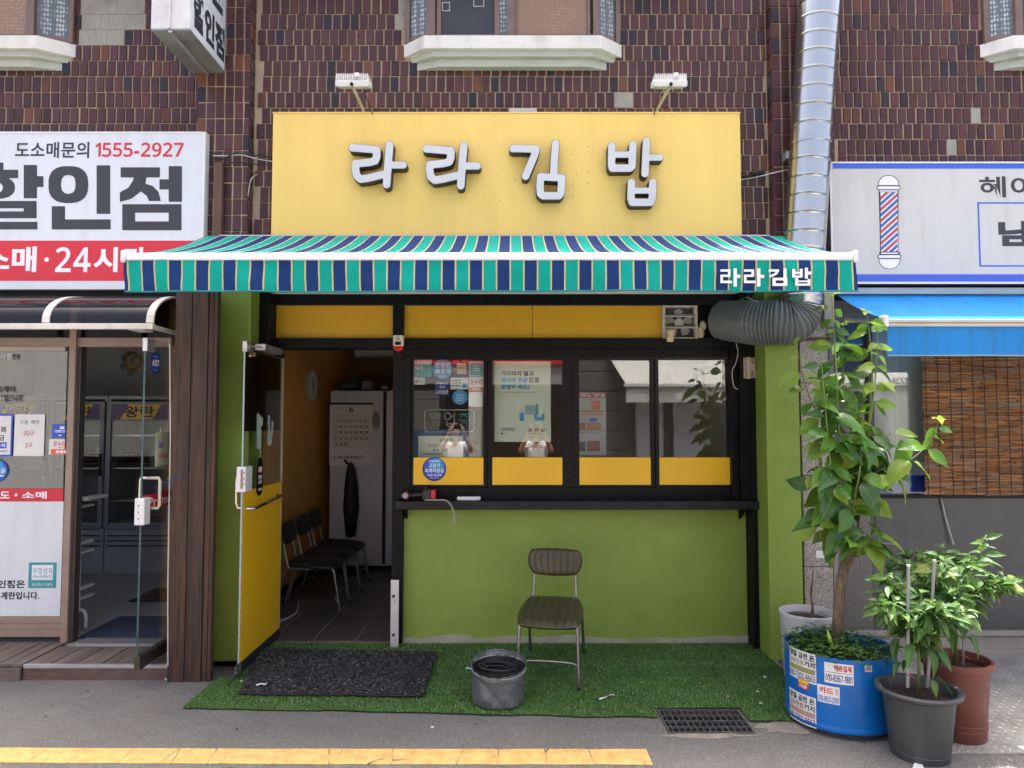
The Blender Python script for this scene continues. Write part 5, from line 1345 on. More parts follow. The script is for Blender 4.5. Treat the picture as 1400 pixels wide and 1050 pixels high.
mt = tag(obj('floor_mat', MB().add([(-3.4, 5.62, 0.102), (-2.62, 5.62, 0.102), (-2.62, 6.25, 0.102), (-3.4, 6.25, 0.102), (-3.4, 5.62, 0.108), (-2.62, 5.62, 0.108), (-2.62, 6.25, 0.108), (-3.4, 6.25, 0.108)], [(0, 3, 2, 1), (4, 5, 6, 7), (0, 1, 5, 4), (1, 2, 6, 5), (2, 3, 7, 6), (3, 0, 4, 7)]), pm('mat_blue', lin(52, 64, 84), 0.8, var=0.15)), 'dark blue floor mat inside the egg shop door', 'floor mat')
mt2 = tag(obj('floor_mat', MB().box(-3.6, -2.62, 6.75, 7.3, 0.102, 0.108), pm('mat_black', lin(40, 42, 46), 0.8, var=0.15)), 'black floor mat in front of the egg shop fridges', 'floor mat')

# ================================================================ BARBER SHOP ON THE RIGHT
def granite():
    m, nt, bs = newmat('granite'); v = coords(nt)
    vo = node(nt, 'ShaderNodeTexVoronoi'); vo.inputs['Scale'].default_value = 170; nt.links.new(v, vo.inputs['Vector'])
    f = ramp(nt, vo.outputs['Color'], 0.2, 0.8)
    c = mixc(nt, f, lin(112, 106, 100), lin(196, 190, 180))
    c = mixc(nt, math_n(nt, 'MULTIPLY', ramp(nt, noise_n(nt, v, 3, 6, .65), 0.45, 0.75), 0.45), c, lin(112, 96, 80))
    nt.links.new(c, bs.inputs['Base Color']); bs.inputs['Roughness'].default_value = 0.7
    bump_n(nt, bs, noise_n(nt, v, 150, 3), 0.3, 0.002); return m
gran = granite()
sp_ = thing('stone_pillar', 'speckled granite block pillar between the green column and the barber shop', 'pillar', (P(1116, 870, 5.32).x, 5.35, 0))
sx_0, sx_1 = P(1097, 650, 5.32).x, P(1136, 650, 5.32).x
js = [330, 398, 463, 523.5, 586, 650, 711, 775, 838, 909]
for a, b in zip(js, js[1:]):
    obj('block', MB().box(sx_0, sx_1, 5.32, 5.6, P(1116, b, 5.32).z + 0.003, P(1116, a, 5.32).z - 0.003), gran, sp_, bevel=0.004)
obj('joint_core', MB().box(sx_0 + 0.006, sx_1 - 0.006, 5.328, 5.595, 0, P(1116, 330, 5.32).z - 0.01), pm('joint', lin(84, 78, 72), 0.9), sp_)
obj('rust_strap', MB().pbox(1096, 461, 1136, 466, 5.312, 5.3195), rust, sp_)
obj('paper_label', MB().pbox(1116, 753, 1128.5, 763, 5.317, 5.3195), paper_white, sp_)
bsn = thing('barber_sign', 'pale grey barber sign with blue bands and barber pole drawing', 'sign', P(1268, 385, 5.25))
YR_ = 5.27
bx0, bx1, bz0, bz1 = rect(1136.5, 222, 1700, 387.5, YR_)
pale_sign = pm('pale_sign', lin(200, 200, 194), 0.45, var=0.03, scale=2, dirt=lin(172, 166, 152), damt=0.4, dscale=1.5, dstretch=(6, 1, 0.8))
obj('panel', MB().box(bx0, bx1, YR_, YR_ + 0.01, bz0, bz1), pale_sign, bsn)
obj('box', MB().box(bx0 - 0.002, bx1, YR_ + 0.0105, YB - 0.012, bz0, bz1), alu, bsn)
obj('frame', MB().box(bx0 - 0.006, bx0 + 0.008, YR_ - 0.005, YR_ - 0.0003, bz0, bz1).box(bx0 + 0.0085, bx1, YR_ - 0.005, YR_ - 0.0003, bz1 - 0.008, bz1 + 0.004).box(bx0 + 0.0085, bx1, YR_ - 0.005, YR_ - 0.0003, bz0 - 0.004, bz0 + 0.010), white_plastic, bsn)
band = pm('band_blue', lin(58, 96, 200), 0.45, var=0.03)
for a, b in ((223.5, 230.5), (375, 385)):
    r = rect(1138.5, a, 1700, b, YR_); obj('blue_band', MB().box(r[0], r[1], YR_ - 0.0016, YR_ - 0.0004, r[2], r[3]), band, bsn)
# barber pole drawing, flat print
kb, ob = 4.774, (1130, 200)
pr_ = lambda n, shp, mt, d: glyph(n, shp, (320, 170, 500, 820), ob, kb, YR_ - d, 0.0007, mt, bsn, 1.0, 1)
ink = pm('pole_ink', lin(34, 34, 38), 0.5)
pr_('pole_outline', [('e', 405, 255, 70, 68), ('b', 333, 256, 477, 286), ('s', [(341, 271), (469, 271)], 14), ('p', [(341, 286), (469, 286), (470, 690), (350, 690)]), ('s', [(346, 720), (475, 720)], 14), ('e', 411, 735, 72, 68), ('b', 345, 690, 478, 735)], ink, 0.0004)
pr_('pole_white', [('e', 405, 255, 65, 63), ('B', 320, 254, 500, 820), ('s', [(342, 271), (468, 271)], 9.5), ('p', [(345, 288), (466, 288), (462, 296), (348, 296)]), ('p', [(352, 300), (462, 300), (466, 688), (356, 688)]), ('s', [(348, 720), (473, 720)], 9.5), ('b', 356, 694, 468, 702)], print_white, 0.0012)
pr_('pole_white', [('e', 411, 737, 67, 62), ('B', 320, 170, 500, 736)], print_white, 0.0012)
sr, sb_, si = [], [], []
def clipstripe(y0, h):
    L_, R_ = 352, 464
    return ('p', [(L_, y0), (R_, y0 - 100), (R_, y0 - 100 + h), (L_, y0 + h)])
clipT, clipB = ('B', 300, 150, 500, 300), ('B', 300, 688, 500, 900)
for k in range(13):
    y = 332 + k * 37
    (sr if k % 2 == 0 else sb_).append(clipstripe(y, 17)); si.append(clipstripe(y - 3.5, 24))
pr_('pole_stripe', si + [clipT, clipB], ink, 0.0019)
pr_('pole_stripe', sr + [clipT, clipB], pm('pole_red', lin(196, 84, 88), 0.5), 0.0026)
pr_('pole_stripe', sb_ + [clipT, clipB], pm('pole_blue', lin(60, 104, 184), 0.5), 0.0026)
txt('헤어', 1339, 241, 1416, 270, YR_ - 0.0003, print_dark, bsn, 0.02, 0.0008)
txt('남성', 1365, 302, 1460, 337, YR_ - 0.0003, print_dark, bsn, 0.05, 0.0008)
r0 = rect(1337.5, 276.5, 1660, 364.5, YR_); r1 = rect(1339.8, 278.5, 1658, 362.5, YR_); m = MB(); yq = YR_ - 0.0014
m.box(r0[0], r1[0], yq, yq + 0.001, r0[2], r0[3]); m.box(r1[1], r0[1], yq, yq + 0.001, r0[2], r0[3]); m.box(r1[0], r1[1], yq, yq + 0.001, r0[2], r1[2]); m.box(r1[0], r1[1], yq, yq + 0.001, r1[3], r0[3])
obj('blue_border', m, band, bsn)
# shopfront behind
bf = thing('barber_shopfront', 'dark grey barber shopfront with low panels and wide window', 'shopfront', (3.5, 5.4, 0))
obj('fascia', MB().pbox(1130, 386, 1700, 404, 5.36, 5.60), black_metal, bf)
obj('awning_rail', MB().pbox(1122, 393, 1700, 402, 5.30, 5.359), pm('rail_grey', lin(150, 166, 174), 0.35, 0.4, var=0.08), bf, bevel=0.003)
YQ = 5.46
obj('corner_frame', MB().pbox(1137, 404, 1143, 905, 5.40, 5.60), pm('frame_grey', lin(136, 132, 128), 0.4, 0.3, var=0.1), bf)
obj('window_head', MB().pbox(1130, 428, 1700, 440, 5.42, 5.56), pm('head_grey', lin(120, 118, 112), 0.45, var=0.1), bf)
obj('mullion', MB().pbox(1188, 440, 1195, 676, 5.44, 5.52), pm('mul_dark', lin(52, 46, 46), 0.45), bf)
obj('window_pane', MB().pbox(1143, 440, 1700, 676, 5.47, 5.476), shop_glass, bf)
obj('brown_panel', MB().pbox(1146, 440, 1187, 560, 5.50, 5.51), pm('brown_panel', lin(74, 56, 56), 0.5, var=0.08), bf)
obj('window_sill', MB().pbox(1140, 676, 1700, 681, 5.43, 5.56), black_gloss, bf)
panel_dark = pm('panel_dark', lin(66, 68, 72), 0.22, var=0.08, scale=2, dirt=lin(96, 94, 92), damt=0.35, dscale=6)
obj('low_panel', MB().pbox(1143, 681.3, 1192.5, 862, 5.452, 5.49), pm('panel_warm', lin(96, 92, 90), 0.3, var=0.08, dirt=lin(120, 116, 110), damt=0.3), bf)
obj('low_panel', MB().pbox(1193, 681.3, 1700, 862, 5.452, 5.49), panel_dark, bf)
scuff = pm('scuff', lin(150, 150, 152), 0.7)
for pts_ in ([P(1155, 738, 5.45), P(1176, 739, 5.45), P(1230, 745, 5.45)], [P(1163, 763, 5.45), P(1176, 763, 5.45), P(1182, 746, 5.45)], [P(1176, 763, 5.45), P(1178, 775, 5.45), P(1176, 788, 5.45)]):
    obj('sealant_line', MB().tube(pts_, 0.0035, 5), scuff, bf)
base_g = pm('base_grey', lin(150, 146, 138), 0.5, 0.2, var=0.1, dirt=lin(104, 98, 90), damt=0.5)
for a, b, y in ((862.5, 870, 5.42), (870.4, 889, 5.44), (889.4, 909, 5.41)):
    obj('base_rail', MB().pbox(1140, a, 1700, b, y, 5.58), base_g, bf, bevel=0.004)
obj('blue_bar', MB().pbox(1143, 650, 1700, 675.5, 5.50, 5.53), pm('bar_blue', lin(36, 62, 160), 0.45, var=0.06), bf)
obj('notice_card', MB().pbox(1205, 627, 1238, 650, 5.53, 5.535), pm('card_grey', lin(120, 122, 124), 0.4), bf)
# vertical blind of narrow grey strips
vb = thing('vertical_blind', 'grey vertical ribbed blind behind the barber shop glass', 'blind', P(1225, 640, 5.52))
m = MB(); x = 1196.0
while x < 1262:
    x0, x1 = P(x, 560, 5.52).x, P(x + 3.6, 560, 5.52).x; m.hexa([(x0, 5.522, P(1225, 632, 5.52).z), (x1, 5.512, P(1225, 632, 5.52).z), (x1, 5.516, P(1225, 632, 5.52).z), (x0, 5.526, P(1225, 632, 5.52).z), (x0, 5.522, P(1225, 441, 5.52).z), (x1, 5.512, P(1225, 441, 5.52).z), (x1, 5.516, P(1225, 441, 5.52).z), (x0, 5.526, P(1225, 441, 5.52).z)]); x += 4.1
obj('strips', m, islandmat('blind_grey', [lin(160, 164, 160), lin(196, 200, 194), lin(176, 180, 176)], 0.6), vb, kind='stuff')
obj('head_rail', MB().pbox(1195, 438, 1263, 441, 5.505, 5.53), alu, vb)
rp = thing('phone_lettering', 'white phone number lettering on the barber shop glass', 'lettering', P(1235, 520, 5.46))
me = text_mesh('377-8736', 0.0); A_ = fit(me, 0.27, 0.048, 0.0006); c_ = P(1243, 520.5, 5.468)
me.vertices.foreach_set('co', np.stack([c_.x - A_[:, 0], 5.4685 - A_[:, 2], c_.z + A_[:, 1]], 1).ravel()); me.update(); obj('lettering', me, pm('ghost_white', lin(150, 152, 150), 0.6), rp)
# reed blind
rb_ = thing('reed_blind', 'brown reed roll-down blind hanging in front of the barber shop window', 'blind', P(1330, 677, 5.36))
m = MB(); n = 150; y0 = 5.37; zT, zB = P(1330, 470, y0).z, P(1330, 676, y0).z; xa, xb = P(1263, 580, y0).x, P(1640, 580, y0).x
for k in range(n):
    z = zB + (zT - zB) * k / n; x = xa + rng.uniform(-0.012, 0.006)
    while x < xb:
        L_ = rng.uniform(0.05, 0.28); r = rng.uniform(0.0026, 0.0050); dz = rng.uniform(-0.004, 0.004); e = min(xb, x + L_); yy = y0 + rng.uniform(-0.003, 0.003)
        m.add([(x, yy - r, z + dz), (x, yy, z + dz + r), (x, yy + r, z + dz), (x, yy, z + dz - r), (e, yy - r, z - dz * .4), (e, yy, z - dz * .4 + r), (e, yy + r, z - dz * .4), (e, yy, z - dz * .4 - r)],
              [(0, 1, 5, 4), (1, 2, 6, 5), (2, 3, 7, 6), (3, 0, 4, 7)]); x = e + rng.uniform(0.001, 0.01)
obj('reeds', m, islandmat('reed', [lin(98, 66, 42), lin(186, 128, 74), lin(132, 86, 50), lin(214, 160, 104), lin(112, 92, 70), lin(166, 108, 58), lin(140, 140, 130), lin(196, 134, 74)], 0.55), rb_, kind='stuff')
obj('backing', MB().box(xa + 0.005, xb, y0 + 0.008, y0 + 0.0095, zB, zT), pm('reed_back', lin(60, 42, 30), 0.8), rb_)
x = xa + 0.02
while x < xb:
    obj('string', MB().tube([(x + rng.uniform(-.004, .004), y0 - 0.009, zB), (x + rng.uniform(-.004, .004), y0 - 0.009, (zB + zT) / 2), (x, y0 - 0.009, zT)], 0.0022, 4), black_rubber, rb_); x += 0.088 + rng.uniform(-0.008, 0.008)
# blue awning
ba = thing('blue_awning', 'sky blue awning with grey front bar over the barber shop', 'awning', P(1300, 440, 4.66))
blue_canvas = pm('blue_canvas', lin(14, 142, 220), 0.5, var=0.07, scale=1.2, dirt=lin(40, 92, 140), damt=0.45, dscale=3, dstretch=(7, 1, 0.6), trans=0.25)
by0, by1 = 4.66, 5.32; bzf, bzb = P(1300, 435.5, by0).z, P(1300, 403.5, by1).z; bxa = P(1208.5, 440, by0).x
obj('canvas', MB().grid(lambda u, v: (bxa + 3.2 * u, by0 + (by1 - by0) * v, bzf + (bzb - bzf) * v - 0.02 * math.sin(math.pi * v)), 20, 8), blue_canvas, ba, smooth=True)
bv1, bv0 = P(1300, 446, by0).z, P(1300, 486, by0).z
obj('valance', MB().grid(lambda u, v: (bxa + 0.02 + 3.18 * u, by0 - 0.006 + 0.01 * v * math.sin(u * 26) + 0.012 * v, bv1 + (bv0 - bv1) * v), 80, 5), blue_canvas, ba, smooth=True)
obj('hem', MB().tube([(bxa + 0.02 + 3.18 * k / 40, by0 + 0.006 + 0.01 * math.sin(k / 40 * 26), bv0) for k in range(41)], 0.004, 6), pm('hem_grey', lin(150, 170, 180), 0.5), ba)
obj('front_bar', MB().box(bxa, bxa + 3.2, by0 - 0.02, by0 + 0.025, P(1300, 447, by0).z, P(1300, 436.5, by0).z), pm('bar_grey', lin(188, 184, 174), 0.4, 0.3, var=0.06, dirt=lin(140, 130, 116), damt=0.5), ba, bevel=0.006)
obj('bar_groove', MB().box(bxa, bxa + 3.2, by0 - 0.0235, by0 - 0.0205, P(1300, 442.4, by0).z, P(1300, 441.2, by0).z), pm('groove', lin(110, 106, 100), 0.5), ba)
obj('end_cap', MB().box(bxa - 0.02, bxa + 0.018, by0 - 0.032, by0 + 0.03, P(1300, 447.5, by0).z, P(1300, 431.5, by0).z), white_plastic, ba, bevel=0.010)
obj('folding_arm', MB().tube([(bxa + 0.05, 5.30, P(1200, 437, 5.3).z), (bxa + 0.30, 5.0, bzf + 0.02), (bxa + 0.25, by0 + 0.03, bzf - 0.02)], 0.02, 8), pm('arm_grey', lin(160, 156, 146), 0.45), ba)
obj('wall_bracket', MB().pbox(1127, 400, 1141, 446, 5.26, 5.32), pm('arm_grey2', lin(150, 146, 138), 0.5, var=0.08, dirt=lin(110, 104, 94), damt=0.5), ba, bevel=0.004)
# chequer plate ramp
def chequer():
    m, nt, bs = newmat('chequer_plate'); v = coords(nt)
    c = mixc(nt, ramp(nt, noise_n(nt, v, 5, 6, .65), 0.3, 0.72), lin(132, 130, 124), lin(176, 174, 168))
    nt.links.new(c, bs.inputs['Base Color']); bs.inputs['Metallic'].default_value = 0.35; bs.inputs['Roughness'].default_value = 0.55; return m
cq = chequer()
pl = thing('chequer_plate', 'grey steel chequer plate ramp at the foot of the barber shop', 'ramp', G(1380, 1010))
plx0, plx1, ply0, ply1 = 2.27, 5.5, 3.93, 5.41
obj('plate', MB().hexa([(plx0, ply0, 0.001), (plx1, ply0, 0.001), (plx1, ply1, 0.03), (plx0, ply1, 0.03), (plx0, ply0, 0.006), (plx1, ply0, 0.006), (plx1, ply1, 0.045), (plx0, ply1, 0.045)]), cq, pl)
m = MB(); k = 0; y = ply0 + 0.03
while y < ply1 - 0.02:
    x = plx0 + 0.02; j = 0
    zz = 0.006 + (y - ply0) / (ply1 - ply0) * 0.039
    while x < 4.2:
        a = R(45) if (j + k) % 2 else R(-45); ca_, sa_ = math.cos(a), math.sin(a); q = []
        for u, w_ in ((-.019, 0), (0, -.008), (.019, 0), (0, .008)): q.append((x + u * ca_ - w_ * sa_, y + u * sa_ + w_ * ca_))
        b = len(m.v); m.v += [(p[0], p[1], zz) for p in q] + [(x, y, zz + 0.005)]; m.f += [(b + i, b + (i + 1) % 4, b + 4) for i in range(4)]
        x += 0.046; j += 1
    y += 0.046; k += 1
obj('studs', m, cq, pl, kind='stuff')

# ================================================================ STICKERS AND POSTERS IN THE SHOP WINDOW
Y1 = 5.692
L1 = [
 ('payment_sticker', 'teal payment sticker in the top left corner of the first window', (565.5, 491, 590, 515.5), print_teal, [('b', 565.8, 491.3, 589.7, 499, pm('pale_teal', lin(150, 180, 176), 0.5)), ('t', '네이버', 568, 493, 585, 498.5, print_white), ('t', '페이', 567.5, 500, 578, 506.5, print_white), ('lines', 567, 510, 572, 512, 1, print_white)], False),
 ('delivery_sticker', 'large round sky blue delivery sticker in the first window', (591, 491.2, 619, 518.5), print_sky, [('t', '한집만', 595, 495.5, 616, 502.5, print_white), ('t', '빠르게', 595, 504, 616, 511.5, print_white), ('t', '배민1', 600.5, 513, 610, 516, print_white)], True),
 ('payment_sticker', 'red and purple checked payment sticker with beige card in the first window', (619.5, 490.8, 639.5, 514.5), print_navy, [('b', 619.5, 491, 628, 497, print_red), ('b', 632, 491, 639.5, 495, print_orange), ('b', 619.5, 503, 624, 509, print_orange), ('b', 634, 505, 639.5, 512, print_red), ('b', 624.5, 496.5, 637.5, 511.5, pm('card_beige', lin(206, 190, 160), 0.6)), ('t', '제로페이', 626.5, 501.5, 635.5, 504.5, print_black)], False),
 ('payment_sticker', 'teal square payment sticker with pale border in the first window', (641, 493.5, 661, 514.2), pm('frame_pale', lin(176, 196, 200), 0.5), [('b', 642.5, 496, 659.5, 513, print_teal), ('lines', 647, 500, 656, 508, 3, print_white)], False),
 ('payment_sticker', 'small pale sticker with apple mark and Pay in the first window', (565.5, 516.2, 580.8, 526), pm('mint_pale', lin(186, 200, 192), 0.5), [('d', 569.3, 521.6, 1.55, print_black), ('t', 'Pay', 571.8, 519.2, 579, 524.2, print_black, 0.0)], False),
 ('payment_sticker', 'dark blue payment sticker with card logos row in the first window', (594.5, 521, 613.8, 540), print_navy, [('t', 'Alipay+', 596, 522, 612, 525.5, print_white), ('lines', 601, 527.5, 608, 531, 2, print_white), ('lines', 596, 533.5, 612.5, 539, 2, print_white), ('b', 596, 533.5, 599, 536, print_red)], False),
 ('card_sticker', 'wide white card logo sticker in the first window', (616, 516.2, 640, 532.2), paper_white, [('b', 632, 524, 638, 530, print_sky), ('lines', 617.5, 519, 631, 529, 3, print_navy)], False),
 ('voucher_sticker', 'white and red voucher sticker in the first window', (640.8, 515.2, 661, 534.6), paper_white, [('t', '온누리', 643, 518.5, 659.5, 526, print_red), ('b', 641, 529.5, 660.8, 534.4, print_orange), ('t', '가맹점', 646, 530.5, 655.5, 533.5, print_white)], False),
 ('delivery_sticker', 'small round sky blue sticker below the card sticker in the first window', (618.5, 533, 639.2, 553.2), print_sky, [('t', '안심하고', 623.5, 539, 634, 542, print_white), ('t', '드세요', 624, 543, 634, 546, print_white), ('lines', 624, 547, 634, 549, 1, print_white)], True),
 ('code_sticker', 'white sticker with thin red edge, lowest at the right of the first window', (641, 536, 660.3, 557.2), paper_white, [('b', 641, 555.9, 660.3, 557.2, print_red), ('lines', 643.5, 537.5, 648, 538.8, 1, print_red)], False),
]
for nm, lb, r, mt_, it, rd_ in L1:
    sticker(nm, lb, 'sticker', r, Y1, mt_, it, round_=rd_)
sticker('support_sticker', 'round navy and sky blue sticker on the yellow film of the first window', 'sticker', (577.5, 624.8, 610, 657.8), 5.6255, print_navy,
        [('d', 594, 640, 14.2, print_blue), ('d', 597, 636, 9.5, print_sky), ('t', '민생회복', 586.5, 629, 601, 632, print_white), ('t', '고유가', 586, 633.5, 602, 639.5, print_white), ('t', '피해지원금', 581, 640.5, 607, 646.5, print_white), ('t', '사용가능매장', 584, 648, 604, 651.3, print_white), ('lines', 588, 653, 600, 654.5, 1, print_white)], round_=True)
sticker('poster', 'pale green order poster with cup and bag drawing behind the second window', 'poster', (676, 494, 753, 604), 5.688, paper_pale,
        [('t', '기다리지 말고', 684.5, 507, 730, 514, print_black, 0.05), ('t', '네이버 주문', 684.5, 516, 722, 523.5, print_sky, 0.05), ('t', '으로', 723, 516, 737.5, 523, print_black, 0.05), ('t', '포장하세요!', 684.5, 525.5, 724, 532.5, print_sky, 0.05), ('lines', 685, 535.5, 731, 537.5, 1, print_grey),
         ('b', 718, 554, 733, 567, pm('bag_pale', lin(150, 178, 178), 0.6)), ('b', 733, 552.5, 736, 567, print_teal), ('b', 710.3, 564, 716.5, 575.5, print_sky), ('b', 713.4, 557.5, 714, 564, print_grey), ('b', 731, 570, 744, 575, print_sky), ('b', 730.5, 566, 734, 570, print_teal), ('b', 741, 566, 744.5, 570, print_teal),
         ('lines', 685, 585, 704, 589.5, 2, print_black), ('b', 685, 591.5, 687.5, 594, print_black), ('lines', 689, 592, 693, 593.5, 1, print_grey), ('b', 722, 585.5, 727, 590, print_black), ('b', 731, 585.5, 736, 590, print_black), ('b', 739.5, 585.5, 744.5, 590, print_black), ('lines', 722, 592, 745, 593.5, 1, print_grey)])
sticker('menu_poster', 'white menu poster with red heading behind the third window', 'poster', (786, 537, 828.5, 622), 5.95, pm('menu_paper', lin(186, 184, 180), 0.7),
        [('b', 786, 537.5, 828, 544, print_red), ('t', '메뉴 안내', 794, 538.5, 826, 543, print_white), ('b', 809, 548, 820, 560, print_orange), ('b', 790, 561.5, 824, 567.5, pm('menu_tan', lin(190, 140, 90), 0.6)), ('b', 806, 572, 816, 576, print_blue), ('b', 790, 578, 800, 588, pm('food_red', lin(170, 80, 60), 0.6)), ('b', 803, 578, 822, 588, pm('food_tan', lin(176, 120, 84), 0.6)), ('lines', 791, 590, 822, 594, 1, print_grey), ('b', 803, 603, 820, 617, pm('food_red2', lin(160, 60, 50), 0.6)), ('b', 790, 604, 800, 617, pm('food_dark', lin(70, 60, 60), 0.6))])
sticker('patterned_board', 'blue floral board with pale delivery notice behind the first window', 'board', (563.5, 587.5, 641.5, 626), 5.74, pm('floral_blue', lin(58, 98, 128), 0.6, var=0.6, scale=55),
        [('b', 572, 596, 633, 625, paper_pale), ('t', '포장과', 600, 599.5, 620, 604, print_dark, 0.0), ('t', '배달만 가능합니다!', 585, 607, 624, 611.5, print_red, 0.0), ('t', '예약 문의', 591, 614, 612, 617.5, print_dark, 0.0), ('b', 577, 619.5, 604, 621.5, pm('green_line', lin(120, 160, 130), 0.5))])
# unlit neon-style open sign
ns_ = thing('open_sign', 'unlit outline tube sign with Korean open lettering behind the first window', 'sign', P(613, 590, 5.69))
yN = 5.715; ringp = []
for (cx_, cy_, a0) in ((585.5, 565.5, 180), (643, 565.5, 270), (643, 585.5, 0), (585.5, 585.5, 90)):
    for k in range(5):
        a = R(a0 + k * 22.5); ringp.append(P(cx_ + 5 * math.cos(a), cy_ + 5 * math.sin(a), yN))
tubew = pm('tube_white', lin(190, 190, 184), 0.35); tubeg = pm('tube_green', lin(150, 190, 150), 0.35); tubec = pm('tube_cyan', lin(90, 170, 170), 0.35)
obj('outline_tube', MB().tube(ringp + [ringp[0], ringp[1]], 0.0032, 6), tubew, ns_)
def circ(cx_, cy_, r, n=16): return [P(cx_ + r * math.cos(2 * math.pi * k / n), cy_ + r * math.sin(2 * math.pi * k / n), yN) for k in range(n + 1)]
for mt_, strokes in ((tubeg, [circ(592.5, 568.5, 4), [P(597, 566.5, yN), P(601, 566.5, yN)], [P(597, 570.5, yN), P(601, 570.5, yN)], [P(601.5, 564, yN), P(601.5, 574.5, yN)], circ(597, 579, 4)]),
                     (tubew, [circ(612, 569, 4.5), [P(617, 569, yN), P(621, 569, yN)], [P(621, 564.5, yN), P(621, 583, yN)], [P(611, 576, yN), P(611, 583, yN), P(620, 583, yN)], [P(611, 579.5, yN), P(620, 579.5, yN)]]),
                     (tubec, [[P(628, 566, yN), P(640, 566, yN)], [P(634, 566.5, yN), P(628, 572, yN)], [P(634, 566.5, yN), P(640.5, 572, yN)], [P(626.5, 574.5, yN), P(642, 574.5, yN)], [P(634, 574.5, yN), P(634, 577, yN)], circ(634, 581, 4)])):
    for q in strokes: obj('letter_tube', MB().tube(q, 0.0030, 6), mt_, ns_)
obj('hanging_wire', MB().tube([P(592, 561, yN), P(598, 541, yN), P(601, 520, yN)], 0.0015, 4), steel_tube, ns_)

# ================================================================ INSIDE THE SHOP
ck = thing('wall_clock', 'round white wall clock on the orange wall inside the shop', 'clock', (XL + 0.02, 8.05, 1.9))
cc = P(428.5, 527.5, 7.95)
yk = 7.95; zk = cc.z; rk_ = 0.175
def xdisc(x0, x1, y, z, r, n=32): return MB().prism([(y + r * math.cos(2 * math.pi * k / n), z + r * math.sin(2 * math.pi * k / n)) for k in range(n)], 'x', x0, x1)
obj('case', xdisc(XL + 0.001, XL + 0.04, yk, zk, rk_), pm('clock_rim', lin(176, 174, 170), 0.4), ck)
obj('face', xdisc(XL + 0.0405, XL + 0.042, yk, zk, rk_ - 0.012), pm('clock_face', lin(232, 232, 230), 0.5), ck)
for a, l_, w_ in ((R(100), 0.085, 0.008), (R(-80), 0.13, 0.005), (R(20), 0.05, 0.008)):
    d = Vector((0, math.cos(a), math.sin(a))); n_ = Vector((0, -d.z, d.y)) * w_; o_ = Vector((XL + 0.0425, yk, zk)); e_ = Vector((0.002, 0, 0))
    q = [o_ - n_, o_ + n_, o_ + d * l_ + n_ * .5, o_ + d * l_ - n_ * .5]
    obj('hand', MB().hexa(q + [p + e_ for p in q]), print_black, ck)
fg = thing('tall_fridge', 'tall grey steel fridge standing at the back of the shop', 'fridge', P(490, 780, 8.35))
YD = 8.35; fgm = pm('fridge_steel', lin(198, 206, 214), 0.45, 0.1, var=0.06)
gx0, gx1 = P(450.5, 650, YD).x, P(600, 650, YD).x; gz1_ = P(480, 534, YD).z
obj('body', MB().box(gx0, gx1, YD + 0.03, YD + 0.75, 0.11, gz1_), fgm, fg)
obj('door', MB().box(gx0 + 0.003, P(523, 650, YD).x, YD, YD + 0.029, 0.13, gz1_ - 0.003), fgm, fg, bevel=0.006)
obj('door', MB().box(P(527.5, 650, YD).x, gx1, YD, YD + 0.029, 0.13, P(480, 546, YD).z), fgm, fg, bevel=0.006)
obj('door_gap', MB().box(P(523, 650, YD).x + 0.002, P(527.5, 650, YD).x - 0.002, YD + 0.015, YD + 0.0295, 0.13, gz1_ - 0.01), black_rubber, fg)
for xx in (456, 520): obj('foot', MB().box(P(xx, 780, YD).x, P(xx, 780, YD).x + 0.06, YD + 0.06, YD + 0.12, 0.0605, 0.1095), black_rubber, fg)
bgs = tag(obj('plastic_bags', MB().ball(P(478, 527, 8.5), 0.14, 0.1, 0.07, 12, 8).ball(P(487, 524, 8.6), 0.10, 0.1, 0.09, 10, 8), pm('bag_dark', lin(60, 62, 60), 0.35, var=0.3, scale=30, bump=1.0, bscale=16, bdist=0.03), smooth=True), 'crumpled dark plastic bag on top of the tall fridge', 'plastic bag')
bx_ = tag(obj('cardboard_box', MB().pbox(495, 521, 508, 532.5, 8.45, 8.65), pm('carton', lin(120, 116, 110), 0.7), bevel=0.003), 'small grey box beside the plastic bag on the fridge', 'box')
bx2 = tag(obj('foil_pack', MB().ball(P(526, 529.5, 8.5), 0.065, 0.06, 0.04, 12, 8), pm('foil', lin(140, 140, 150), 0.25, 0.6, var=0.3, scale=40, bump=1.0, bscale=25, bdist=0.02), smooth=True), 'crumpled shiny pack on top of the tall fridge at right', 'pack')
YK = 8.338
cal = thing('wall_calendar', 'June wall calendar sheet hanging on the fridge door', 'calendar', P(480, 637, YK))
obj('sheet', MB().pbox(450.5, 552.5, 509, 636.5, YK, YK + 0.004), pm('cal_paper', lin(226, 230, 234), 0.7, var=0.02), cal)
obj('binding', MB().pbox(450.5, 550.5, 510, 553.3, YK - 0.006, YK + 0.008), black_rubber, cal)
txt('6', 477.5, 556.5, 483, 564, YK - 0.0004, print_black, cal, 0.03)
g0x, g1x, g0y, g1y = 455.5, 504, 574, 611; m = MB()
for k in range(8):
    x = g0x + (g1x - g0x) * k / 7; m.pbox(x - 0.12, g0y - 6, x + 0.12, g1y, YK - 0.0006, YK - 0.0002)
for k in range(7):
    y = (g0y - 6) + (g1y - g0y + 6) * k / 6; m.pbox(g0x, y - 0.12, g1x, y + 0.12, YK - 0.0011, YK - 0.0007)
obj('grid_lines', m, pm('cal_line', lin(150, 110, 106), 0.6), cal)
for d in range(1, 31):
    c = d % 7; r_ = (d + 0) // 7
    xc_ = g0x + (g1x - g0x) * (c + 0.5) / 7; yc_ = 575.8 + r_ * 7.9
    w_ = 1.1 if d < 10 else 2.3
    txt(str(d), xc_ - w_, yc_ - 2.1, xc_ + w_, yc_ + 2.1, YK - 0.0012, print_red if c == 0 else print_black, cal, 0.03, 0.0004, 'date', 2)
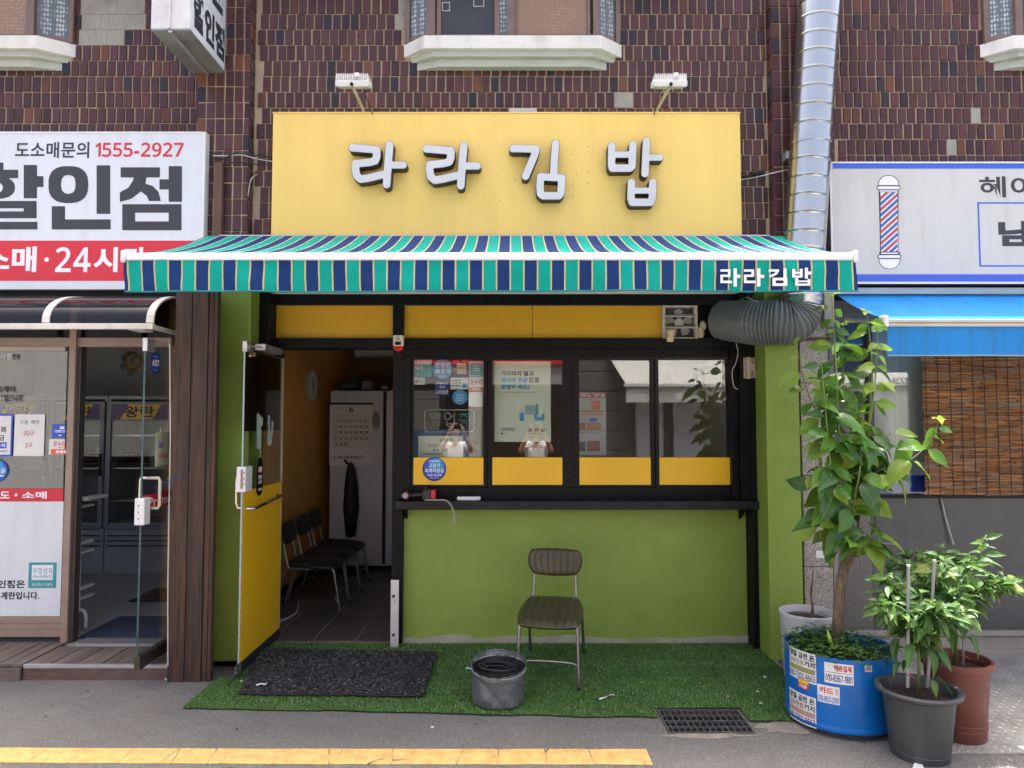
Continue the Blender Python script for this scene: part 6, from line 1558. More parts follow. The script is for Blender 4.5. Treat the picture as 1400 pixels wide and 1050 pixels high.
txt('MG개봉새마을금고', 462.5, 623, 498, 627.2, YK - 0.0004, print_black, cal, 0.02)
obj('recycle_mark', MB().tube([P(456, 627, YK - .001), P(458, 623.3, YK - .001), P(460.6, 627, YK - .001), P(456, 627, YK - .001)], 0.004, 4), print_black, cal)
um = thing('umbrella', 'folded black umbrella hanging on the fridge below the calendar', 'umbrella', P(479, 735, 8.3))
obj('canopy', MB().lathe([(0.01, 0.0), (0.05, 0.02), (0.085, 0.35), (0.075, 0.62), (0.05, 0.78), (0.014, 0.86)], tuple(P(479, 735, 8.26)), 10, wob=lambda a, j: 1 + 0.14 * math.sin(5 * a + j)), pm('umbrella_black', (0.012, 0.012, 0.013), 0.6), um, smooth=True)
obj('handle', MB().tube([P(479, 637, 8.26), P(474, 633, 8.27), P(471, 629, 8.3)], 0.012, 6), black_gloss, um)
clear = tag(obj('plastic_sleeve', MB().ball(P(514, 575, 8.33), 0.045, 0.02, 0.11, 10, 8), pm('sleeve', lin(150, 150, 150), 0.2, var=0.4, scale=40, bump=1.0, bscale=22, bdist=0.02), smooth=True), 'crumpled clear plastic sleeve hanging beside the calendar', 'plastic sleeve')
ac = tag(obj('air_conditioner', MB().pbox(484, 462, 640, 488, 9.6, 9.98), room_white, bevel=0.02), 'white wall air conditioner high on the back wall of the shop', 'air conditioner')
pw = tag(obj('outlet_plate', MB().box(XL + 0.0005, XL + 0.010, 6.05, 6.13, 1.50, 1.62), white_plastic, bevel=0.002), 'white socket plate on the orange wall behind the door', 'socket')
tag(obj('power_cord', MB().tube(catmull([Vector((-2.2, 6.2, 0.35)), Vector((-2.2, 6.18, 0.12)), Vector((-2.12, 6.1, 0.066)), Vector((-2.02, 6.22, 0.066)), Vector((-1.95, 6.5, 0.066)), Vector((-2.05, 6.9, 0.066))], 8), 0.007, 6), cable_white, smooth=True), 'white power cord on the tiles along the orange wall', 'cord')
# kitchen counter seen dimly through the windows
kt = thing('kitchen_counter', 'dim stainless counter inside behind the windows', 'counter', (0.6, 7.4, 0))
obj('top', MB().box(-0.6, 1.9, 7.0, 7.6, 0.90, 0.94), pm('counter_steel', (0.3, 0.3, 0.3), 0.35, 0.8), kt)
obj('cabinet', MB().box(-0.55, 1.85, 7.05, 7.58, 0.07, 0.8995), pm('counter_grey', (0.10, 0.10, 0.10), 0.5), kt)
for k, (x, h, w_, nm, lb, cl) in enumerate(((-0.35, 0.18, 0.16, 'steel_pot', 'small steel pot on the counter inside', (0.4, 0.4, 0.4)), (0.05, 0.10, 0.20, 'plastic_basket', 'red basket on the counter inside', lin(120, 40, 40)), (0.4, 0.30, 0.12, 'storage_jar', 'tall pale jar on the counter inside', lin(150, 150, 140)))):
    t = tag(obj(nm, MB().lathe([(0.0, 0), (w_ * 0.45, 0), (w_ * 0.5, h * 0.9), (w_ * 0.53, h), (w_ * 0.48, h), (w_ * 0.42, 0.012), (0, 0.012)], (x, 7.25, 0.94), 20), pm('jar%d' % k, cl, 0.4), smooth='auto'), lb, nm.split('_')[1])

# ================================================================ CHAIRS
def vinyl_mat():
    return pm('olive_vinyl', lin(66, 62, 42), 0.36, var=0.14, scale=8, bump=0.12, bscale=220, bdist=0.001, dirt=lin(104, 98, 80), damt=0.25, dscale=5)
olive = vinyl_mat()
def cushion(hw, hd, th, nfl, power=3.2, curve=0.0, taper=0.0):
    """rounded pad with stitched flutes along its depth; centred, top at +z"""
    mb = MB(); nu, nv = 80, 14
    def prof(u, v, top):
        x = (u * 2 - 1); y = (v * 2 - 1)
        # superellipse mapping of the square
        ax = x * math.sqrt(max(0, 1 - 0.32 * y * y)) if True else x
        ay = y * math.sqrt(max(0, 1 - 0.22 * x * x))
        e = max(abs(x), abs(y)); edge = max(0.0, 1 - e ** 6) ** 0.5
        X = ax * hw * (1 - taper * (ay * 0.5 + 0.5)); Y = ay * hd
        g = 0.0
        ph = u * nfl
        dd = abs(ph - round(ph)) if 0.35 < ph < nfl - 0.35 else 0.5
        g = math.exp(-(dd / 0.09) ** 2) * 0.010 + 0.0025 * (1 - math.cos(2 * math.pi * ph)) * -0.5
        z = th * (0.5 if top else -0.5) * edge
        if top: z -= g * edge
        return (X, Y, z + curve * X * X)
    mb.grid(lambda u, v: prof(u, v, True), nu, nv); n0 = len(mb.v)
    mb.grid(lambda u, v: prof(1 - u, v, False), 24, nv)
    return mb
def make_chair(label, group=None):
    t = thing('vinyl_chair', label, 'chair', (0, 0, 0), group)
    s = cushion(0.240, 0.245, 0.065, 8, taper=0.10)
    s.v = [(x, y - 0.03, z + 0.425 + 0.10 * y) for x, y, z in s.v]
    obj('seat', s, olive, t, smooth=True, local=True)
    b = cushion(0.192, 0.100, 0.048, 8, curve=-0.25, taper=-0.10)
    ca_, sa_ = math.cos(R(78)), math.sin(R(78))
    b.v = [(x, 0.245 + (y * ca_ + 0) - z * sa_, 0.705 + y * sa_ + z * ca_) for x, y, z in b.v]
    obj('backrest', b, olive, t, smooth=True, local=True)
    r = 0.0108
    for sx in (-1, 1):
        obj('leg', MB().tube(catmull([Vector((sx * 0.208, -0.285, 0.0)), Vector((sx * 0.200, -0.235, 0.30)), Vector((sx * 0.195, -0.215, 0.385)), Vector((sx * 0.192, -0.17, 0.402)), Vector((sx * 0.188, 0.0, 0.402))], 5), r, 10), steel_tube, t, smooth=True, local=True)
        obj('leg', MB().tube(catmull([Vector((sx * 0.203, 0.325, 0.0)), Vector((sx * 0.196, 0.24, 0.30)), Vector((sx * 0.192, 0.21, 0.385)), Vector((sx * 0.189, 0.16, 0.4015)), Vector((sx * 0.188, 0.0015, 0.4015))], 5), r, 10), steel_tube, t, smooth=True, local=True)
        obj('back_post', MB().tube(catmull([Vector((sx * 0.162, 0.06, 0.395)), Vector((sx * 0.160, 0.175, 0.40)), Vector((sx * 0.158, 0.205, 0.44)), Vector((sx * 0.150, 0.255, 0.66))], 6), r, 10), steel_tube, t, smooth=True, local=True)
        obj('foot_cap', MB().lathe([(0.0, 0.0), (0.013, 0.0), (0.013, 0.02), (0.0, 0.02)], (sx * 0.208, -0.285, -0.004), 10), black_rubber, t, local=True)
        obj('foot_cap', MB().lathe([(0.0, 0.0), (0.013, 0.0), (0.013, 0.02), (0.0, 0.02)], (sx * 0.203, 0.325, -0.004), 10), black_rubber, t, local=True)
    obj('stretcher', MB().tube(catmull([Vector((-0.204, -0.26, 0.115)), Vector((-0.16, -0.225, 0.150)), Vector((0.16, -0.225, 0.150)), Vector((0.204, -0.26, 0.115))], 6), 0.009, 8), steel_tube, t, smooth=True, local=True)
    return t
ch = make_chair('olive vinyl chair with ribbed seat standing outside on the green turf')
ch.location = (0.285, 5.12, 0.036); ch.rotation_euler = (R(4.2), 0, R(-9.5))
bpy.context.view_layer.update()
def dup(root, loc, rz, label, group=None):
    r = root.copy(); col.objects.link(r); r.location = loc; r.rotation_euler = (0, 0, rz); r['label'] = label
    if group: r['group'] = group
    for c0 in list(root.children):
        c = c0.copy(); col.objects.link(c); c.parent = r
        if c0.name.split('.')[0] in ('seat', 'backrest'): c.material_slots[0].link = 'OBJECT'; c.material_slots[0].material = shaded_vinyl
    return r
shaded_vinyl = pm('shaded_vinyl', lin(38, 36, 32), 0.36, var=0.14, scale=8)  # chair vinyl darkened for indoors: the room's dimness is put into the colour
for k, lb in enumerate(('shade-toned vinyl chair nearest the doorway in the row inside', 'shade-toned vinyl chair in the middle of the row inside', 'shade-toned vinyl chair farthest back in the row inside, by the fridge')):
    dup(ch, (-1.83, 6.66 + 0.46 * k, 0.063), R(90 + (2, -2, 1)[k]), lb, 'chairs in a row along the orange wall')

# ================================================================ TURF, MATS, GRATING
def yfront(x):
    pts_ = [(-2.06, 4.52), (-1.2, 4.50), (-0.27, 4.435), (0.83, 4.395), (1.6, 4.33), (2.2, 4.31)]
    for (a, b), (c, d) in zip(pts_, pts_[1:]):
        if x <= c:
            y = b + (d - b) * (x - a) / (c - a); break
    else: y = pts_[-1][1]
    y += 0.020 * noise.noise((x * 3.1, 0.4, 0)) + 0.008 * noise.noise((x * 14, 2.4, 0))
    if 0.885 < x < 1.42: y = GY[1] + 0.008
    return y
TX0, TX1 = -2.06, 1.90
def tz(x, y):
    s_ = min(1, max(0, (y - 5.06) / 0.07)); s_ = s_ * s_ * (3 - 2 * s_)
    return 0.010 + SLAB * s_ + 0.004 * noise.noise((x * 2.5, y * 2.5, 0)) * (1 - s_)
def yback(x): return 5.655 if x > -1.92 else 5.05
tm = MB(); nx = 150
rows = 30
grid_x = sorted([TX0 + (TX1 - TX0) * i / nx for i in range(nx + 1)] + [0.8849, 0.8851, 1.4199, 1.4201])
for i, x in enumerate(grid_x):
    yf_, yb_ = yfront(x), yback(x)
    for j in range(rows + 1):
        y = yf_ + (yb_ - yf_) * j / rows; tm.v.append((x, y, tz(x, y)))
for i in range(len(grid_x) - 1):
    for j in range(rows):
        a = i * (rows + 1) + j; tm.f.append((a, a + rows + 1, a + rows + 2, a + 1))
turf = thing('artificial_turf', 'green artificial turf mat laid in front of the shop', 'turf', (0, 4.9, 0))
obj('backing', tm, pm('turf_back', lin(52, 84, 36), 0.9, var=0.35, scale=10), turf, smooth=True)
rs = np.random.RandomState(4)
nB = 95000
bx_r = rs.uniform(TX0 + 0.01, TX1 - 0.01, nB); vv = rs.uniform(0, 1, nB)
yfv = np.array([yfront(x) for x in np.linspace(TX0, TX1, 900)]); ybv = np.array([yback(x) for x in np.linspace(TX0, TX1, 900)])
ix = np.clip(((bx_r - TX0) / (TX1 - TX0) * 899).astype(int), 0, 899)
by_r = yfv[ix] - rs.uniform(0, 0.006, nB) + (ybv[ix] - yfv[ix] - 0.006) * vv
wear = np.array([noise.noise((x * 1.7, y * 2.2, 3.0)) for x, y in zip(bx_r, by_r)])
zz = np.array([tz(x, y) for x, y in zip(bx_r, by_r)])
an = rs.uniform(0, 2 * np.pi, nB); hh = rs.uniform(0.007, 0.016, nB) * (1 + 0.35 * wear); wd = rs.uniform(0.0016, 0.0030, nB); ln = rs.uniform(0.002, 0.009, nB); la = rs.uniform(0, 2 * np.pi, nB)
dxv, dyv = np.cos(an) * wd, np.sin(an) * wd
V = np.empty((nB, 3, 3)); V[:, 0] = np.stack([bx_r - dxv, by_r - dyv, zz], 1); V[:, 1] = np.stack([bx_r + dxv, by_r + dyv, zz], 1); V[:, 2] = np.stack([bx_r + np.cos(la) * ln, by_r + np.sin(la) * ln, zz + hh], 1)
def trimesh(name, V):
    n = len(V); me = bpy.data.meshes.new(name); me.vertices.add(n * 3); me.vertices.foreach_set('co', V.ravel())
    me.loops.add(n * 3); me.loops.foreach_set('vertex_index', np.arange(n * 3)); me.polygons.add(n)
    me.polygons.foreach_set('loop_start', np.arange(0, n * 3, 3)); me.polygons.foreach_set('loop_total', np.full(n, 3)); me.update(); return me
obj('blades', trimesh('blades', V), islandmat('turf_blades', [lin(58, 92, 38), lin(96, 146, 62), lin(128, 172, 86), lin(78, 124, 50), lin(196, 212, 160)], 0.45, 0.4, trans=0.2), turf, kind='stuff')
# black coil doormat over the step
dm = thing('doormat', 'black coil doormat lying on the turf before the doorway', 'doormat', G(460, 940))
c00, c10, c11, c01 = G(326, 954), G(578, 958), G(598, 897, SLAB), G(357, 892, SLAB)
def matp(u, v):
    a = c00.lerp(c10, u); b = c01.lerp(c11, u); p = a.lerp(b, v)
    p.x += 0.010 * noise.noise((u * 4, v * 4, 1)); z = max(tz(p.x, p.y + dy) for dy in (-0.03, 0, 0.05)) + 0.012
    z += 0.018 * math.exp(-((v - 0.62) / 0.05) ** 2) * max(0, math.sin((u - 0.35) * 4.2)) + 0.004 * noise.noise((u * 9, v * 9, 0))
    return Vector((p.x, p.y, z))
mm = MB(); mm.grid(lambda u, v: matp(u, v), 60, 40)
mo = obj('base', mm, pm('mat_base', (0.02, 0.0195, 0.019), 0.8, var=0.8, scale=160, bump=1.0, bscale=140, bdist=0.01, dirt=(0.07, 0.065, 0.06), damt=0.6, dscale=90), dm, smooth=True)
sl = mo.modifiers.new('solid', 'SOLIDIFY'); sl.thickness = 0.010; sl.offset = -1
nC = 34000; U = rs.uniform(0.004, 0.996, nC); W = rs.uniform(0.004, 0.996, nC); cent = np.array([tuple(matp(u, v)) for u, v in zip(U, W)])
d1 = rs.normal(size=(nC, 3)) * [1, 1, 0.35]; d1 /= np.linalg.norm(d1, axis=1)[:, None]; d2 = rs.normal(size=(nC, 3)); d2 /= np.linalg.norm(d2, axis=1)[:, None]
ll = rs.uniform(0.006, 0.013, nC)[:, None]
V = np.empty((nC, 3, 3)); up = np.stack([np.zeros(nC), np.zeros(nC), rs.uniform(0.0105, 0.017, nC)], 1)
V[:, 0] = cent - d1 * ll + up; V[:, 1] = cent + d1 * ll + up; V[:, 2] = cent + d2 * 0.0048 + up + [0, 0, 0.002]
obj('coils', trimesh('coils', V), islandmat('coil', [(0.008, 0.008, 0.009), (0.07, 0.068, 0.066), (0.016, 0.016, 0.017), (0.22, 0.21, 0.20)], 0.4, 0.6), dm, kind='stuff')
# litter on the turf
litter_w = pm('litter_white', (0.7, 0.7, 0.68), 0.7)
def litter(label, px, py, z, pts, r, mat, cat='litter', name='paper_scrap'):
    p = G(px, py, z); return tag(obj(name, MB().tube([p + Vector(q) for q in pts], r, 5), mat), label, cat)
litter('white paper curl lying on the black doormat', 357, 936, 0.046, [(-0.03, -0.01, 0), (0.0, 0.0, 0.006), (0.025, 0.005, 0.0), (0.03, 0.02, 0.002)], 0.005, litter_w)
litter('orange crumb on the black doormat', 391, 919, 0.05, [(-0.006, 0, 0), (0.006, 0.002, 0)], 0.006, pm('crumb', lin(216, 140, 80), 0.7))
tw_ = thing('twist_ties', 'bundle of white and black strips lying on the turf by the chair', 'strips', G(830, 952, 0.02))
p = G(830, 953, 0.024)
for k, (a, mtx) in enumerate(((0.32, litter_w), (0.42, litter_w), (0.25, black_rubber), (0.50, litter_w))):
    d = Vector((math.cos(a), math.sin(a) * 1.4, 0)); obj('strip', MB().tube([p - d * 0.06, p + d * (0.05 - 0.006 * k) + Vector((0, 0, 0.006))], 0.0032, 5), mtx, tw_)
litter('white scrap at the edge of the turf near the bag', 631, 968, 0.004, [(-0.012, 0, 0), (0.0, 0.004, 0.003), (0.014, 0.0, 0)], 0.004, litter_w)
for k, (px, py) in enumerate(((877, 934), (962, 939), (995, 953), (1046, 926), (1040, 962), (1036, 946))):
    litter(('dry leaf crumb on the turf left of the grating', 'dry leaf crumb on the turf above the grating', 'pale dry leaf at the top right of the grating', 'white crumb on the turf by the right column', 'white crumb on the turf beside the blue barrel', 'small white fleck on the turf right of the grating')[k], px, py, 0.02, [(-0.008, 0, 0), (0.0, 0.006, 0.004), (0.009, 0.002, 0)], 0.006 if k in (2, 3) else 0.004, pm('dry_leaf', lin(176, 150, 110), 0.8) if k < 3 else litter_w, 'leaf crumb' if k < 3 else 'litter', 'leaf_scrap' if k < 3 else 'paper_scrap')
pebm = pm('pebble', (0.5, 0.48, 0.45), 0.8)
for k, (px, py, sz) in enumerate(((227, 930, 0.012), (591, 996, 0.012), (120, 946, 0.008), (62, 980, 0.007), (324, 997, 0.007), (330, 935, 0.010))):
    g = G(px, py); lab = ('white pebble on the asphalt at the foot of the wooden post', 'white pebble on the asphalt below the grey bag', 'small dark pebble on the asphalt left of the step', 'small dark pebble near the left edge of the asphalt', 'brown pebble on the asphalt below the doormat corner', 'white pebble on the turf near the doormat')[k]
    tag(obj('pebble', MB().ball((g.x, g.y, sz * 0.5 + (0.014 if k == 5 else 0)), sz, sz * 0.8, sz * 0.6, 8, 6), pebm if k in (0, 1, 5) else pm('pebble_dark', (0.06, 0.05, 0.045), 0.8)), lab, 'pebble')
pc = tag(obj('paper_scrap', MB().add([tuple(G(1249, 1046) + Vector((0, 0, .004))), tuple(G(1262, 1049) + Vector((0, 0, .003))), tuple(G(1272, 1062) + Vector((0, 0, .003))), tuple(G(1247, 1062) + Vector((0, 0, .02)))], [(0, 1, 2, 3)]).add([tuple(G(1249, 1046) + Vector((0, 0, .0045))), tuple(G(1262, 1049) + Vector((0, 0, .0035))), tuple(G(1258, 1041.5) + Vector((0, 0, .03)))], [(0, 1, 2)]), litter_w), 'folded white paper scrap below the black pot', 'litter')
# steel grating
gr = thing('drain_grating', 'rusty steel drain grating set in the asphalt at the turf edge', 'grating', ((GX[0] + GX[1]) / 2, (GY[0] + GY[1]) / 2, 0))
gmat = pm('grate_steel', lin(108, 106, 106), 0.5, 0.5, var=0.2, scale=12, dirt=lin(84, 66, 54), damt=0.5, dscale=14, bump=0.2)
m = MB(); m.box(GX[0] + .003, GX[1] - .003, GY[0] + .003, GY[0] + 0.012, -0.035, 0.006); m.box(GX[0] + .003, GX[1] - .003, GY[1] - 0.012, GY[1] - .003, -0.035, 0.006)
m.box(GX[0] + .003, GX[0] + 0.012, GY[0] + 0.0125, GY[1] - 0.0125, -0.035, 0.006); m.box(GX[1] - 0.012, GX[1] - .003, GY[0] + 0.0125, GY[1] - 0.0125, -0.035, 0.006)
obj('rim', m, gmat, gr)
for k in range(1, 14):
    x = GX[0] + (GX[1] - GX[0]) * k / 14; obj('bar', MB().box(x - 0.0025, x + 0.0025, GY[0] + 0.0125, GY[1] - 0.0125, -0.035, 0.0045), gmat, gr)
for k in range(1, 4):
    y = GY[0] + (GY[1] - GY[0]) * k / 4; obj('cross_bar', MB().box(GX[0] + 0.0125, GX[1] - 0.0125, y - 0.003, y + 0.003, -0.010, 0.0055), gmat, gr)

# ================================================================ GREY BAG BUCKET
gb = thing('fabric_bucket', 'grey tarpaulin drawstring bag with black cable coil inside, beside the chair', 'bag', G(682, 955))
bc = G(682, 961); bc.z = 0.012
tarp = pm('tarp_grey', lin(86, 90, 90), 0.38, var=0.16, scale=7, stretch=(1, 1, 0.55), bump=0.9, bscale=7, bdist=0.03, dirt=lin(150, 152, 152), damt=0.3, dscale=4)
def wobb(a, j): return 1 + (0.012 + 0.003 * j) * math.sin(3 * a + j * 0.7) + 0.016 * math.sin(13 * a + j * 0.5) * (1 if 4 < j < 11 else 0.25) + 0.03 * noise.noise((math.cos(a) * 2, math.sin(a) * 2, j * 0.6))
H_ = 0.238
prof = [(0.0, 0.0), (0.158, 0.002), (0.168, 0.016), (0.170, 0.06), (0.166, 0.11), (0.170, 0.16), (0.175, 0.195), (0.170, 0.212), (0.179, H_ - 0.008), (0.178, H_), (0.175, H_ - 0.004)]
fine = []
for (r0b, z0b), (r1b, z1b) in zip(prof, prof[1:]):
    nn = max(1, int(abs(z1b - z0b) / 0.006)); fine += [(r0b + (r1b - r0b) * q / nn, z0b + (z1b - z0b) * q / nn) for q in range(nn)]
fine.append(prof[-1])
def fold(a, j):
    r, z = fine[j]; side = 1.0 if r > 0.12 else 0.0; tp = max(0, (z - 0.17) / 0.06)
    d_ = abs(noise.noise((a * 1.6 + z * 9, z * 7, 2.0))) * 0.075 + 0.05 * noise.noise((math.cos(a) * 1.5, math.sin(a) * 1.5, z * 9)) + 0.03 * abs(noise.noise((a * 3.2 - z * 16, 5.0, z * 5)))
    return 1 + side * (d_ - 0.03 + 0.018 * tp * math.sin(19 * a))
mbk = MB().lathe(fine, tuple(bc), 120, wob=fold)
mbk.v = [(x, y, z + (0.035 * ((y - bc.y) / 0.17) if z - bc.z > 0.15 else 0) * min(1, (z - bc.z - 0.15) / 0.1 if z - bc.z > 0.15 else 0)) for x, y, z in mbk.v]
obj('bag', mbk, tarp, gb, smooth=True)
obj('inner_face', MB().lathe([(0.0, 0.09), (0.150, 0.09), (0.160, 0.18), (0.1665, 0.226)], tuple(bc), 120, wob=lambda a, j: fold(a, min(range(len(fine)), key=lambda q: abs(fine[q][1] - (0.09, 0.09, 0.18, 0.226)[j]) + (1 if fine[q][0] < 0.13 else 0)))), pm('inner_black', (0.012, 0.012, 0.013), 0.7), gb, smooth=True)  # near-black inner surface of the bag, up to the rim
cl = []
for k in range(150):
    a = k * 0.28; r = 0.115 + 0.018 * math.sin(k * 0.21); cl.append(bc + Vector((r * math.cos(a), r * math.sin(a) * 0.95, 0.155 + 0.0005 * k + 0.015 * math.sin(a * 0.93))))
coil = tag(obj('cable_coil', MB().tube(cl, 0.0055, 6), cable_black, smooth=True), 'coil of black cable inside the grey bag', 'cable coil')
obj('drawstring', MB().tube([bc + Vector((0.174 * math.cos(a), 0.174 * math.sin(a), 0.213 + 0.02 * math.sin(a))) for a in np.linspace(0, 2 * math.pi, 50)], 0.0035, 5), pm('cord_grey', lin(160, 162, 160), 0.6), gb)
obj('cord_end', MB().tube([bc + Vector((-0.165, -0.05, 0.215)), bc + Vector((-0.20, -0.06, 0.23)), bc + Vector((-0.205, -0.06, 0.22))], 0.005, 6), pm('cord_blue', lin(120, 170, 180), 0.6), gb)

# ================================================================ ON THE COUNTER SILL
SZ = P(700, 685.5, 5.46).z
dr = thing('cordless_tool', 'black and red cordless tool lying on the window sill', 'power tool', Vector((P(575, 684, 5.52).x, 5.52, SZ)))
q0 = P(555, 680, 5.53); tb = pm('tool_black', (0.015, 0.015, 0.016), 0.5, var=0.2); trd = pm('tool_red', lin(190, 40, 44), 0.45)
obj('motor_head', MB().tube([Vector((q0.x - 0.035, 5.53, SZ + 0.036)), Vector((q0.x + 0.03, 5.53, SZ + 0.036))], 0.034, 16), tb, dr, smooth='auto')
obj('red_ring', MB().tube([Vector((q0.x - 0.002, 5.53, SZ + 0.036)), Vector((q0.x + 0.016, 5.53, SZ + 0.036))], 0.0365, 16), trd, dr, smooth='auto')
obj('badge', MB().disc((q0.x - 0.0, SZ + 0.04), 0.022, 5.492, 0.003, 16), pm('badge', lin(150, 150, 146), 0.4), dr)
qh = P(580, 680, 5.53).x
obj('handle', MB().tube([Vector((q0.x + 0.03, 5.53, SZ + 0.036)), Vector((q0.x + 0.08, 5.53, SZ + 0.042)), Vector((qh, 5.53, SZ + 0.045))], [0.019, 0.016, 0.018], 12), tb, dr, smooth='auto')
obj('battery', MB().box(qh - 0.01, qh + 0.055, 5.495, 5.57, SZ + 0.006, SZ + 0.085), tb, dr, bevel=0.008)
obj('battery_end', MB().box(qh + 0.0555, qh + 0.09, 5.498, 5.567, SZ + 0.012, SZ + 0.082), trd, dr, bevel=0.006)
obj('clip', MB().box(qh + 0.005, qh + 0.02, 5.52, 5.54, SZ + 0.0855, SZ + 0.105), tb, dr)
q1 = P(592, 683, 5.47)
obj('strap', MB().tube(catmull([Vector((qh + 0.01, 5.49, SZ + 0.006)), Vector((qh + 0.11, 5.475, SZ + 0.008)), Vector((P(609, 684, 5.45).x, 5.455, SZ + 0.008)), P(616, 690, 5.44), P(620, 700, 5.44), P(622, 716, 5.445)], 6), 0.0075, 6), pm('strap', lin(150, 146, 132), 0.8, var=0.15), dr, smooth=True)
obj('strap_tail', MB().tube([P(621, 704, 5.442), P(619, 713, 5.44), P(618.5, 717, 5.445)], 0.004, 5), MATS['strap'], dr)
wb = tag(obj('white_case', MB().box(P(624.5, 684, 5.50).x, P(657, 684, 5.50).x, 5.50, 5.56, SZ + 0.0005, SZ + 0.030), white_plastic, bevel=0.010), 'white plastic case lying on the window sill', 'case')

# ================================================================ POTS AND PLANTS
def planter_barrel():
    c = Vector((1.985, 4.385, 0)); rx, H0 = 0.312, 0.440
    t = thing('blue_barrel', 'cut-down blue plastic barrel planter covered with stickers', 'planter', c)
    bp = pm('barrel_blue', lin(10, 106, 186), 0.32, var=0.10, scale=3, bump=0.06, bscale=20, dirt=lin(16, 66, 130), damt=0.45, dscale=3.5)
    def wb_(a, j): return 1 + 0.012 * math.sin(2 * a + 0.6)
    mb = MB().lathe([(0.02, 0.022), (rx - 0.05, 0.022), (rx - 0.016, 0.024), (rx + 0.002, 0.036), (rx + 0.005, 0.050), (rx + 0.001, 0.062), (rx, 0.075), (rx + 0.001, 0.2), (rx + 0.001, 0.34), (rx, H0), (rx - 0.012, H0), (rx - 0.014, 0.32), (rx - 0.014, 0.3)], tuple(c), 64, wob=wb_)
    mb.v = [(x, y, z + (0.012 * noise.noise((x * 5, y * 5, 0)) if z > 0.4 else 0)) for x, y, z in mb.v]
    obj('barrel', mb, bp, t, smooth='auto')
    obj('soil', MB().lathe([(0.0, 0.375), (0.15, 0.375), (rx - 0.016, 0.365)], tuple(c), 40), pm('soil', lin(62, 44, 34), 0.95, var=0.4, scale=30, bump=0.8, bscale=80, bdist=0.01), t)
    obj('base_ring', MB().lathe([(rx - 0.05, 0.0), (rx - 0.03, 0.0), (rx - 0.03, 0.0215), (rx - 0.05, 0.0215)], tuple(c), 48), pm('barrel_foot', lin(70, 66, 62), 0.8, var=0.2), t)
    return t, c, rx
brl, bcn, brx = planter_barrel()
def barrel_sticker(name, label, px0, py0, px1, py1, tilt, mat, lines):
    """small paper curved round the barrel; px rect as photographed"""
    def hitp(px, py):
        d = ray(px, py); o_ = Vector((0, 0, CAMH)); r = brx * 1.012 + 0.004
        a = d.x ** 2 + d.y ** 2; b = 2 * (d.x * (o_.x - bcn.x) + d.y * (o_.y - bcn.y)); c = bcn.x ** 2 + bcn.y ** 2 - r * r
        q = b * b - 4 * a * c
        if q < 0: return None
        t = (-b - math.sqrt(q)) / (2 * a); return o_ + d * t
    A_, B_ = hitp((px0 + px1) / 2, (py0 + py1) / 2), None
    l, r_ = hitp(px0, (py0 + py1) / 2), hitp(px1, (py0 + py1) / 2); tp, bt = hitp((px0 + px1) / 2, py0), hitp((px0 + px1) / 2, py1)
    ang = lambda p: math.atan2(-(p.x - bcn.x), p.y - bcn.y) % (2 * math.pi) + math.pi / 2
    a0, a1 = ang(l), ang(r_); ac, hw = (a0 + a1) / 2, (a1 - a0) / 2; zc, hz_ = (tp.z + bt.z) / 2, (tp.z - bt.z) / 2
    rr = brx * 1.012 + 0.004
    def pt(u, v, d):      # u,v in -1..1
        a = ac + u * hw; r = (brx + 0.0025) * (1 + 0.012 * math.sin(2 * a + 0.6)) + d
        return Vector((bcn.x + r * math.cos(a), bcn.y + r * math.sin(a), zc + v * hz_ + tilt * u))
    t = thing(name, label, 'sticker', A_, 'advert stickers on the blue barrel')
    obj('paper', MB().grid(lambda u, v: pt(u * 2 - 1, v * 2 - 1, 0.0), 12, 2), mat, t)
    n = 0
    for (s_, v0, v1, u0, u1, mt_, bold) in lines:
        n += 1
        if s_ == '#':
            obj('print', MB().grid(lambda u, v: pt(u0 + (u1 - u0) * u, v0 + (v1 - v0) * v, 0.0008), 10, 1), mt_, t); continue
        me = text_mesh(s_, bold, res=2); A2 = fit(me, 1.0, 1.0, 0.0002)
        b = [pt((u0 + u1) / 2 + p[0] * (u1 - u0), (v0 + v1) / 2 + p[1] * (v1 - v0), 0.0012 + p[2]) for p in A2]
        me.vertices.foreach_set('co', np.array([tuple(p) for p in b]).ravel()); me.update(); obj('lettering', me, mt_, t)
olive_ink = pm('olive_ink', lin(150, 150, 90), 0.6); pinkish = pm('pink_ink', lin(190, 150, 140), 0.6)
for lb, py, c2 in (('white loan advert sticker at the upper left of the blue barrel', 0, olive_ink), ('white loan advert sticker at the lower left of the blue barrel', 58.5, pm('brown_ink', lin(140, 100, 70), 0.6))):
    barrel_sticker('advert_sticker', lb, 1079.5, 890.5 + py, 1115.5, 931 + py, 0.0, paper_white,
        [('당일 급전 돈', 0.48, 0.9, -0.9, 0.92, print_black, 0.03), ('300만원', 0.02, 0.40, -0.92, 0.2, c2, 0.02), ('까지', 0.02, 0.40, 0.28, 0.92, print_black, 0.03), ('#', -0.40, -0.06, -0.94, 0.94, pinkish if py else olive_ink, 0), ('010-7302-9663', -0.9, -0.48, -0.94, 0.94, print_navy, 0.01)])
barrel_sticker('advert_sticker', 'small red and yellow sticker between the loan adverts on the blue barrel', 1091, 929, 1105.5, 942, 0.0, print_red, [('#', 0.15, 0.95, -0.95, 0.95, pm('stk_yellow', lin(226, 190, 60), 0.6), 0), ('대출', -0.8, 0.0, -0.7, 0.7, print_white, 0.02)])
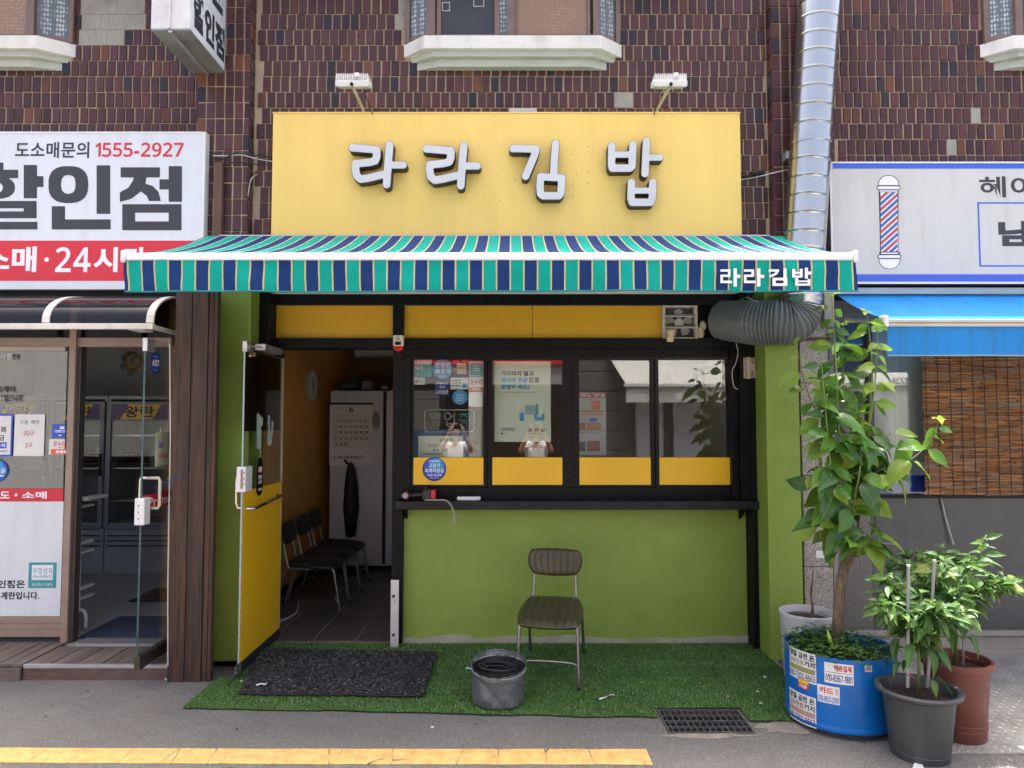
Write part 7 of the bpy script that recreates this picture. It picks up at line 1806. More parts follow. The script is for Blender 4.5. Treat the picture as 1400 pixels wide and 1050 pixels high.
barrel_sticker('advert_sticker', 'white phone payment advert sticker with red heading on the blue barrel', 1127, 908, 1167.5, 936, 0.0, paper_white, [('대폰결제', 0.25, 0.85, -0.3, 0.85, print_red, 0.03), ('#', 0.06, 0.10, -0.9, 0.9, print_navy, 0), ('010-8367-1881', -0.8, -0.12, -0.92, 0.9, print_navy, 0.01)])
barrel_sticker('advert_sticker', 'white card advert sticker low in the middle of the blue barrel', 1117.5, 938, 1148, 962, 0.0, paper_white, [('카드', 0.05, 0.8, -0.8, 0.45, print_red, 0.03), ('깡', 0.1, 0.75, 0.6, 0.9, print_red, 0.0), ('010-9821-2500', -0.85, -0.2, -0.9, 0.9, print_blue, 0.02)])
barrel_sticker('advert_sticker', 'torn white paper tag at the right of the blue barrel', 1183, 910, 1193.5, 919.5, 0.0, pm('paper_grey', lin(190, 186, 178), 0.7), [('0772', -0.5, 0.5, -0.6, 0.7, print_grey, 0.0)])

# leaves -----------------------------------------------------------
def leafmat(name, c, rib, trans=0.3, rough=0.32, rand=0.3):
    m, nt, bs = newmat(name)
    tc = nt.nodes.new('ShaderNodeTexCoord'); sp = nt.nodes.new('ShaderNodeSeparateXYZ'); nt.links.new(tc.outputs['Object'], sp.inputs[0])
    ay = math_n(nt, 'ABSOLUTE', sp.outputs[1])
    ribf = ramp(nt, ay, 0.0032, 0.0008)
    # side veins
    vv_ = math_n(nt, 'SUBTRACT', math_n(nt, 'MULTIPLY', sp.outputs[0], 62.0), math_n(nt, 'MULTIPLY', ay, 46.0))
    vn = ramp(nt, math_n(nt, 'ABSOLUTE', math_n(nt, 'SUBTRACT', math_n(nt, 'FRACT', vv_), 0.5)), 0.07, 0.0)
    oi = nt.nodes.new('ShaderNodeObjectInfo')
    cc_ = mixc(nt, oi.outputs['Random'], tuple(x * (1 - rand) for x in c), tuple(x * (1 + rand) for x in c))
    cc_ = mixc(nt, math_n(nt, 'MULTIPLY', ramp(nt, noise_n(nt, coords(nt), 30, 4), 0.35, 0.7), 0.3), cc_, tuple(x * 0.6 for x in c))
    old = math_n(nt, 'MULTIPLY', ramp(nt, oi.outputs['Random'], 0.86, 0.95), ramp(nt, noise_n(nt, coords(nt), 18, 4), 0.35, 0.65))
    cc_ = mixc(nt, math_n(nt, 'MULTIPLY', old, 0.7), cc_, (0.30, 0.27, 0.04))
    dust = ramp(nt, noise_n(nt, coords(nt), 55, 5, .7), 0.58, 0.75)
    cc_ = mixc(nt, math_n(nt, 'MULTIPLY', dust, 0.16), cc_, (0.30, 0.30, 0.22))
    cc_ = mixc(nt, math_n(nt, 'MULTIPLY', vn, 0.35), cc_, rib)
    cc_ = mixc(nt, math_n(nt, 'MULTIPLY', ribf, 0.8), cc_, rib)
    nt.links.new(cc_, bs.inputs['Base Color']); bs.inputs['Roughness'].default_value = rough; bs.inputs['Specular IOR Level'].default_value = 0.4
    bump_n(nt, bs, math_n(nt, 'SUBTRACT', 1.0, math_n(nt, 'MAXIMUM', vn, ribf)), 0.35, 0.003)
    tr = nt.nodes.new('ShaderNodeBsdfTranslucent'); nt.links.new(mixc(nt, 0.5, cc_, tuple(min(1, x * 1.7) for x in c)), tr.inputs[0])
    ms = nt.nodes.new('ShaderNodeMixShader'); ms.inputs[0].default_value = trans
    nt.links.new(bs.outputs[0], ms.inputs[1]); nt.links.new(tr.outputs[0], ms.inputs[2]); nt.links.new(ms.outputs[0], nt.nodes['Material Output'].inputs[0])
    return m
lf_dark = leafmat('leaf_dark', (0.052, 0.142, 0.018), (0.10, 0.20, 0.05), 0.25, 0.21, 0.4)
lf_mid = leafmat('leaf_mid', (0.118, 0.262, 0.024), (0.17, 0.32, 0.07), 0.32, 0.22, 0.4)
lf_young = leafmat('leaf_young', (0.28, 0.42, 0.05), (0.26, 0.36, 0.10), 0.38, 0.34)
lf_pepper = leafmat('leaf_pepper', (0.066, 0.160, 0.030), (0.16, 0.28, 0.10), 0.32, 0.42)
lf_pepper2 = leafmat('leaf_pepper_light', (0.095, 0.195, 0.038), (0.18, 0.29, 0.10), 0.34, 0.44)
def leaf_mesh(L_, w_, fold, droop, mat, tipp=3.0, base=0.88, twist=0.0, nseg=7):
    """leaf along +X from its stalk, unit axes; folded along the midrib and drooping"""
    mb = MB(); st_ = 0.12 * L_
    mb.v += [(0, -0.0012, 0), (0, 0.0012, 0)]
    for i in range(nseg + 1):
        t = i / nseg; x = st_ + L_ * t
        half = w_ * (math.sin(math.pi * t ** base) ** 0.9) * (1 - 0.30 * t ** tipp) if 0 < t < 1 else 0.0006
        z = -droop * L_ * t * t; wv = 0.05 * w_ * math.sin(t * 9)
        tw = twist * t
        for s_ in (-1, -0.5, 0, 0.5, 1):
            y = s_ * half; zz_ = fold * abs(s_) * half * (1.25 - abs(s_) * 0.35) + (wv if abs(s_) == 1 else 0)
            yr, zr_ = y * math.cos(tw) - zz_ * math.sin(tw), y * math.sin(tw) + zz_ * math.cos(tw)
            mb.v.append((x - 0.12 * L_ * droop * t * t, yr, z + zr_))
    for i in range(nseg):
        for k in range(4):
            a = 2 + i * 5 + k; mb.f.append((a, a + 1, a + 6, a + 5))
    mb.f.append((0, 1, 2 + 3, 2 + 1))
    me = mb.mesh('leaf'); me.materials.append(mat)
    for p_ in me.polygons: p_.use_smooth = True
    return me
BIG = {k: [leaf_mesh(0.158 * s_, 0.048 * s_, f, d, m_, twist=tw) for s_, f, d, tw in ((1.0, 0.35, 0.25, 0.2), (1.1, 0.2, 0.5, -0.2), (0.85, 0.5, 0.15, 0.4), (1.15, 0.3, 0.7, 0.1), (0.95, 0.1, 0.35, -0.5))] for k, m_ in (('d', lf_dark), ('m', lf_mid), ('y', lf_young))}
PEP = {k: [leaf_mesh(0.094 * s_, 0.0215 * s_, f, d, m_, 1.6, 0.72, tw) for s_, f, d, tw in ((1.0, 0.35, 0.25, 0.3), (1.15, 0.2, 0.4, -0.3), (0.8, 0.5, 0.15, 0.5), (1.05, 0.4, 0.55, 0.1))] for k, m_ in (('p', lf_pepper), ('q', lf_pepper2))}
def put_leaf(parent, me, p, yaw, pitch, roll=0.0, s=1.0):
    """yaw: compass of the leaf axis; pitch: up from horizontal"""
    o = bpy.data.objects.new('leaf', me); col.objects.link(o); o.parent = parent
    o.matrix_local = Matrix.Translation(Vector(p) - wl(parent)) @ Matrix.Rotation(yaw, 4, 'Z') @ Matrix.Rotation(-pitch, 4, 'Y') @ Matrix.Rotation(roll, 4, 'X') @ Matrix.Scale(s, 4)
    return o
def lay_leaf(parent, me, p, axis, normal, s=1.0):
    a = Vector(axis).normalized(); n = Vector(normal); n = (n - a * n.dot(a)).normalized(); b = n.cross(a)
    o = bpy.data.objects.new('leaf', me); col.objects.link(o); o.parent = parent
    M3 = Matrix((a, b, n)).transposed().to_4x4()
    o.matrix_local = Matrix.Translation(Vector(p) - wl(parent)) @ M3 @ Matrix.Scale(s, 4)
    return o
bark = pm('bark', lin(132, 116, 94), 0.9, var=0.4, scale=9, stretch=(5, 5, 1), bump=1.0, bscale=26, bdist=0.015, dirt=lin(74, 62, 50), damt=0.8, dscale=14, dstretch=(3, 3, 1), spec=0.2)
stem_g = pm('stem_green', lin(118, 140, 64), 0.55, var=0.15); stem_b = pm('stem_brown', lin(104, 92, 62), 0.7, var=0.2)
lr = random.Random(23)
tree = thing('potted_tree', 'tall leafy potted tree with pale trunk growing in the blue barrel', 'tree', (bcn.x, bcn.y, 0.38))
YT = 4.43
tp_ = [P(1143, 893, YT), P(1145, 860, YT), P(1147, 825, YT), P(1150, 795, YT), P(1157, 768, YT), P(1166, 750, YT), P(1171, 738, YT + 0.01)]
obj('trunk', MB().tube(catmull(tp_, 5), [0.034 - 0.007 * k / 30 + 0.002 * math.sin(k * 1.3) for k in range(31)], 12), bark, tree, smooth=True)
obj('stub', MB().tube([P(1163, 756, YT), P(1170, 758, YT - 0.03), P(1170.5, 760, YT - 0.05)], [0.026, 0.020, 0.014], 8), bark, tree, smooth=True)
# stems: list of photo points with a depth, base and tip radii, leaf density class
STEMS = [
 ([(1168, 742, 0.0), (1158, 690, -0.02), (1148, 600, -0.02), (1144, 520, 0.0), (1140, 450, 0.02), (1137, 404, 0.02)], 0.010, 13, 'mm'),
 ([(1170, 740, 0.0), (1166, 700, -0.06), (1176, 640, -0.08), (1178, 600, -0.08), (1180, 565, -0.10)], 0.008, 6, 'my'),
 ([(1169, 742, 0.0), (1140, 690, -0.05), (1134, 620, -0.10), (1127, 540, -0.12), (1121, 474, -0.12)], 0.008, 8, 'md'),
 ([(1172, 742, 0.02), (1178, 660, 0.04), (1192, 560, 0.0), (1198, 500, -0.04), (1199, 446, -0.05)], 0.008, 8, 'my'),
 ([(1172, 740, 0.0), (1182, 640, 0.05), (1192, 520, 0.08), (1189, 460, 0.10), (1184, 428, 0.10)], 0.007, 6, 'dm'),
 ([(1166, 744, 0.0), (1135, 725, -0.02), (1118, 680, -0.05), (1115, 630, -0.08), (1123, 590, -0.10)], 0.007, 6, 'dy'),
 ([(1173, 742, 0.0), (1180, 690, -0.06), (1225, 645, -0.10), (1262, 615, -0.10), (1278, 592, -0.10), (1284, 573, -0.10)], 0.007, 5, 'ym'),
 ([(1150, 600, 0.0), (1115, 560, -0.05), (1098, 515, -0.04), (1089, 468, -0.02)], 0.005, 4, 'my'),
 ([(1158, 680, 0.02), (1154, 600, 0.08), (1153, 520, 0.10), (1153, 445, 0.10)], 0.006, 7, 'dm'),
]
nleaf = 0
for pts_, r0_, nl, cls in STEMS:
    C_ = catmull([P(x, y, YT + d) for x, y, d in pts_], 8)
    obj('stem', MB().tube(C_, [r0_ * (1 - 0.72 * k / (len(C_) - 1)) for k in range(len(C_))], 7), stem_g if nl > 5 else stem_b, tree, smooth=True)
    nl = int(nl * 1.3)
    for k in range(nl):
        t = 0.20 + 0.74 * (k + 0.5) / nl; p = C_[int(t * (len(C_) - 1))]
        for rep in range(2):
            yaw = k * 2.399 + rep * math.pi * 0.83 + lr.uniform(-0.4, 0.4)
            if lr.random() < 0.55: yaw = -math.pi / 2 + lr.choice((-1, 1)) * lr.uniform(0.5, 1.5)      # most leaves lean out to the street and the light
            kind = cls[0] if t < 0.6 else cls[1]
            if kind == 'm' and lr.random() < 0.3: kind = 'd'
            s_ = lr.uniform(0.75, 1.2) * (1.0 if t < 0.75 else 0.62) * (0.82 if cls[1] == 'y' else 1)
            side = 1 if (k + rep) % 2 else -1
            ax_ = (side * lr.uniform(0.45, 1.0), lr.uniform(-0.75, 0.25), lr.uniform(-0.75, 0.30))
            lay_leaf(tree, BIG[kind][lr.randrange(5)], p, ax_, (lr.gauss(-0.1, 0.35), -0.75 + lr.gauss(0, 0.35), 0.75 + lr.gauss(0, 0.25)), s_); nleaf += 1
    # tip rosette of young leaves
    tip = C_[-1]
    for k in range(6):
        put_leaf(tree, BIG['y'][lr.randrange(5)], tip, k * 1.1 + lr.uniform(-0.3, 0.3), lr.uniform(0.1, 0.9), 0, lr.uniform(0.16, 0.36)); nleaf += 1
# dense body of dark leaves low in the crown
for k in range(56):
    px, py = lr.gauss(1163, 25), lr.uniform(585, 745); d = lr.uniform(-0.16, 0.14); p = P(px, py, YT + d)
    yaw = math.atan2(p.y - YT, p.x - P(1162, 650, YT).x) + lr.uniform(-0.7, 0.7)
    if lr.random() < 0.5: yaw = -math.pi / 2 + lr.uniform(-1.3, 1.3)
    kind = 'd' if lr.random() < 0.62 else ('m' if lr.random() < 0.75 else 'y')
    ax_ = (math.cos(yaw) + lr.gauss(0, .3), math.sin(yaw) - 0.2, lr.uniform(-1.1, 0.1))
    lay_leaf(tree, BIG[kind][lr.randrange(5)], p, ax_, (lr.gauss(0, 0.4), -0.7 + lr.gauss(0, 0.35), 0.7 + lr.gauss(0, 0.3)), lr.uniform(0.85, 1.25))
    if k % 2 == 0: obj('twig', MB().tube([p, p.lerp(P(1166, py + 24, YT), 0.55), P(1168 - 0.03 * (740 - py), min(741, py + 34), YT)], 0.0026, 5), stem_b, tree)
# clover growing round the trunk
cm = MB(); lr2 = random.Random(5)
for k in range(1500):
    a, r = lr2.uniform(0, 2 * math.pi), 0.315 * math.sqrt(lr2.random()) * 0.97
    if math.cos(a) > 0.55 and lr2.random() < 0.6: continue
    x, y = bcn.x + r * math.cos(a), bcn.y + r * math.sin(a); hgt = lr2.uniform(0.03, 0.15) * (1 - 0.30 * (r / 0.31)) + 0.375
    if r > 0.27 and lr2.random() < 0.35: x += 0.03 * math.cos(a); y += 0.03 * math.sin(a); hgt -= 0.0
    lx, ly_ = lr2.uniform(-.35, .35), lr2.uniform(-.5, .2); s_ = lr2.uniform(0.010, 0.019); ph = lr2.uniform(0, 6)
    for q in range(3):
        b = ph + q * 2.094; cxn, cyn = math.cos(b), math.sin(b); e = len(cm.v)
        def pp(rr, of, up=0.0):
            X, Y = rr * s_ * math.cos(b + of), rr * s_ * math.sin(b + of); return (x + X, y + Y, hgt + X * lx + Y * ly_ + up * s_)
        cm.v += [pp(0, 0), pp(0.9, -0.55, .15), pp(1.35, -0.28, .1), pp(1.2, 0, -.05), pp(1.35, 0.28, .1), pp(0.9, 0.55, .15)]
        cm.f += [(e, e + 1, e + 2, e + 3), (e, e + 3, e + 4, e + 5)]
clv = tag(obj('clover', cm, islandmat('clover', [(0.05, 0.13, 0.025), (0.10, 0.21, 0.05), (0.075, 0.17, 0.035), (0.14, 0.25, 0.07)], 0.5, 0.3, trans=0.25)), 'low green clover filling the top of the blue barrel', 'clover'); clv['kind'] = 'stuff'
obj('seed_pod', MB().tube([P(1138, 885, 4.28), P(1134, 872, 4.28), P(1131, 861, 4.29)], [0.008, 0.011, 0.004], 8), pm('pod', lin(150, 176, 70), 0.5), tree)

# pots -------------------------------------------------------------
def pot(name, label, c, prof, mat, soil_z, soil_r, rings=()):
    t = thing(name, label, 'pot', c)
    obj('pot', MB().lathe(prof, tuple(c), 56), mat, t, smooth='auto')
    obj('soil', MB().lathe([(0, soil_z), (soil_r * 0.6, soil_z + 0.004), (soil_r, soil_z - 0.004)], tuple(c), 28), MATS['soil'], t)
    for z, r in rings: obj('ring', MB().lathe([(r, z - 0.003), (r + 0.003, z), (r, z + 0.003)], tuple(c), 56), mat, t, smooth=True)
    return t
cB = Vector((P(1257, 1000, 3.93).x, 3.93, 0))
blackpot = pm('pot_black', lin(62, 64, 66), 0.5, var=0.12, scale=6, bump=0.08, dirt=lin(100, 98, 92), damt=0.45, dscale=4)
pot('black_pot', 'black plastic pot with thick rim holding the front pepper plant', cB, [(0.0, 0.012), (0.13, 0.012), (0.138, 0.0), (0.142, 0.0), (0.145, 0.02), (0.178, 0.325), (0.200, 0.330), (0.213, 0.340), (0.216, 0.352), (0.208, 0.362), (0.188, 0.358), (0.178, 0.345), (0.174, 0.29)], blackpot, 0.305, 0.176, [(0.035, 0.147)])
cR = Vector((P(1309, 980, 4.16).x, 4.16, 0))
brownpot = pm('pot_brown', lin(112, 62, 52), 0.5, var=0.10, scale=5, dirt=lin(140, 96, 82), damt=0.3, dscale=5)
pot('brown_pot', 'tall reddish brown plastic pot behind the black pot', cR, [(0.0, 0.0), (0.135, 0.0), (0.142, 0.01), (0.165, 0.40), (0.186, 0.405), (0.190, 0.425), (0.186, 0.440), (0.170, 0.440), (0.158, 0.40)], brownpot, 0.385, 0.160, [(0.07, 0.1455), (0.10, 0.1475), (0.30, 0.1595), (0.345, 0.162)])
cW = Vector((P(1105, 860, 4.98).x, 4.98, 0))
whitepot = pm('pot_white', lin(206, 206, 204), 0.45, var=0.05, scale=6, stretch=(12, 12, 1), bump=0.3, bscale=14, dirt=lin(160, 156, 150), damt=0.4)
pot('white_pot', 'pale ribbed planter pot with a bare twig behind the blue barrel', cW, [(0.0, 0.0), (0.15, 0.0), (0.16, 0.02), (0.178, 0.30), (0.184, 0.455), (0.190, 0.47), (0.188, 0.485), (0.176, 0.485), (0.168, 0.44)], whitepot, 0.43, 0.168)
tg_ = thing('bare_twig', 'dry bare twig standing in the pale ribbed pot', 'twig', (cW.x, cW.y, 0.43))
c0 = P(1111, 842, 4.96)
obj('stem', MB().tube([c0 - Vector((0, 0, 0.05)), P(1111, 832, 4.95), P(1109, 815, 4.95), P(1111, 790, 4.95), P(1112, 779, 4.95)], [0.012, 0.010, 0.007, 0.005, 0.003], 7), bark, tg_)
obj('branch', MB().tube([P(1110, 823, 4.95), P(1108, 812, 4.94), P(1108, 800, 4.94)], [0.006, 0.004, 0.003], 6), bark, tg_)
for k in range(7): put_leaf(tg_, PEP['p'][lr.randrange(4)], P(1124 + lr.uniform(-5, 5), 838, 4.93), lr.uniform(-3, 0), lr.uniform(0.2, 1.0), 0, 0.3)

def pepper(name, label, c, zs, spread, H1, nb, nleaf, seed, kinds):
    L_ = random.Random(seed); t = thing(name, label, 'plant', (c.x, c.y, zs))
    base = Vector((c.x, c.y, zs)); tips = []
    main = [base, base + Vector((0.01, 0.0, H1 * 0.28)), base + Vector((0.0, 0.01, H1 * 0.5))]
    obj('stem', MB().tube(main, [0.009, 0.008, 0.007], 7), stem_g, t, smooth=True)
    for k in range(nb):
        a = k * 2 * math.pi / nb + L_.uniform(-0.3, 0.3); r = spread * L_.uniform(0.55, 1.0); h = H1 * L_.uniform(0.70, 1.0) * (1 - 0.25 * (r / spread) ** 2)
        z0 = main[1].lerp(main[2], L_.uniform(0.2, 1.0))
        e = base + Vector((r * math.cos(a), r * math.sin(a), h)); m_ = z0.lerp(e, 0.5) + Vector((0, 0, 0.05 * H1))
        C_ = catmull([z0, m_, e], 6); obj('stem', MB().tube(C_, [0.006 - 0.004 * q / (len(C_) - 1) for q in range(len(C_))], 6), stem_g, t, smooth=True); tips.append(C_)
    n = 0
    while n < nleaf:
        C_ = tips[L_.randrange(len(tips))]; u = L_.random() ** 0.55; p = C_[int(u * (len(C_) - 1))]
        out = math.atan2(p.y - base.y, p.x - base.x); yaw = out + L_.gauss(0, 0.95) if L_.random() < 0.7 else L_.uniform(0, 6.28)
        jit = Vector((L_.gauss(0, 0.012), L_.gauss(0, 0.012), L_.gauss(0, 0.018)))
        kind = kinds[1] if L_.random() < (0.25 + 0.5 * u) else kinds[0]
        ax_ = (math.cos(yaw), math.sin(yaw), L_.uniform(-0.75, 0.45) if u < 0.9 else L_.uniform(-0.3, 0.8))
        lay_leaf(t, PEP[kind][L_.randrange(4)], p + jit, ax_, (L_.gauss(0, 0.35), -0.5 + L_.gauss(0, 0.35), 0.85), L_.uniform(0.7, 1.25) * (0.75 if u > 0.92 else 1)); n += 1
    fill = {}
    for k in range(330):      # the smaller leaves behind, too many to part one by one
        C_ = tips[L_.randrange(len(tips))]; u = L_.random() ** 0.7; p = C_[int(u * (len(C_) - 1))] + Vector((L_.gauss(0, 0.03), L_.gauss(0, 0.03), L_.gauss(0, 0.03)))
        yaw = L_.uniform(0, 6.28); a = Vector((math.cos(yaw), math.sin(yaw), L_.uniform(-0.7, 0.5))).normalized(); n_ = Vector((L_.gauss(0, 0.35), -0.4 + L_.gauss(0, 0.3), 0.9)); n_ = (n_ - a * n_.dot(a)).normalized(); b_ = n_.cross(a)
        kd = kinds[L_.random() < 0.4]; M3 = Matrix((a, b_, n_)).transposed(); src = PEP[kd][L_.randrange(4)]; s_ = L_.uniform(0.55, 0.95)
        fb_ = fill.setdefault(kd, MB()); fb_.add([M3 @ (v.co * s_) + p for v in src.vertices], [tuple(q.vertices) for q in src.polygons])
    for kd, fb_ in fill.items(): obj('foliage', fb_, PEP[kd][0].materials[0], t, smooth=True, kind='stuff')
    for k in range(14):      # low hanging leaves round the stem foot
        a = L_.uniform(0, 6.28); p = base + Vector((0.09 * math.cos(a), 0.09 * math.sin(a), H1 * L_.uniform(0.18, 0.45)))
        put_leaf(t, PEP[kinds[0]][L_.randrange(4)], p, a + L_.gauss(0, 0.4), L_.uniform(-1.0, -0.2), 0, L_.uniform(0.9, 1.35))
    return t
pepper('pepper_plant', 'bright green pepper plant with stakes in the black pot', cB, 0.305, 0.25, 0.72, 14, 285, 3, 'pq')
pepper('pepper_plant', 'darker bushy pepper plant in the reddish brown pot', cR, 0.385, 0.34, 0.84, 16, 285, 8, 'pq')
stake_m = pm('stake_grey', lin(150, 148, 146), 0.5, 0.2, var=0.12)
def stake(label, p0, p1, r=0.0085):
    t = thing('garden_stake', label, 'stake', p0, 'grey stakes in the pots'); obj('rod', MB().tube([p0, p1], r, 8), stake_m, t); obj('cap', MB().tube([p1, p1 + (p1 - p0).normalized() * 0.012], r + 0.0012, 8), pm('stake_cap', lin(196, 196, 192), 0.5), t); return t
stake('left grey stake standing in the black pot', P(1241, 940, 3.86) , P(1242, 775, 3.86))
stake('right grey stake standing in the black pot', P(1268, 940, 3.90), P(1277.5, 768, 3.93))
stake('thin grey stake standing in the brown pot', P(1317, 910, 4.12), P(1317, 770, 4.12), 0.005)
tie = pm('tie_red', lin(170, 70, 60), 0.6)
for k, (px, py, yy, lb) in enumerate(((1242, 923, 3.85, 'red plant tie on the left stake near the soil'), (1271, 868, 3.905, 'red plant tie on the right stake'), (1317, 897, 4.11, 'red plant tie in the brown pot'))):
    p = P(px, py, yy); tag(obj('plant_tie', MB().tube([p + Vector((0.014 * math.cos(a), 0.014 * math.sin(a), 0.004 * math.sin(2 * a))) for a in np.linspace(0, 6.4, 14)] + [p + Vector((0.03, -0.01, -0.015))], 0.0025, 5), tie), lb, 'plant tie')
hs = tag(obj('black_hose', MB().tube(catmull([P(1340, 811, 4.9), P(1352, 811, 4.9), P(1375, 807, 4.9), P(1402, 801, 4.9), P(1450, 796, 5.2)], 6), 0.006, 6), cable_black, smooth=True), 'thin black cable at the right edge in front of the dark panel', 'cable')
cr_ = tag(obj('clear_tube', MB().tube(catmull([P(1286, 678, 5.44), P(1291, 700, 5.435), P(1297, 722, 5.43), P(1304, 745, 5.42)], 6), 0.006, 6), pm('clear_tube', lin(170, 172, 174), 0.3), smooth=True), 'clear plastic tube hanging below the reed blind', 'tube')

# ================================================================ WIRES ON THE WALL
WR = [('black cable loop running from the egg shop sign to the yellow sign', [P(292, 214, 5.33), P(306, 217, 5.31), P(320, 210, 5.30), P(345, 212, 5.36), P(374, 214, 5.42)], 0.006, cable_black),
      ('white cable running from the egg shop sign to the yellow sign', [P(291, 213, 5.32), P(310, 213, 5.32), P(330, 212, 5.32), P(350, 217, 5.38), P(374, 221, 5.42)], 0.0045, cable_white),
      ('lower black cable behind the yellow sign edge', [P(303, 224, 5.33), P(320, 222, 5.32), P(345, 224, 5.36), P(374, 226, 5.42)], 0.004, cable_black),
      ('white cable from the yellow sign to the silver duct', [P(1012, 246, 5.43), P(1035, 242, 5.42), P(1055, 237, 5.33), P(1078, 232, 5.32)], 0.0045, cable_white),
      ('pale frayed wire hanging by the left pilaster', [P(352, 238, 5.42), P(343, 246, 5.34), P(339, 268, 5.335)], 0.003, cable_white)]
for lb, q, r, mt_ in WR: tag(obj('wall_cable', MB().tube(catmull(q, 6), r, 6), mt_, smooth=True), lb, 'cable')
tag(obj('wire_bundle', MB().ball(P(1036, 236, 5.42), 0.06, 0.02, 0.022, 12, 8).ball(P(1022, 241, 5.43), 0.04, 0.015, 0.014, 10, 6), pm('bundle', (0.03, 0.028, 0.026), 0.8, bump=1.0, bscale=40, bdist=0.01), smooth=True), 'dark taped wire bundle on the tiles right of the yellow sign', 'wires')
tag(obj('downpipe', MB().pbox(292.5, 222, 303, 330, 5.30, 5.345), pm('pipe_brown', lin(92, 66, 54), 0.6, var=0.2)), 'brown strip pipe beside the white egg shop sign', 'pipe')

# ================================================================ ACROSS THE STREET (seen in the window reflections)
op = thing('opposite_building', 'grey shuttered building across the street, seen in the window reflections', 'building', (0, -5.2, 0))
YO = -4.6
opw = pm('opposite_wall', (0.50, 0.50, 0.47), 0.8, var=0.1, bump=0.2, bscale=30)
obj('wall', MB().box(-16, 16, YO - 3, YO, 0, 4.3), opw, op)
shut = pm('shutter_grey', (0.16, 0.165, 0.165), 0.45, 0.2, var=0.1)
for k in range(7):
    z = 0.25 + k * 0.44
    obj('shutter_slat', MB().hexa([(0.9, YO + 0.002, z), (5.6, YO + 0.002, z), (5.6, YO + 0.03, z + 0.02), (0.9, YO + 0.03, z + 0.02), (0.9, YO + 0.002, z + 0.42), (5.6, YO + 0.002, z + 0.42), (5.6, YO + 0.06, z + 0.40), (0.9, YO + 0.06, z + 0.40)]), shut, op)
obj('dark_window', MB().box(-4.2, 0.6, YO + 0.002, YO + 0.03, 0.8, 2.6), pm('opp_dark', (0.02, 0.02, 0.022), 0.15), op)
obj('red_sign', MB().box(-5.0, 1.25, YO + 0.002, YO + 0.16, 3.05, 3.9), pm('opp_red', lin(190, 36, 50), 0.5), op)
obj('pillar', MB().box(2.75, 3.25, YO + 0.062, YO + 0.35, 0, 2.6), pm('opp_white', (0.62, 0.63, 0.66), 0.6), op)
obj('pillar', MB().box(3.5, 4.3, YO + 0.062, YO + 0.25, 0, 2.6), MATS['opp_white'], op)
oa = thing('grey_awning', 'grey canvas awning across the street, seen in the right window reflection', 'awning', (4.2, YO + 1.2, 2.5))
gc = pm('grey_canvas', (0.50, 0.50, 0.46), 0.8, var=0.12, scale=2, dirt=(0.2, 0.2, 0.18), damt=0.5, dscale=2)
obj('canvas', MB().grid(lambda u, v: (2.1 + 6.0 * u + 0.25 * (1 - v), YO + 1.25 * (1 - v) + 0.03, 2.55 + 0.85 * v - 0.04 * math.sin(math.pi * v)), 24, 8), gc, oa, smooth=True)
obj('valance', MB().grid(lambda u, v: (2.35 + 5.75 * u, YO + 1.27 + 0.02 * math.sin(u * 40) * v, 2.50 - 0.32 * v), 60, 3), gc, oa, smooth=True)
obj('front_bar', MB().box(2.3, 8.1, YO + 1.25, YO + 1.31, 2.50, 2.56), white_paint, oa)

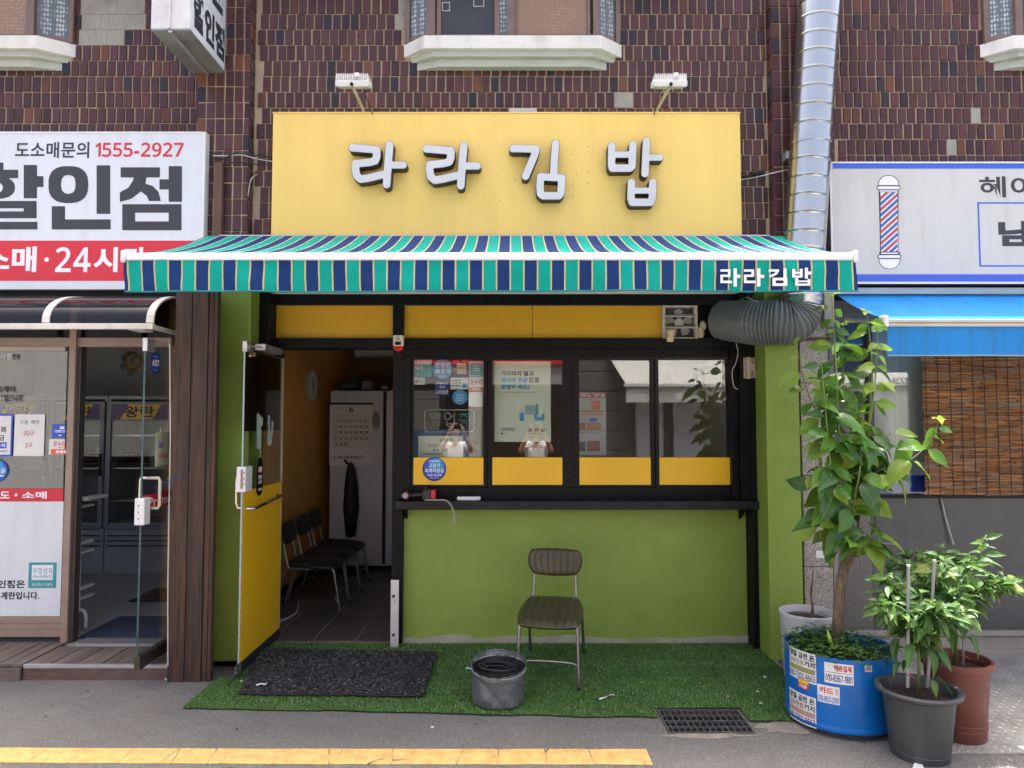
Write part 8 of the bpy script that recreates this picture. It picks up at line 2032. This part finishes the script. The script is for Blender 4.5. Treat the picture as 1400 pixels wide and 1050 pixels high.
# ---------------------------------------------------------------- photographer (reflected in the left windows)
def person():
    B = Vector((0.0, -0.42, 0.0))
    t = thing('person', 'person in white T-shirt and grey trousers holding up a phone, reflected in the window', 'person', B)
    J = {'pel': (0, 0, 0.93), 'bel': (0, 0.0, 1.08), 'che': (0, -0.01, 1.30), 'nek': (0, 0.0, 1.455), 'hea': (0, 0.025, 1.53)}
    for s_, k in ((-1, 'l'), (1, 'r')):
        J.update({'sh' + k: (s_ * 0.175, -0.01, 1.405), 'el' + k: (s_ * 0.255, 0.14, 1.30), 'wr' + k: (s_ * 0.115, 0.325, 1.60), 'ha' + k: (s_ * 0.092, 0.35, 1.68),
                  'hi' + k: (s_ * 0.095, 0, 0.90), 'kn' + k: (s_ * 0.105, 0.02, 0.49), 'an' + k: (s_ * 0.11, -0.02, 0.09), 'to' + k: (s_ * 0.13, 0.14, 0.035)})
    rad = {'pel': (.145, .105), 'bel': (.135, .10), 'che': (.155, .105), 'nek': (.058, .058), 'hea': (.055, .055), 'sh': (.068, .062), 'el': (.046, .046), 'wr': (.030, .028), 'ha': (.036, .024), 'hi': (.09, .09), 'kn': (.062, .062), 'an': (.042, .042), 'to': (.038, .032)}
    E = [('pel', 'bel'), ('bel', 'che'), ('che', 'nek'), ('nek', 'hea')]
    for k in 'lr': E += [('che', 'sh' + k), ('sh' + k, 'el' + k), ('el' + k, 'wr' + k), ('wr' + k, 'ha' + k), ('pel', 'hi' + k), ('hi' + k, 'kn' + k), ('kn' + k, 'an' + k), ('an' + k, 'to' + k)]
    names = list(J)
    def skin(nm, keys, edges, mat, grow=0.0, sub=2, radf=None):
        me = bpy.data.meshes.new(nm); ix_ = {k: i for i, k in enumerate(keys)}
        me.from_pydata([J[k] for k in keys], [(ix_[a], ix_[b]) for a, b in edges], []); me.update()
        o = bpy.data.objects.new(nm, me); col.objects.link(o); o.parent = t
        md = o.modifiers.new('skin', 'SKIN'); md.use_smooth_shade = True
        for k in keys:
            r = rad.get(k) or rad[k[:2]]; d = me.skin_vertices[0].data[ix_[k]]; d.radius = (r[0] + grow, r[1] + grow); d.use_root = (k == keys[0])
        o.modifiers.new('sub', 'SUBSURF').render_levels = sub; me.materials.append(mat); return o
    skinm = pm('skin', lin(206, 158, 130), 0.5, var=0.05); shirt = pm('shirt_white', (0.72, 0.72, 0.72), 0.8, var=0.04); trs = pm('trousers', (0.09, 0.095, 0.105), 0.85, var=0.1); hairm = pm('hair_dark', (0.03, 0.018, 0.012), 0.5, var=0.3)
    skin('body', names, E, skinm)
    # short-sleeved shirt and trousers a little outside the body
    for k in 'lr':
        a, b = Vector(J['sh' + k]), Vector(J['el' + k]); J['sl' + k] = tuple(a.lerp(b, 0.62)); rad['sl'] = (.064, .062)
    J['nk2'] = (0, 0.0, 1.425); rad['nk2'] = (.085, .075); J['wai'] = (0, 0, 0.90); rad['wai'] = (.155, .118)
    skin('shirt', ['che', 'bel', 'wai', 'nk2', 'shl', 'shr', 'sll', 'slr'], [('che', 'bel'), ('bel', 'wai'), ('che', 'nk2'), ('che', 'shl'), ('che', 'shr'), ('shl', 'sll'), ('shr', 'slr')], shirt, 0.014)
    for k in 'lr': J['cu' + k] = (J['an' + k][0], J['an' + k][1], 0.10); rad['cu'] = (.055, .06)
    skin('trousers', ['pel', 'hil', 'hir', 'knl', 'knr', 'cul', 'cur'], [('pel', 'hil'), ('pel', 'hir'), ('hil', 'knl'), ('hir', 'knr'), ('knl', 'cul'), ('knr', 'cur')], trs, 0.012)
    hc = (0.0, 0.045, 1.64)
    def head(mb, c, s=1.0):
        mb.ball(c, 0.076 * s, 0.094 * s, 0.118 * s, 24, 18)
        for i in range(len(mb.v)):
            x, y, z = mb.v[i]; zr_ = (z - c[2]) / 0.118
            if zr_ < -0.2: mb.v[i] = (x * (1 - 0.28 * (-zr_ - 0.2)), y + 0.01 * (-zr_), z)
        return mb
    hm = head(MB(), hc); hm.ball((0, 0.045 + 0.095, 1.615), 0.014, 0.020, 0.026, 10, 8); hm.ball((-0.077, 0.04, 1.63), 0.010, 0.022, 0.032, 8, 6); hm.ball((0.077, 0.04, 1.63), 0.010, 0.022, 0.032, 8, 6)
    obj('head', hm, skinm, t, smooth=True, local=True)
    obj('mouth', MB().ball((0, 0.134, 1.575), 0.024, 0.008, 0.007, 10, 6), pm('lips', lin(170, 96, 90), 0.5), t, local=True)
    for s_ in (-1, 1):
        obj('eye', MB().ball((s_ * 0.031, 0.128, 1.645), 0.012, 0.008, 0.007, 10, 6), print_black, t, local=True)
        obj('spectacle_rim', MB().tube([(s_ * 0.034 + 0.026 * math.cos(a), 0.148, 1.643 + 0.024 * math.sin(a)) for a in np.linspace(0, 2 * math.pi, 20)], 0.0022, 5), pm('rim_gold', lin(150, 120, 70), 0.35, 0.7), t, local=True)
    hr = MB().ball((0, 0.030, 1.668), 0.092, 0.108, 0.112, 24, 16)
    hr.f = [f for f in hr.f if not all(hr.v[i][1] > 0.085 and hr.v[i][2] < 1.675 for i in f) and not all(hr.v[i][2] < 1.60 for i in f)]
    obj('hair', hr, hairm, t, smooth=True, local=True)
    for s_ in (-1, 1):
        m_ = MB(); w_ = Vector((s_ * 0.092, 0.35, 1.68))
        for q in range(4):
            b0 = w_ + Vector((s_ * 0.006, 0.008 + 0.001 * q, 0.035 - 0.020 * q)); m_.tube([b0, b0 + Vector((-s_ * 0.012, 0.030, 0.012)), b0 + Vector((-s_ * 0.030, 0.036, 0.012)), b0 + Vector((-s_ * (0.040 - 0.003 * q), 0.030, 0.008))], [0.0095, 0.0088, 0.0080, 0.0065], 8)
        m_.tube([w_ + Vector((0, 0.0, -0.015)), w_ + Vector((-s_ * 0.016, 0.006, -0.02)), w_ + Vector((-s_ * 0.034, 0.004, -0.01))], [0.011, 0.010, 0.008], 8)
        obj('hand', m_, skinm, t, smooth=True, local=True)
    ph = tag(obj('phone', MB().box(-0.078, 0.078, -0.062, -0.053, 1.665, 1.74), pm('phone_dark', (0.02, 0.02, 0.025), 0.25), bevel=0.004), 'dark phone held sideways by the photographer, reflected in the window', 'phone')
person()
